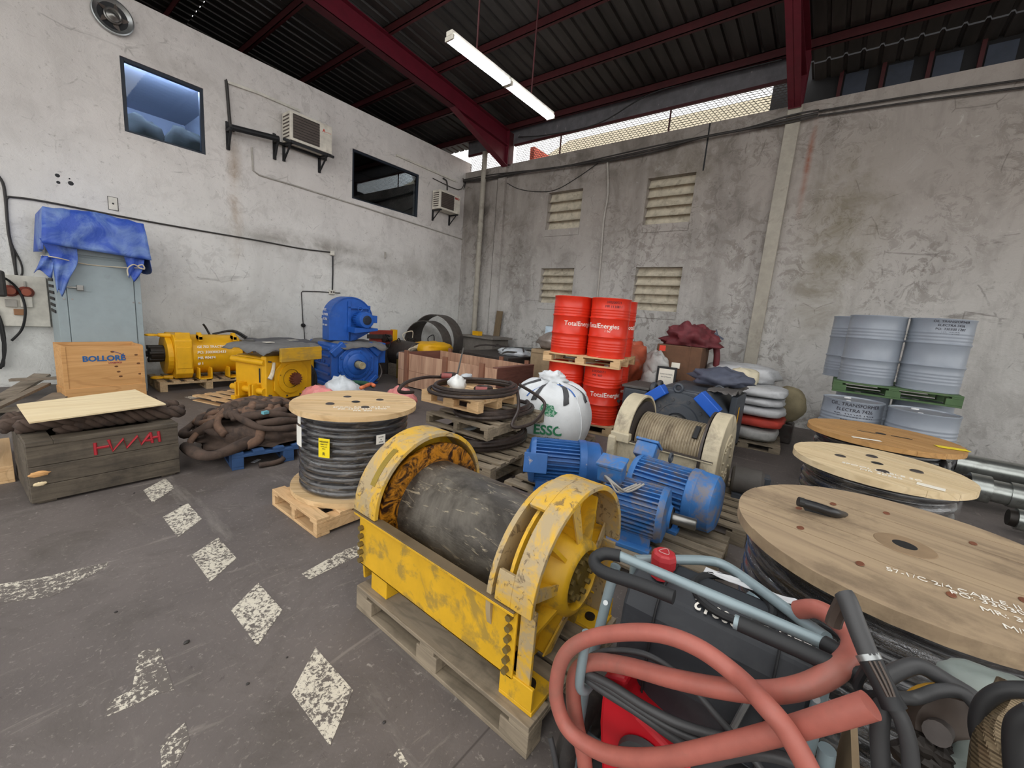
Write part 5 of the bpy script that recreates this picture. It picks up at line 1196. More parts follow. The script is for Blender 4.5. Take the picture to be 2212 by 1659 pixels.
for i in range(9):
    x, y = 7.35+rs.random()*.9, 5.8+rs.random()*1.2; a = rs.random()*PI; L = .25+.35*rs.random(); z = .80+.1*rs.random()
    solo('scrap_bar', tube(B(), [(x-L*_c(a), y-L*_s(a), z), (x+L*_c(a)*.5, y+L*_s(a)*.5, z+.03), (x+L*_c(a), y+L*_s(a), z-.04)], .022, 6, 3), [M['dark_steel'], M['galv'], M['steel']][i % 3], 'bent metal scrap bar on the heap behind the open crate', 'scrap', 'scrap bars behind the crate', smooth=True)
solo('scrap_pallet', bx((7.1, 5.65, 0), (8.5, 7.2, .74)), M['dark_steel'], 'dark scrap bin behind the open crate', 'bin', bev=.02)
solo('sack', blob((7.75, 6.0, .80), (.30, .42, .12), .2, 2.2, 19, 24, 12, flatz=.741), M['bagwhite'], 'dirty white sack on the scrap behind the open crate', 'sack', smooth=2)
solo('yellow_cover', blob(on_y(935, 752, 7.75), (.46, .34, .16), .14, 2.3, 21, 28, 14, p=.6), M['yellow'], 'dusty yellow machine cover behind the open crate', 'cover', smooth=2)
solo('cover_stand', bx((6.5, 7.5, 0), (7.1, 8.0, .76)), M['dark_steel'], 'dark stand under the dusty yellow cover', 'stand', bev=.02)
q_ = on_y(893, 763, 7.75)
solo('grey_cover', blob((q_.x, q_.y, q_.z-.05), (.36, .30, .09), .12, 2, 22, 24, 10, p=.6), M['mat_grey'], 'grey sheet heap between the blue motor and the open crate', 'sheet', smooth=2)
solo('machine_block', bx((q_.x-.3, q_.y-.2, 0), (q_.x+.2, q_.y+.25, q_.z-.15)), mat('olive_machine', '6e5a20', .6, dirt='3a2f18', damt=.6), 'dark olive machine block between the blue motor and the open crate', 'machine', bev=.03)
for i in (0, 1, 2, 4, 5):
    a = on_y(880-10*i+60*(i % 2), 725+8*(i % 3), 8.4); solo('loose_cable', tube(B(), [a+V((0, 0, -.2)), a+V((.05*i-.1, .05, .02)), a+V((.1-.06*i, -.06, .12)), a+V((.16-.03*i, 0, -.05))], .013, 6, 4), [M['rope'], M['black'], M['cable']][i % 3], 'stray cable end sticking up from the clutter by the steel rings', 'cable', 'stray cable ends by the rings', smooth=True)
# dark grey motors
M['anth'] = mat('anthracite_machine', '3f444b', .5, var=.1, dirt='7c7266', dlo=.54, dhi=.72, damt=.6, dscale=3); M['anth_top'] = mat('dusty_anthracite', '575350', .7, dirt='8b8075', damt=.6)
t = thing('electric_motor', 'large dark grey motor with two bright blue corner blocks behind the beige winch', 'motor', (5.55, 1.44, .0), R(-90))
part('frame', prism(B(), [(-.50, .10), (.50, .10), (.50, .66), (.30, .92), (-.30, .92), (-.50, .66)], -1.05, -.02, YM), M['anth'], t, bev=.03)
part('end_plate', prism(B(), [(.47*_c(R(22.5+45*i)), .47+.47*_s(R(22.5+45*i))) for i in range(8)], -.02, .05, YM), M['anth'], t, bev=.02)
part('bearing_flange', lathe(B(), [(.40, .05), (.40, .08), (.27, .09), (.26, .12), (.15, .13), (.14, .10), (0, .10)], Mx.Translation((0, 0, .47)) @ YM, 44), M['anth'], t, smooth=True)
part('hub', lathe(B(), [(.13, .12), (.13, .18), (.10, .18), (.10, .15), (0, .15)], Mx.Translation((0, 0, .47)) @ YM, 30), M['steel'], t, smooth=True)
for i in range(10):
    a = R(36*i); part('bolt', cyl(B(), (.32*_c(a), -.10, .47+.32*_s(a)), (.32*_c(a), -.075, .47+.32*_s(a)), .024, seg=6), M['anth'], t)
for i in range(8):
    a = R(45*i); part('bore_hole', cyl(B(), (.105*_c(a), -.184, .47+.105*_s(a)), (.105*_c(a), -.17, .47+.105*_s(a)), .013, seg=8), M['black'], t)
bright = mat('bright_blue_block', '1f5cc0', .4, var=.06, dirt='90a4c4', dlo=.66, damt=.4)
for sx in (-1, 1): part('corner_block', bx((-.155, -.16, -.07), (.155, .02, .07), Mx.Translation((sx*.33, -.02, .80)) @ Mx.Rotation(sx*R(40), 4, 'Y')), bright, t, bev=.012)
for x, y in ((-.06, -.04), (.33, .45)): part('lifting_lug', lathe(B(), [(.05+.022*_c(a), .03*_s(a)) for a in [2*PI*k/8 for k in range(8)]], Mx.Translation((x, y, .93)) @ Mx.Rotation(PI/2, 4, 'X'), 16, close=True), M['anth'], t, smooth=True)
part('foot', bx((-.56, .0, 0), (-.3, 1.0, .10)), M['anth'], t, bev=.01); part('foot', bx((.3, .0, 0), (.56, 1.0, .10)), M['anth'], t, bev=.01)
part('side_plate', bx((.501, .35, .15), (.58, 1.02, .88)), M['anth'], t, bev=.01); part('yellow_tag', bx((.581, .55, .5), (.585, .60, .72)), M['yellow'], t)
t2_ = thing('gearbox', 'dark grey gearbox with two lifting eyes just left of the large dark motor', 'gearbox', (5.80, 2.00, 0), R(4))
part('housing', bx((0, 0, 0), (.62, .36, .78)), M['anth'], t2_, bev=.03); part('lid', bx((-.02, -.02, .781), (.64, .38, .82)), M['anth_top'], t2_, bev=.01)
for y in (.08, .42): part('lifting_eye', lathe(B(), [(.075+.03*_c(a), .04*_s(a)) for a in [2*PI*k/8 for k in range(8)]], Mx.Translation((.12, -.05, .80+.3*0)) @ Mx.Rotation(PI/2, 4, 'X') if y < .2 else Mx.Translation((.45, -.05, .80)) @ Mx.Rotation(PI/2, 4, 'X'), 18, close=True), M['anth'], t2_, smooth=True)
part('drain_plug', cyl(B(), (-.02, .4, .55), (0, .4, .55), .025, seg=12), M['black'], t2_)
rubber([(5.7, 1.2, 0), (5.7, .86, 0), (6.7, .86, 0), (6.7, 1.2, 0)], .955, .03, 31, 'rubber_sheet', 'thin dusty sheet on the top of the large dark grey motor', m=M['anth_top'])
solo('tarpaulin_heap', blob((6.25, 1.16, 1.06), (.26, .38, .13), .32, 2.6, 23, 28, 14, flatz=.965), mat('slate_cloth', '4d5160', .7, dirt='34363f', damt=.5, bump=.4), 'slate blue crumpled cloth on top of the large dark grey motor', 'cloth', smooth=2)
# folded white bags
pallet('low pallet under the stack of folded bags', (6.95, .36, 0), R(6), L=.95, W=.9, H=.10, boards=6, wood_m=M['pallet_grey'])
M['foldbag'] = mat('folded_white_bag', 'c3c4c6', .6, var=.06, dirt='85858a', dlo=.5, damt=.6, bump=.5)
sb = (7.36, .83)
lays = [(.21, .105, 'grey', 'grey wrapped bundle at the bottom of the folded bag stack'), (.40, .08, 'red', 'red folded bag near the bottom of the bag stack'), (.56, .075, 'w', 'white folded bag resting on the red one'), (.705, .065, 'w', 'white folded bag in the middle of the stack'), (.85, .075, 'w', 'white folded bag near the top of the stack')]
for i, (z, h_, k, lab) in enumerate(lays):
    m = {'grey': M['silver'], 'red': mat('red_folded_bag', 'b03a2c', .7, dirt='7a2a24', damt=.5, bump=.5), 'w': M['foldbag']}[k]
    solo('folded_bag', blob((sb[0]+.02*(i % 2), sb[1]-.02*i % .05, z), (.42, .38 if k != 'red' else .42, h_), .06, 2.4, 40+i, 32, 16, flatz=.101, p=.55), m, lab, 'bag', smooth=2)
solo('bulk_bag', blob((7.80, 1.15, 1.05), (.40, .55, .15), .14, 2.4, 52, 32, 16, p=.7), M['foldbag'], 'white rolled bag lying across the back of the folded bag stack', 'bag', smooth=2)
solo('bag_prop', bx((7.84, .85, 0), (8.2, 1.65, .86)), M['foldbag'], 'white bag block under the rolled bag at the wall', 'bag', bev=.06)
solo('cream_bag', blob((7.2, 1.02, 1.03), (.16, .20, .14), .15, 2.2, 55, 22, 12, p=.7), mat('cream_cloth', 'd5cbb0', .8, dirt='9b8f78', damt=.4), 'cream cloth bag wedged beside the slate cloth', 'bag', smooth=2)
solo('hose_roll', blob((7.95, .44, .62), (.20, .26, .30), .08, 2, 77, 24, 14), mat('dusty_canvas', '8f8468', .85, dirt='5d553f', damt=.6), 'dusty beige canvas roll beside the folded bags at the wall', 'roll', smooth=True)
solo('hook_stand', bx((7.8, .3, 0), (8.15, .55, .32)), M['dark_steel'], 'dark block under the canvas roll', 'block', bev=.02)
part('cross_mark', (lambda bm: (prism(bm, [(1.905, 1.50), (1.93, 1.50), (2.02, 1.74), (1.995, 1.74)], 0, .002, Mx.Translation((XB-.004, 0, 0)) @ Mx(((0, 0, 1, 0), (1, 0, 0, 0), (0, 1, 0, 0), (0, 0, 0, 1)))), prism(bm, [(1.83, 1.56), (1.85, 1.53), (2.10, 1.68), (2.09, 1.71)], 0, .002, Mx.Translation((XB-.005, 0, 0)) @ Mx(((0, 0, 1, 0), (1, 0, 0, 0), (0, 1, 0, 0), (0, 0, 0, 1)))), bm)[-1])(B()), flat('blue_grey_mark', '5a6070', .8), wb)
# ------------------------------------------------------------------ winches
M['beige'] = mat('worn_cream_paint', 'c2b69b', .6, var=.12, dirt='6f6355', dlo=.5, dhi=.68, damt=.7, dscale=4, bump=.12)
M['ochre'] = mat('worn_yellow_paint', 'd6a620', .45, var=.12, dirt='8a7640', dlo=.51, dhi=.60, damt=.7, dscale=5, bump=.12)
def rubbed():
    t = NT('rubbed_yellow_rim'); n = t.noise(4, 10, .7, dist=.8); f = t.noise(16, 8, .7, dist=1); p = t.pos()
    c = t.mix(t.ramp(n, .42, .54), lin('d0a432'), lin('ab9772')); c = t.mix(t.ramp(f, .56, .62, 0, .75), c, lin('5b4a38')); t.bump(f, .15, .004); return t.set(c, .6)
M['rim'] = rubbed()
def grease(): 
    t = NT('greasy_flange'); n = t.noise(9, 9, .7, dist=2.5); c = t.mix(t.ramp(n, .42, .58), lin('2a1508'), lin('b5761a')); t.bump(n, .6, .01); return t.set(c, .28)
M['grease'] = grease()
def bare_drum():
    t = NT('scuffed_drum'); n = t.noise(2.2, 9, .68, t.map((1, .7, 1)), .5); s = t.noise(1, 8, .7, t.map((26, 5, 26)), 1.5)
    c = t.mix(t.ramp(n, .38, .66), lin('3a352f'), lin('827c72')); c = t.mix(t.ramp(s, .57, .68, 0, .8), c, lin('b3a68c')); t.bump(s, .35, .006); return t.set(c, t.ramp(n, .3, .7, .38, .6), .35)
M['drumskin'] = bare_drum()
M['groove'] = mat('grooved_drum', 'a99c84', .5, .2, dirt='5a4a38', dlo=.48, dhi=.66, damt=.7, dscale=4)
M['bolt'] = mat('greasy_bolt', '7c6a3c', .5, .4, dirt='4a3c26')
YA = Mx(((1, 0, 0, 0), (0, 0, 1, 0), (0, 1, 0, 0), (0, 0, 0, 1)))      # local x,y,z -> x,z,y : prism along +Y
def arch(r, zc, zlow, n=24, x0=None):
    x0 = x0 or r
    return [(-x0, zlow)] + [(-r*_c(PI*i/n), zc+r*_s(PI*i/n)) for i in range(n+1)] + [(x0, zlow)]
def band_strip(bm, ro, ri, zc, zlow, ya, yb, a0=0, a1=PI, n=28, legs=True):
    "bent flat bar following an upside-down U"
    po, pi_ = [], []
    if legs: po.append((-ro, zlow)); pi_.append((-ri, zlow))
    for i in range(n+1):
        a = a0+(a1-a0)*i/n; po.append((-ro*_c(a), zc+ro*_s(a))); pi_.append((-ri*_c(a), zc+ri*_s(a)))
    if legs: po.append((ro, zlow)); pi_.append((ri, zlow))
    va = [[bm.verts.new((x, y, z)) for x, z in q] for q, y in ((po, ya), (po, yb), (pi_, yb), (pi_, ya))]
    m = len(po)
    for k in range(4):
        A, Bq = va[k], va[(k+1) % 4]
        for i in range(m-1): bm.faces.new((A[i], A[i+1], Bq[i+1], Bq[i]))
    bm.faces.new([v[0] for v in va]); bm.faces.new([v[-1] for v in va][::-1])
    return bm
ZC, RO, RD_ = .406, .40, .262
def winch(label, loc, rz, kind):
    t = thing('winch', label, 'winch', loc, rz)
    ye = kind == 'yellow'; mp = M['ochre'] if ye else M['beige']; mr = M['rim'] if ye else M['beige']
    for sx, nm in ((-1, 'front_beam'), (1, 'rear_beam')):
        bm = B(); x = sx*.37
        box(bm, (x-.006, -.555, .105), (x+.006, .555, .412)); a, b = (x-.04, x+.012) if sx < 0 else (x-.012, x+.03)
        box(bm, (a, -.56, .4121), (b, .56, .428)); box(bm, (x-.006 if sx < 0 else x-.03, -.555, .105), (x+.03 if sx < 0 else x+.006, .555, .117))
        fb = part(nm, bm, mp, t, bev=.004)
        if sx < 0:
            part('edge_lip', bx((a-.002, -.562, .4281), (b, .562, .434)), mat('rubbed_edge', '6a5a42', .6, .3, dirt='b08a3a') if ye else M['dark_steel'], fb, bev=.002)
            for y, n in ((-.525, 6), (.525, 5)):
                for k in range(n): part('bolt', cyl(B(), (x-.028, y, .14+.048*k), (x-.006, y, .14+.048*k), .015, seg=6), M['bolt'], fb)
    # drum with flanges
    if ye: prof = [(RD_, -.40), (RD_, .375)]
    else:
        prof = []
        for i in range(25):
            y0 = -.39+.76*i/25
            for k in range(6): prof.append((RD_-.010+.016*_s(PI*k/5), y0+.76/25*k/6))
    Md = Mx.Translation((0, 0, ZC)) @ Mx.Rotation(-PI/2, 4, 'X')
    part('drum', lathe(B(), prof, Md, 64), M['drumskin'] if ye else M['groove'], t, smooth=True)
    if not ye: part('rope_anchor', bx((-.075, -.33, -.012), (.075, -.27, .012), Mx.Translation((-.17, 0, ZC+.205)) @ Mx.Rotation(-R(40), 4, 'Y')), M['black'], t, bev=.01)
    part('flange', lathe(B(), [(RD_-.01, -.43), (RO-.005, -.43), (RO-.005, -.405), (RD_-.01, -.405)], Md, 64, close=True), M['rim'] if ye else M['dark_steel'], t, smooth=True)
    part('flange', lathe(B(), [(RD_-.01, .372), (RO-.03, .372), (RO-.03, .40), (RD_-.01, .40)], Md, 64, close=True), M['grease'] if ye else M['dark_steel'], t, smooth=True)
    # near end frame
    if ye:
        bm = B(); band_strip(bm, RO+.004, RO-.020, ZC+.03, .02, -.635, -.535, 0, PI, 28, False); band_strip(bm, RO+.004, RO-.020, ZC+.03, .02, -.5351, -.455, 0, R(18), 8, False); band_strip(bm, RO+.004, RO-.020, ZC+.03, .02, -.5351, -.455, R(58), PI, 20, False); box(bm, (-.362, -.632, .02), (-.345, -.562, ZC+.03)); box(bm, (.345, -.632, .02), (.362, -.46, ZC+.03))
        part('end_rim', bm, mr, t, bev=.003)
        part('end_web', prism(B(), [(-.344, .02)]+[(x, z+.03) for x, z in arch(RO-.021, ZC, .02)[1:-1]]+[(.344, .02)], -.505, -.49, YA), mp, t)
        for i in range(9):
            a = R(-28+40*i); r1 = RO-.025 if _s(a) > 0 else min(RO-.025, .34/max(.01, abs(_c(a))))
            zz = lambda r: (r*_c(a), ZC+r*_s(a))
            if ZC+r1*_s(a) < .03: r1 = (ZC-.03)/abs(_s(a))
            bm = B(); p, q = zz(.14), zz(r1); nx, nz = -_s(a)*.009, _c(a)*.009
            vs = [bm.verts.new(v) for v in ((p[0]-nx, -.506, p[1]-nz), (p[0]+nx, -.506, p[1]+nz), (p[0]+nx, -.615, p[1]+nz), (p[0]-nx, -.615, p[1]-nz), (q[0]-nx, -.506, q[1]-nz), (q[0]+nx, -.506, q[1]+nz), (q[0]+nx*1, -.56, q[1]+nz), (q[0]-nx, -.56, q[1]-nz))]
            for f in ((0, 1, 2, 3), (4, 7, 6, 5), (0, 4, 5, 1), (1, 5, 6, 2), (2, 6, 7, 3), (3, 7, 4, 0)): bm.faces.new([vs[j] for j in f])
            part('rib', bm, mp, t)
            # flat flange along the rib
            w = .035; bm = B(); nx, nz = -_s(a)*w, _c(a)*w
            vs = [bm.verts.new(v) for v in ((p[0]-nx*.6, -.618, p[1]-nz*.6), (p[0]+nx*.6, -.618, p[1]+nz*.6), (q[0]+nx, -.563, q[1]+nz), (q[0]-nx, -.563, q[1]-nz), (p[0]-nx*.6, -.61, p[1]-nz*.6), (p[0]+nx*.6, -.61, p[1]+nz*.6), (q[0]+nx, -.555, q[1]+nz), (q[0]-nx, -.555, q[1]-nz))]
            if i % 2: 
                for f in ((0, 1, 2, 3), (4, 7, 6, 5), (0, 4, 5, 1), (1, 5, 6, 2), (2, 6, 7, 3), (3, 7, 4, 0)): bm.faces.new([vs[j] for j in f])
                part('rib_cap', bm, mr, t)
            else: bm.free()
        part('sight_hole', cyl(B(), (-.24, -.509, ZC+.19), (-.24, -.50, ZC+.19), .042, seg=20), M['black'], t)
        Mh = Mx.Translation((0, 0, ZC)) @ YM
        part('hub', lathe(B(), [(.20, .50), (.17, .625), (.15, .64), (.135, .64), (.13, .60), (0, .60)], Mh, 40), mp, t, smooth=True)
        cv = part('hub_cover', lathe(B(), [(.115, .60), (.112, .618), (.03, .62), (.028, .63), (0, .63)], Mh, 36), mat('oily_cover', '6d5a24', .5, .2, dirt='3c3018'), t, smooth=True)
        for i in range(11):
            a = 2*PI*i/11; part('bolt', cyl(B(), (.088*_c(a), -.64, ZC+.088*_s(a)), (.088*_c(a), -.618, ZC+.088*_s(a)), .013, seg=6), M['bolt'], cv)
        for sx in (-1, 1):
            bm = B(); x0, x1 = (-.37, -.20) if sx < 0 else (.20, .37); box(bm, (x0, -.66, 0), (x1, -.49, .02)); box(bm, (x0 if sx < 0 else x1-.016, -.655, .02), (x0+.016 if sx < 0 else x1, -.50, .12)); box(bm, (x0, -.505, .02), (x1, -.49, .15))
            f_ = part('foot', bm, mp, t, bev=.003); part('foot_bolt_hole', cyl(B(), (-.27*-sx, -.58, .0201), (-.27*-sx, -.58, .034), .026, seg=14), M['brownbk'], f_)
    else:
        part('end_disc', prism(B(), arch(RO, ZC, .0, 30), -.60, -.44, YA), mp, t, bev=.012)
        pk = lathe(B(), [(.21, .601), (.205, .607), (.19, .607), (.17, .603), (.13, .6025), (0, .6025)], Mx.Translation((0, 0, ZC-.03)) @ YM, 36); part('hub_ring', pk, M['beige'], t, smooth=True)
        for q in ([(-.12, .13), (.02, .20), (.14, .16), (.11, .09), (.04, .12), (-.08, .07)], [(-.14, -.22), (.0, -.26), (.12, -.20), (.08, -.14), (0, -.18), (-.09, -.14)]):
            part('pocket_rim', tube(B(), [(x, -.602, ZC+z) for x, z in q], .011, 8, 4, True), mp, t, smooth=True)
        for i in range(10):
            a = 2*PI*i/10; part('bolt', cyl(B(), (.155*_c(a), -.622, ZC-.03+.155*_s(a)), (.155*_c(a), -.60, ZC-.03+.155*_s(a)), .015, seg=6), M['beige'], t)
        bm = B(); box(bm, (-.45, -.60, 0), (.45, -.44, .02)); part('foot', bm, mp, t, bev=.003)
    # far end frame
    bm = B(); band_strip(bm, RO+.004, RO-.020, ZC+.03, .0, .3751 if ye else .38, .57, 0, PI, 28, False); part('end_rim', bm, mr, t, bev=.003)
    part('end_web', prism(B(), [(-.344, .0)]+[(x, z+.03) for x, z in arch(RO-.021, ZC, .02)[1:-1]]+[(.344, .0)], .54, .556, YA), mp, t)
    for sx in (-1, 1): part('foot', bx((-.37 if sx < 0 else .22, .30, 0), (-.22 if sx < 0 else .37, .44, .125)), mp, t, bev=.004)
    if ye:
        for k in (.36,):
            bm = B(); band_strip(bm, RO+.0062, RO+.0045, ZC+.03, .1, .43, .47, R(24), R(56), 10, False); part('slot', bm, mat('olive_slot', '8a7424', .6), t)
    else:
        part('corner_plate', bx((-.46, .50, .20), (-.37, .60, .46)), mp, t, bev=.02); part('side_block', bx((-.44, .35, .41), (-.36, .58, .50)), mp, t, bev=.01)
    return t
pallet('worn pallet under the yellow winch', (1.15, .67, 0), 0, L=1.2, W=.80, H=.144, boards=5, wood_m=M['pallet_grey'])
winch('yellow winch with a bare scuffed steel drum on the nearest pallet', (1.56, 1.35, .144), 0, 'yellow')
p_ = bpy.data.objects.new; 
t = winch('cream painted winch with a grooved rope drum in front of the dark motor', (4.18, 1.12, .144), 0, 'beige'); t.scale = (1, .83, 1)
pallet('pallet with grey boards under the cream winch', (3.60, .30, 0), 0, L=1.25, W=1.25, H=.144, boards=8, wood_m=M['pallet_grey'])
t = thing('brake_motor', 'small dusty dark motor on the pallet right of the cream winch', 'motor', (4.35, .55, .144), R(10))
part('body', lathe(B(), [(0, -.02), (.11, -.02), (.13, 0), (.13, .22), (.10, .25), (0, .25)], Mx.Translation((.05, 0, .15)) @ Mx.Rotation(PI/2, 4, 'X'), 28), M['anth_top'], t, smooth=True); part('terminal_box', bx((-.02, -.30, .10), (.12, -.18, .24)), M['anth'], t, bev=.01); part('foot', bx((-.08, -.2, 0), (.18, .0, .04)), M['anth'], t)
part('lead_cable', tube(B(), [(.0, -.30, .10), (-.05, -.34, .04), (-.12, -.30, .02)], .01, 6, 4), M['black'], t)
# ------------------------------------------------------------------ blue motors
def tefc(label, loc, rz, R_, L, shaft=True, cowl=True, box_at=None, eye=False, mb=None, zc=None, fins=34):
    "finned motor, axis along local y, shaft end at -y"
    mb = mb or M['blue_dusty']; t = thing('electric_motor', label, 'motor', loc, rz, None); zc = zc or R_+.03
    Ma = Mx.Translation((0, 0, zc)) @ Mx.Rotation(-PI/2, 4, 'X')
    part('body', lathe(B(), [(0, -L*.36), (R_*.80, -L*.36), (R_*.80, L*.30), (0, L*.30)], Ma, 40), mb, t, smooth=True)
    bm = B()
    for i in range(fins):
        a = 2*PI*i/fins; box(bm, (R_*.78, -L*.35, -.005), (R_*.97, L*.29, .005), Mx.Translation((0, 0, zc)) @ Mx.Rotation(a, 4, 'Y'))
    part('cooling_fins', bm, mb, t)
    part('end_shield', lathe(B(), [(0, -L*.46), (R_*.40, -L*.46), (R_*.45, -L*.43), (R_*.92, -L*.40), (R_*.98, -L*.36), (R_*.98, -L*.33), (R_*.7, -L*.33)], Ma, 40), mb, t, smooth=True)
    if shaft: part('shaft', lathe(B(), [(0, -L*.72), (.036, -L*.72), (.04, -L*.71), (.04, -L*.46)], Ma, 20), M['steel'], t, smooth=True)
    if shaft: part('shaft_seal', lathe(B(), [(R_*.36, -L*.475), (R_*.38, -L*.45), (0, -L*.47)], Ma, 24), M['brownbk'], t, smooth=True)
    if cowl: part('fan_cowl', lathe(B(), [(R_*.99, L*.26), (R_*1.03, L*.27), (R_*1.03, L*.36), (R_*1.0, L*.37), (R_*.97, L*.54), (R_*.80, L*.585), (0, L*.60)], Ma, 44), mb, t, smooth=True)
    if box_at:
        a, y = box_at; Mb = Mx.Translation((0, 0, zc)) @ Mx.Rotation(a, 4, 'Y')
        part('terminal_box', bx((-.075, y-.09, R_*.9), (.075, y+.09, R_*.9+.13), Mb), mb, t, bev=.012); part('box_lid', bx((-.085, y-.10, R_*.9+.131), (.085, y+.10, R_*.9+.155), Mb), mb, t, bev=.006)
    if eye: part('lifting_eye', lathe(B(), [(.034+.011*_c(a), .011*_s(a)) for a in [2*PI*k/8 for k in range(8)]], Mx.Translation((0, 0, zc+R_+.045)) @ Mx.Rotation(PI/2, 4, 'X'), 20, close=True), M['anth'], t, smooth=True)
    for sx in (-1, 1): part('foot', bx((sx*R_*.75-.05, -L*.32, 0), (sx*R_*.75+.05, L*.26, .03)), mb, t, bev=.005)
    part('foot_web', bx((-R_*.70, -L*.30, .03), (-R_*.60, L*.24, zc-R_*.4)), mb, t); part('foot_web', bx((R_*.60, -L*.30, .03), (R_*.70, L*.24, zc-R_*.4)), mb, t)
    return t
pallet('grey pallet under the two nearer blue motors', (2.46, .35, 0), R(2), L=1.2, W=.95, H=.144, boards=7, wood_m=M['pallet_grey'])
pallet('pallet under the dark blue motor beside the rope stack', (2.75, 1.58, 0), R(2), L=.66, W=1.0, H=.144, boards=6, wood_m=M['pallet_grey'])
tefc('worn blue motor with a bare shaft end, nearest of the three blue motors', (2.83, .98, .144), R(8), .205, .62, True, False, (R(-12), .16), mb=M['blue_dusty'])
tefc('blue motor with smooth fan cowl and lifting eye, rightmost of three blue motors', (3.31, .88, .144), R(180), .225, .68, False, True, (R(-35), -.25), True)
tefc('darker blue finned motor behind the winch drum with a square terminal box', (3.17, 1.83, .144), R(215), .215, .66, False, True, (R(75), -.22), mb=mat('dark_fin_blue', '2d5f9e', .45, dirt='b5ac9c', dlo=.62, dhi=.68, damt=.8, dscale=6))
bm = B()
for k in range(3): tube(bm, [on_z(1302+6*k, 1022+5*k, .60), on_z(1318+8*k, 1040+5*k, .60), on_z(1332+10*k, 1062, .56), on_z(1345+12*k, 1058, .56), on_z(1375+8*k, 1046, .58)], .007, 6, 5)
solo('lead_cables', bm, M['conduit'], 'pale motor lead cables lying over the nearest blue motor', 'cable', smooth=True)
# ------------------------------------------------------------------ spools on the right
S2, S3, S1 = R(62), R(66), R(78)
sp2, H2s = spool('tan cable spool in front of the grey drums with a yellow sticker on its rim', (4.955, -.464), .545, .48, .14, .90, M['spool_t'], 9, th=.045, bolts=0, rz=S2)
part('yellow_sticker', bx((-.10, -.04, 0), (.10, .04, .002), Mx.Rotation(-S2, 4, 'Z') @ Mx.Translation((-.10, -.44, H2s+.001)) @ Mx.Rotation(R(-75), 4, 'Z')), yl, sp2)
part('slot', bx((-.07, -.008, 0), (.07, .008, .002), Mx.Rotation(-S2, 4, 'Z') @ Mx.Translation((-.05, .10, H2s)) @ Mx.Rotation(PI/2, 4, 'Z')), M['black'], sp2); part('slot', bx((-.07, -.008, 0), (.07, .008, .002), Mx.Rotation(-S2, 4, 'Z') @ Mx.Translation((.0, -.14, H2s)) @ Mx.Rotation(PI/2, 4, 'Z')), M['black'], sp2)
part('paper_strip', bx((-.02, -.10, 0), (.02, .10, .002), Mx.Rotation(-S2, 4, 'Z') @ Mx.Translation((-.42, .12, H2s+.001)) @ Mx.Rotation(R(15), 4, 'Z')), sticker, sp2)
pallet('pallet under the tan cable spool', (4.42, -1.0, 0), 0, L=1.05, W=1.05, H=.138, boards=7, wood_m=M['pallet_grey'])
sp3, H3s = spool('pale cable spool with four dark bolt washers, middle one of the right-hand row', (3.68, -.361), .475, .41, .14, .90, M['spool_p'], 9, th=.045, bolts=4, rz=S3)
pallet('pallet under the middle right-hand cable spool', (3.18, -.86, 0), 0, L=1.0, W=1.0, H=.138, boards=7, wood_m=M['pallet_grey'])
sticker_on(sp3, math.atan2(.361, -3.68)-S3+.05, .44, .16, .08, yl, [('ELECTRIC', .02, .015)], .434)
bm = tube(B(), [on_z(2022, 968, .86), on_z(2030, 985, .83), on_z(2038, 1003, .80), on_z(2044, 1030, .72)], .026, 12, 6); part('cable_end', bm, M['cable_blk'], sp2, world=True, smooth=True)
part('torn_paper', bx((-.03, -.06, 0), (.03, .06, .002), Mx.Rotation(-S3, 4, 'Z') @ Mx.Translation((-.33, -.22, H3s+.001)) @ Mx.Rotation(R(-10), 4, 'Z')), sticker, sp3)
for k, s_ in enumerate(('SPOOL CABLE 3C', 'MR 30522')): text('handwriting', s_, .05, M['text_white'], sp3, Mx.Rotation(-S3, 4, 'Z') @ Mx.Translation((-.22-.07*k, .0, H3s+.001)) @ Mx.Rotation(R(-95), 4, 'Z'), wob=.004)
M['spool_g'] = wood('spool_board_weathered', '958067', 'ad9779', 0, '5f4f3e', .75, .5, .72, 4)
sp1, H1s = spool('largest cable spool with weathered top and white handwriting at the right edge', (2.245, -.36), .60, .545, .14, .90, M['spool_g'], 10, th=.05, bolts=0, rz=S1, boards=7)
pallet('pallet under the largest cable spool', (1.72, -.95, 0), 0, L=1.15, W=1.1, H=.138, boards=7, wood_m=M['pallet_grey'])
part('hub_plate', lathe(B(), [(.10, 0), (.095, .003), (0, .003)], Mx.Translation((.0, -.0, H1s-.001)), 28), mat('worn_hub_wood', '8a7358', .8), sp1)
rs = random.Random(3)
for i in range(9):
    a = 2*PI*i/9; part('knot', lathe(B(), [(.022, 0), (.018, .002), (0, .002)], Mx.Translation((.36*_c(a)+.05*rs.random(), .36*_s(a), H1s)) @ Mx.Scale(.6, 4, (1, 0, 0)), 12), M['rust'] if 'rust' in M else mat('rusty_nail_head', '74442c', .7), sp1)
bm = tube(B(), [on_z(1822, 1114, .885), on_z(1800, 1107, .925), on_z(1765, 1095, .94), on_z(1727, 1084, .95)], .021, 12, 6); part('cable_end', bm, M['cable_blk'], sp1, world=True, smooth=True)
bm = tube(B(), [on_z(1735, 1086, .953), on_z(1724, 1083, .955)], .0215, 12); part('cable_mouth', bm, M['black'], sp1, world=True)
part('exit_slot', prism(B(), [(.08, .24), (.15, .28), (.15, .36), (.07, .34)], H1s-.001, H1s+.0015, Mx.Rotation(-S1, 4, 'Z')), M['black'], sp1)
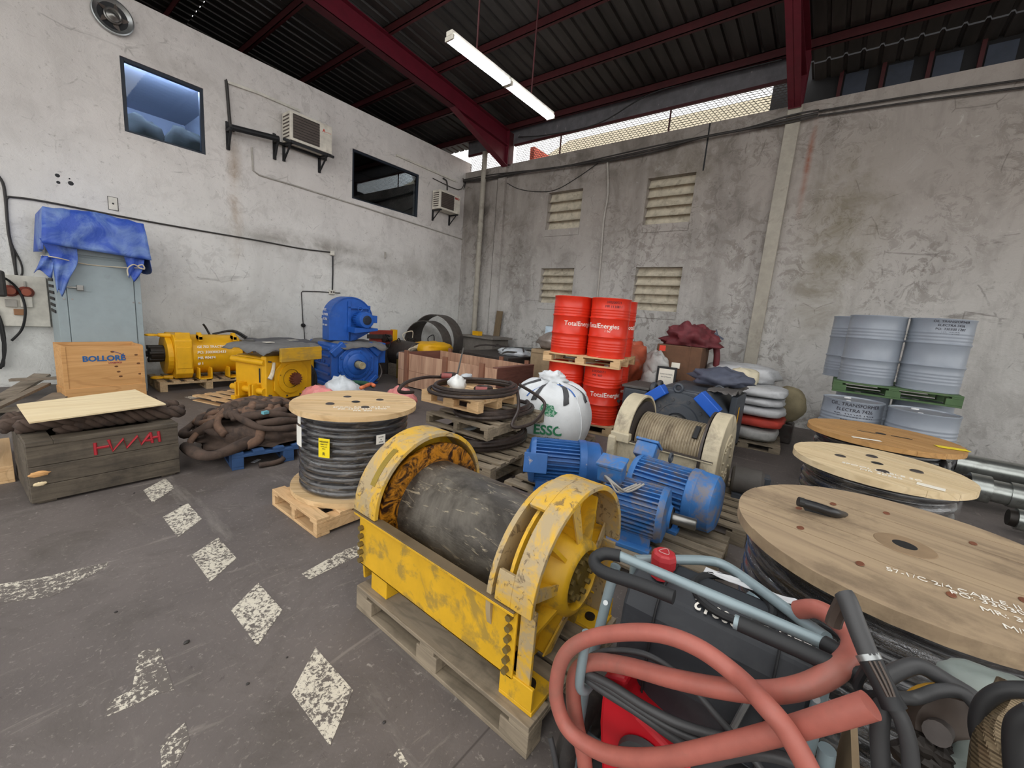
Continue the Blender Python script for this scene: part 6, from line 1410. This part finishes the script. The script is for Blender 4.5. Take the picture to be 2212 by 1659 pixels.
for k, s_ in enumerate(('57-1/C 2/4 CABLE II CONTROL', 'PO: 33030016007', 'MR: 30522', 'M/N')): text('handwriting', s_, .040, M['text_white'], sp1, Mx.Rotation(-S1, 4, 'Z') @ Mx.Translation(tuple(on_z(*((1912, 1228), (2050, 1278), (2116, 1314), (2165, 1352))[k], .9)-V((2.245, -.36, .9-H1s-.0015)))) @ Mx.Rotation(R(-84), 4, 'Z'), wob=.004, align='LEFT', bold=-.0005)
# loose timber near the spools
solo('pallet_board', bx((-.06, -.30, 0), (.06, .30, .02), Mx.Translation((2.78, .20, .02)) @ Mx.Rotation(.5, 4, 'Z')), M['pallet_new'], 'loose pale board on the floor between the pallets and the largest spool', 'board')
wb_ = on_z(1632, 1262, .80); wb_ = V((1.60, wb_.y*1.60/wb_.x, 0))
t = thing('water_bottle', 'small clear water bottle with a blue cap behind the compressor trolley', 'bottle', (wb_.x, wb_.y, .60))
part('bottle_body', lathe(B(), [(0, 0), (.033, 0), (.035, .01), (.035, .15), (.030, .17), (.013, .20), (.013, .215), (0, .215)], seg=18), mat('clear_blue_plastic', '9fb4be', .12, var=.05, dirt=None), t, smooth=True)
part('bottle_cap', cyl(B(), (0, 0, .2151), (0, 0, .236), .016, seg=16), flat('cap_blue', '2f78a8', .4), t, smooth=True)
solo('bottle_box', bx((wb_.x-.06, wb_.y-.09, 0), (wb_.x+.05, wb_.y+.09, .599)), M['carton'], 'brown carton under the water bottle beside the largest spool', 'carton')
# ------------------------------------------------------------------ steel cylinders at the right wall
M['chrome'] = mat('dull_chrome', 'a8aca8', .28, .85, var=.25, scale=4, dirt='4c4740', dlo=.5, dhi=.66, damt=.7, dscale=4)
def cylinder(label, x, y0, y1, z, r, steps=()):
    t = thing('hydraulic_cylinder', label, 'cylinder', (x, y0, z)); pr = [(0, 0), (r, 0)]
    for k, (dy, rr) in enumerate(steps): pr += [(pr[-1][0], dy), (rr, dy)]
    pr += [(pr[-1][0], y0-y1), (0, y0-y1)]
    part('barrel', lathe(B(), pr, Mx.Rotation(PI/2, 4, 'X'), 32), M['chrome'], t, smooth=True)
    part('end_cap', lathe(B(), [(0, -.05), (r*.75, -.05), (r*.8, .0)], Mx.Rotation(PI/2, 4, 'X'), 28), M['brownbk'], t, smooth=True); return t
cylinder('long dull steel cylinder lying along the right wall, topmost', 7.15, -1.38, -4.5, .36, .125)
cylinder('thick chrome cylinder lying below the topmost one by the right wall', 6.62, -1.42, -4.3, .23, .15, ((.16, .12), (.30, .135)))
cylinder('short stepped chrome cylinder nearest the floor by the right wall', 5.9, -1.62, -3.6, .17, .10, ((.15, .07), (.4, .08)))
cylinder('stepped chrome cylinder in front of the others at the right edge', 5.45, -1.70, -3.4, .13, .11, ((.12, .08), (.35, .09)))
for x in (5.6, 6.6): pass
solo('cradle', bx((5.3, -2.6, 0), (7.3, -2.45, .06)), M['plank'], 'timber cradle under the chrome cylinders at the right wall', 'timber')
solo('cradle_block', bx((6.98, -2.6, .061), (7.32, -2.45, .235)), M['plank'], 'block holding up the topmost steel cylinder', 'timber')
# ------------------------------------------------------------------ compressor trolley in the near right corner
M['frame_grey'] = mat('blue_grey_tube', '87979c', .4, .2, var=.06, dirt='5c6466', damt=.35, bump=.04)
M['grip'] = mat('black_foam_grip', '1c1d1f', .6, var=.1, dirt='3a3a3a', damt=.3, bump=.05)
M['tank'] = mat('dusty_black_plastic', '2b2e33', .55, var=.12, dirt='4d4f50', dlo=.5, dhi=.75, damt=.6, dscale=3, bump=.06)
M['cap'] = mat('dusty_red_plastic', 'a3262c', .45, var=.1, dirt='8f6e68', dlo=.56, damt=.5); M['cowl'] = mat('red_cowl', 'b3121f', .4, var=.08, dirt='6b1218', damt=.4, bump=.03)
M['pinkhose'] = mat('faded_pink_hose', 'a35c50', .5, var=.12, scale=14, dirt='7d5a4e', dlo=.52, dhi=.7, damt=.55, bump=.05)
M['hose'] = mat('grey_black_hose', '3b3b3c', .5, var=.15, dirt='68645f', damt=.5)
W_ = on_x
t = thing('compressor_trolley', 'compressor trolley with grey tube frame, black fuel tank and red cap in the near foreground', 'compressor', (1.36, .16, 0))
def wp(nm, pts, r, m, seg=12, sm=5, par=None, **k): return part(nm, tube(B(), pts, r, seg, sm), m, par or t, world=True, smooth=True, **k)
hb = wp('handle_bar', [W_(1335, 1199, 1.19), W_(1560, 1295, 1.19), W_(1785, 1392, 1.19)], .0155, M['frame_grey'])
wp('grip', [W_(1340, 1201, 1.19), W_(1305, 1196, 1.175), W_(1284, 1210, 1.14), W_(1300, 1234, 1.115), W_(1380, 1261, 1.11), W_(1456, 1290, 1.11)], .0195, M['grip'], 16)
wp('grip', [W_(1780, 1390, 1.19), W_(1826, 1420, 1.165), W_(1851, 1452, 1.13), W_(1825, 1447, 1.11), W_(1720, 1400, 1.105), W_(1596, 1346, 1.105)], .0195, M['grip'], 16)
wp('grip_collar', [W_(1602, 1349, 1.105), W_(1586, 1342, 1.105)], .0175, M['frame_grey'], 14, 0)
q = [on_z(x, y, z) for x, y, z in ((1372, 1209, .90), (1440, 1209, .90), (1525, 1211, .90), (1570, 1224, .90), (1640, 1272, .905), (1740, 1346, .915), (1785, 1378, .93))]
wp('rear_bar', q, .0165, M['frame_grey'])
def down(p, z=.0): return V((p.x, p.y, z))
a = W_(1236, 1659, 1.15)
wp('leg', [W_(1330, 1222, 1.2), W_(1302, 1330, 1.19), W_(1264, 1490, 1.17), a, V((a.x+.01, a.y+.01, 0))], .0165, M['frame_grey'])
a = W_(1735, 1659, 1.21)
wp('leg', [W_(1792, 1395, 1.2), W_(1768, 1520, 1.2), a, V((a.x, a.y, 0))], .0165, M['frame_grey'])
for p in (q[0], q[-1]): wp('leg', [p, V((p.x+.06, p.y, .5)), V((p.x+.06, p.y, 0))], .0165, M['frame_grey'])
wp('hose_hook', [W_(1268, 1366, 1.07), W_(1259, 1420, 1.07), W_(1252, 1478, 1.075), W_(1262, 1492, 1.10), W_(1276, 1478, 1.17)], .0155, M['frame_grey'])
wp('hose_hook', [W_(1787, 1618, 1.07), W_(1776, 1690, 1.08), W_(1770, 1700, 1.12), W_(1745, 1660, 1.20)], .017, M['frame_grey'])
part('rivet', cyl(B(), W_(1308, 1302, 1.165), W_(1308, 1302, 1.18), .008, seg=10), M['galv'], t, world=True)
part('rivet', cyl(B(), W_(1763, 1510, 1.17), W_(1763, 1510, 1.19), .009, seg=10), M['galv'], t, world=True)
# tank
bm = prism(B(), [(1.215, .50), (1.20, .62), (1.215, .80), (1.245, .862), (1.30, .885), (1.42, .885), (1.47, .86), (1.48, .50)], -.105, .405, YA); tk = part('tank', bm, M['tank'], t, world=True, bev=.012)
for y in (-.02, .30): part('tank_seam', tube(B(), [(1.2015, y, .50), (1.1945, y, .62), (1.2095, y, .80), (1.243, y, .866), (1.30, y, .89), (1.42, y, .89)], .004, 6, 3), M['grip'], tk, world=True)
c = on_z(1432, 1218, .93); c = V((c.x, c.y, .886))
bm = lathe(B(), [(.036, 0), (.036, .035), (.041, .04), (.041, .068), (.037, .082), (.03, .088), (0, .089)], Mx.Translation(c), 8); cp_ = part('fuel_cap', bm, M['cap'], t, world=True, bev=.006)
part('cap_emblem', tube(B(), [c+V((.022*_c(a_), .018*_s(a_), .0895)) for a_ in (0, 2.1, 4.2)], .0015, 5, 4, True), flat('dusty_line', 'b58a86'), cp_, world=True)
part('tank_ring', lathe(B(), [(.11+.012*_c(x), .012*_s(x)) for x in [2*PI*k/8 for k in range(8)]], Mx.Translation((1.365, .12, .886)), 36, close=True), M['grip'], tk, world=True, smooth=True)
bm = B(); grid(bm, 12, 5, lambda u, v: V((1.43+.035*v+.02*u, .22-.28*u, .895+.01*N.noise(V((u*6, v*4, 3)))))); part('grey_film', bm, M['foldbag'], t, world=True, solid=.002)
Mt = face_mx((1.33, .06, .888), (0, 1, 0), (-1, 0, 0))
text('handwriting', 'MR:76', .062, M['text_white'], tk, Mx.Translation((0, -.04, 0)) @ face_mx((1.31, .03, .8885), (0, 1, 0), (-1, 0, 0)), world=True, wob=.004, bold=.001)
text('handwriting', 'PO: 33030012', .05, M['text_white'], tk, face_mx((1.268, .06, .8785), (0, 1, 0), (-.85, 0, -.35)), world=True, wob=.004, bold=.001)
# engine below
bm = prism(B(), [(p.y, p.z) for p in (W_(1303, 1460, 1.12), W_(1352, 1474, 1.12), W_(1352, 1512, 1.12), W_(1378, 1550, 1.12), W_(1452, 1625, 1.12), W_(1500, 1665, 1.12), W_(1490, 1720, 1.12), W_(1300, 1720, 1.12), W_(1294, 1560, 1.12))], 1.12, 1.30, MX); part('engine_cowl', bm, M['cowl'], t, world=True, bev=.012)
c = W_(1392, 1652, 1.115)
st = part('recoil_starter', lathe(B(), [(.085, 0), (.08, .02), (.055, .028), (.03, .03), (0, .03)], Mx.Translation(c) @ Mx.Rotation(-PI/2, 4, 'Y'), 32), M['hose'], t, world=True, smooth=True)
for i in range(14): part('starter_slot', bx((-.034, -.003, .0275), (.034, .003, .031), Mx.Translation(c) @ Mx.Rotation(-PI/2, 4, 'Y') @ Mx.Translation((0, -.056+.0086*i, 0))), M['black'], st, world=True) if i % 2 == 0 else None
part('engine_block', bx((1.24, -.08, .16), (1.46, .34, .49)), M['tank'], t, bev=.02, world=True)
part('red_guard', bx((1.14, -.06, .18), (1.22, .06, .36)), M['cowl'], t, bev=.015, world=True)
part('red_guard', bx((1.13, .10, .14), (1.23, .20, .30)), M['cowl'], t, bev=.015, world=True)
for i in range(5): part('cylinder_fin', bx((1.17, -.09, .38+.022*i), (1.24, .05, .388+.022*i)), M['hose'], t, world=True)
part('base_tray', bx((1.12, -.12, .10), (1.50, .44, .135)), M['hose'], t, world=True, bev=.008)
part('strut', tube(B(), [W_(1620, 1505, 1.19), W_(1585, 1570, 1.18), W_(1560, 1600, 1.2)], .009, 8), M['galv'], t, world=True)
M['tyre'] = mat('old_tyre', '2f2c2a', .85, dirt='6a6058', dlo=.48, damt=.6, bump=.6)
for y in (.505, -.19):
    wh = part('wheel', lathe(B(), [(.10+.07*_c(x), .042*_s(x)) for x in [2*PI*k/12 for k in range(12)]], Mx.Translation((1.26, y, .172)) @ Mx.Rotation(PI/2, 4, 'X'), 36, close=True), M['tyre'], t, world=True, smooth=True)
    part('wheel_rim', cyl(B(), (1.26, y-.02, .172), (1.26, y+.02, .172), .075, seg=24), M['frame_grey'], wh, world=True)
part('axle', cyl(B(), (1.26, -.19, .172), (1.26, .505, .172), .014, seg=10), M['frame_grey'], t, world=True)
# hoses hung on the trolley
def hose(nm, label, pts, r, m, group=None, sm=7, seg=14): return solo(nm, tube(B(), [W_(*p) for p in pts], r, seg, sm), m, label, 'hose', group, smooth=True)
bm = tube(B(), [W_(*p) for p in [(1880, 1523, .99), (1800, 1548, .99), (1690, 1580, 1.0), (1560, 1612, 1.0), (1420, 1638, 1.0), (1310, 1628, 1.01), (1232, 1580, 1.02), (1203, 1515, 1.02), (1206, 1450, 1.03), (1228, 1405, 1.04), (1275, 1378, 1.05), (1350, 1366, 1.05), (1430, 1370, 1.05), (1510, 1400, 1.05), (1590, 1458, 1.04), (1655, 1525, .965), (1700, 1580, .955), (1745, 1660, .95), (1775, 1730, .95)]], lambda u: .0245-.002*min(1, u*2), 18, 8)
solo('water_hose', bm, M['pinkhose'], 'thick faded pink hose looped over the trolley hook, its cut end at the right', 'hose', smooth=True)
hose('water_hose', 'faded pink hose of the inner loop running behind the black grip', [(1268, 1720, 1.09), (1262, 1640, 1.09), (1245, 1560, 1.09), (1238, 1490, 1.09), (1248, 1447, 1.09), (1285, 1430, 1.10), (1350, 1438, 1.09), (1450, 1465, 1.07), (1560, 1487, 1.06), (1660, 1495, 1.06), (1745, 1480, 1.07), (1808, 1446, 1.10), (1840, 1410, 1.18), (1838, 1375, 1.26), (1800, 1335, 1.31), (1760, 1315, 1.34), (1725, 1318, 1.36)], .0245, M['pinkhose'], seg=18)
g = 'black hoses on the compressor trolley'
hose('rubber_hose', 'black hose from the trolley hook crossing the red cowl', [(1262, 1462, 1.10), (1300, 1490, 1.09), (1380, 1540, 1.08), (1450, 1590, 1.09), (1530, 1640, 1.1), (1600, 1700, 1.1)], .0125, M['hose'], g)
hose('rubber_hose', 'grey black hose just above the one crossing the red cowl', [(1264, 1452, 1.09), (1320, 1480, 1.08), (1400, 1530, 1.07), (1490, 1572, 1.08), (1600, 1600, 1.1), (1680, 1610, 1.12)], .0125, M['hose'], g)
hose('rubber_hose', 'lower twin of the grey black hose crossing the red cowl', [(1266, 1458, 1.095), (1322, 1492, 1.085), (1402, 1545, 1.075), (1490, 1592, 1.08), (1600, 1622, 1.1)], .010, M['hose'], g)
hose('rubber_hose', 'thin scuffed black hose arching above the inner pink hose', [(1258, 1440, 1.11), (1275, 1418, 1.12), (1320, 1405, 1.13), (1390, 1412, 1.13), (1450, 1445, 1.12), (1500, 1490, 1.12), (1560, 1560, 1.11), (1600, 1605, 1.11), (1660, 1680, 1.1)], .009, M['hose'], g)
hose('rubber_hose', 'grey hose bending across the bottom under the pink hose end', [(1500, 1660, 1.03), (1580, 1634, 1.03), (1660, 1630, 1.03), (1740, 1660, 1.03), (1800, 1720, 1.03)], .014, M['hose'], g)
hose('rubber_hose', 'black hose dropping at the bottom left beside the trolley wheel', [(1188, 1590, 1.08), (1195, 1620, 1.08), (1203, 1665, 1.08), (1215, 1740, 1.08)], .010, M['hose'], g)
# pump machine with lance at the right bottom corner
M['pumpm'] = mat('oily_brown_casting', '4b4039', .5, .2, dirt='2a231e', dlo=.48, damt=.6); M['pump_grey'] = mat('grey_green_casting', '7c8580', .5, var=.1, dirt='4d4a44', damt=.5)
t = thing('pump_machine', 'dirty pump machine with a round grey end disc at the bottom right corner', 'machine', (1.2, -.48, 0))
part('base_frame', bx((.96, -.78, 0), (1.42, -.20, .07)), M['hose'], t, world=True, bev=.01)
part('body', bx((1.0, -.72, .0701), (1.27, -.25, .60)), M['pumpm'], t, world=True, bev=.04)
part('top_plate', bx((.97, -.75, .601), (1.30, -.22, .63)), M['pumpm'], t, world=True, bev=.008)
for k in range(6): part('cooling_rib', bx((.985, -.70+.075*k, .12), (1.285, -.685+.075*k, .55)), M['hose'], t, world=True)
part('pump_head', tube(B(), [V((1.12, -.42, .63)), V((1.13, -.44, .74)), W_(2090, 1690, 1.1)], .075, 14, 3), M['pumpm'], t, world=True, smooth=True)
part('side_sheet', bx((1.06, -.215, .08), (1.42, -.2, .70)), M['carton_tan'], t, world=True)
bm = blob(W_(2185, 1525, 1.30), (.06, .12, .055), .10, 2, 61, 28, 14, p=.75); part('casting', bm, M['pump_grey'], t, world=True, smooth=2)
part('casting_neck', tube(B(), [W_(2170, 1540, 1.28), W_(2130, 1610, 1.2), W_(2090, 1690, 1.1)], .045, 12, 3), M['pump_grey'], t, world=True, smooth=True)
c = W_(2058, 1580, 1.16); Md = frame(c, c+V((-.35, -.12, .10)))
dd = part('end_disc', lathe(B(), [(.02, -.03), (.072, -.02), (.074, 0), (.068, .012), (.05, .016), (.02, .014), (0, .014)], Md, 34), M['pumpm'], t, world=True, smooth=True)
part('yellow_rim', lathe(B(), [(.075, -.032), (.079, -.025), (.079, -.012), (.075, -.012)], Md, 34, close=True), M['yellow'], dd, world=True)
part('spout', tube(B(), [c+V((-.01, .02, .0)), c+V((-.06, .035, .02))], .022, 14), M['dark_steel'], t, world=True, smooth=True)
for x, y in ((1990, 1605), (2010, 1640), (1960, 1630), (2030, 1625)): part('valve', blob(W_(x, y, 1.12), (.025, .03, .022), .3, 3, x % 7, 12, 8), M['brownbk'], t, world=True)
t = thing('spray_lance', 'grey steel spray lance with a ribbed black grip leaning at the right', 'lance', tuple(W_(1900, 1430, 1.06)))
part('barrel', tube(B(), [W_(1822, 1282, 1.12), W_(1832, 1300, 1.11), W_(1850, 1350, 1.09), W_(1876, 1415, 1.065)], .0185, 14, 4), M['hose'], t, world=True, smooth=True)
part('nozzle_guard', tube(B(), [W_(1826, 1290, 1.13), W_(1806, 1330, 1.14), W_(1800, 1350, 1.14)], .016, 8, 3), M['pumpm'], t, world=True, smooth=True)
part('steel_ring', tube(B(), [W_(1873, 1413, 1.068), W_(1881, 1428, 1.062)], .0215, 16), M['galv'], t, world=True, smooth=True)
gp = part('grip', tube(B(), [W_(1880, 1426, 1.062), W_(1905, 1475, 1.045), W_(1932, 1530, 1.03)], lambda u: .0215-.002*_s(u*PI), 14, 4), M['grip'], t, world=True, smooth=True)
for k in (-1, 0, 1): part('grip_rib', tube(B(), [W_(1888+10*k, 1428, 1.036), W_(1912+9*k, 1475, 1.02), W_(1925+7*k, 1505, 1.012)], .0028, 5, 3), M['pumpm'], gp, world=True)
part('trigger_guard', tube(B(), [W_(1872, 1440, 1.07), W_(1852, 1480, 1.09), W_(1868, 1500, 1.08), W_(1905, 1500, 1.05)], .009, 8, 4), M['grip'], t, world=True, smooth=True)
hose('rubber_hose', 'black hose leaving the lance grip and dropping to the floor', [(1928, 1520, 1.03), (1950, 1560, 1.03), (1965, 1620, 1.03), (1970, 1720, 1.03)], .014, M['hose'], sm=5)
hose('rubber_hose', 'dark hose hanging left of the lance grip', [(1912, 1500, 1.06), (1903, 1545, 1.05), (1900, 1600, 1.05), (1908, 1720, 1.05)], .016, M['hose'], sm=5)
hose('rubber_hose', 'thick dark pipe arching right from the lance over the wrapped spool', [(1905, 1468, 1.12), (1950, 1445, 1.16), (1990, 1440, 1.18), (2050, 1475, 1.18), (2105, 1510, 1.18), (2150, 1560, 1.16)], .0165, M['hose'], sm=6)
hose('rubber_hose', 'dark hose sagging under the thick pipe at the right', [(1930, 1505, 1.10), (1975, 1508, 1.13), (2030, 1492, 1.14), (2085, 1500, 1.14), (2130, 1560, 1.12), (2140, 1620, 1.1)], .0125, M['hose'], sm=6)
hose('rubber_hose', 'black hose curving down at the right picture edge', [(2230, 1490, 1.06), (2165, 1492, 1.06), (2125, 1520, 1.06), (2112, 1570, 1.06), (2125, 1630, 1.06), (2150, 1720, 1.06)], .013, M['black'], sm=6)
hose('rubber_hose', 'second black hose at the right edge in front of the corrugated one', [(2230, 1535, 1.0), (2196, 1560, 1.0), (2188, 1610, 1.0), (2196, 1720, 1.0)], .013, M['black'], sm=5)
P = spline([W_(2215, 1500, 1.09), W_(2195, 1545, 1.07), (W_(2165, 1610, 1.05)), W_(2150, 1720, 1.03)], 14); bm = tube(B(), P, .030, 14)
for i in range(len(P)*2-2):
    a, b = P[i//2], P[i//2+1]; p = a.lerp(b, .5*(i % 2)); dq = (b-a).normalized()*.0035; cyl(bm, p-dq, p+dq, .036, seg=14)
solo('corrugated_hose', bm, mat('brassy_corrugated_hose', '75664f', .35, .6, dirt='352c22', damt=.6), 'brassy corrugated metal hose at the bottom right edge', 'hose')
# ------------------------------------------------------------------ light
def fixture(label, x0, x1, y, z, hang):
    t = thing('fluorescent_light', label, 'light', ((x0+x1)/2, y, z)); L = (x1-x0)/2
    for s in (-1, 1):
        a, b = (-L, -.01) if s < 0 else (.01, L)
        part('batten', bx((a, -.055, 0), (b, .055, .06)), M['offwhite'], t, bev=.006)
        for q in (-.05, .05): part('tube', cyl(B(), (a+.03, q, -.03), (b-.03, q, -.03), .019, seg=14), M['tube_lamp'], t, smooth=True)
        for x in (a+.015, b-.015): part('lamp_holder', bx((x-.012, -.075, -.05), (x+.012, .075, .0)), M['offwhite'], t)
    if hang:
        for x in hang: part('hanger_rod', cyl(B(), (x-(x0+x1)/2, 0, .06), (x-(x0+x1)/2, 0, ROOF(x)-.16-z), .012, seg=8), M['purlin'], t)
    return t
fixture('double fluorescent light hanging under the corrugated roof', 3.86, 6.22, 4.42, 5.08, (4.36, 5.62))
w = bpy.data.worlds.new('overcast'); scn.world = w; w.use_nodes = True
nt = w.node_tree; bg = nt.nodes['Background']; bg.inputs[0].default_value = (.86, .92, 1, 1); bg.inputs[1].default_value = 1.0
sk = nt.nodes.new('ShaderNodeTexSky'); 
try: sk.sky_type = 'HOSEK_WILKIE'; sk.turbidity = 8; sk.ground_albedo = .4; sk.sun_direction = (-.3, -.4, .85)
except Exception: pass
mx = nt.nodes.new('ShaderNodeMix'); mx.data_type = 'RGBA'; mx.inputs[0].default_value = .15; mx.inputs[6].default_value = (1.0, .99, .97, 1)
nt.links.new(sk.outputs[0], mx.inputs[7]); nt.links.new(mx.outputs[2], bg.inputs[0])
solo('yard_ground', bx((-40, -40, -.3), (60, 40, -.13)), flat('yard', '8f887e', .9), 'pale yard ground outside the hall', 'ground')
vs = scn.view_settings; vs.view_transform = 'Standard'; vs.look = 'None'; vs.gamma = 1; vs.exposure = 1.27
try: vs.use_curve_mapping = False
except Exception: pass
cy = scn.cycles; cy.use_adaptive_sampling = True; cy.adaptive_threshold = .05; cy.max_bounces = 7; cy.diffuse_bounces = 3; cy.glossy_bounces = 3; cy.transparent_max_bounces = 8; cy.sample_clamp_indirect = 6
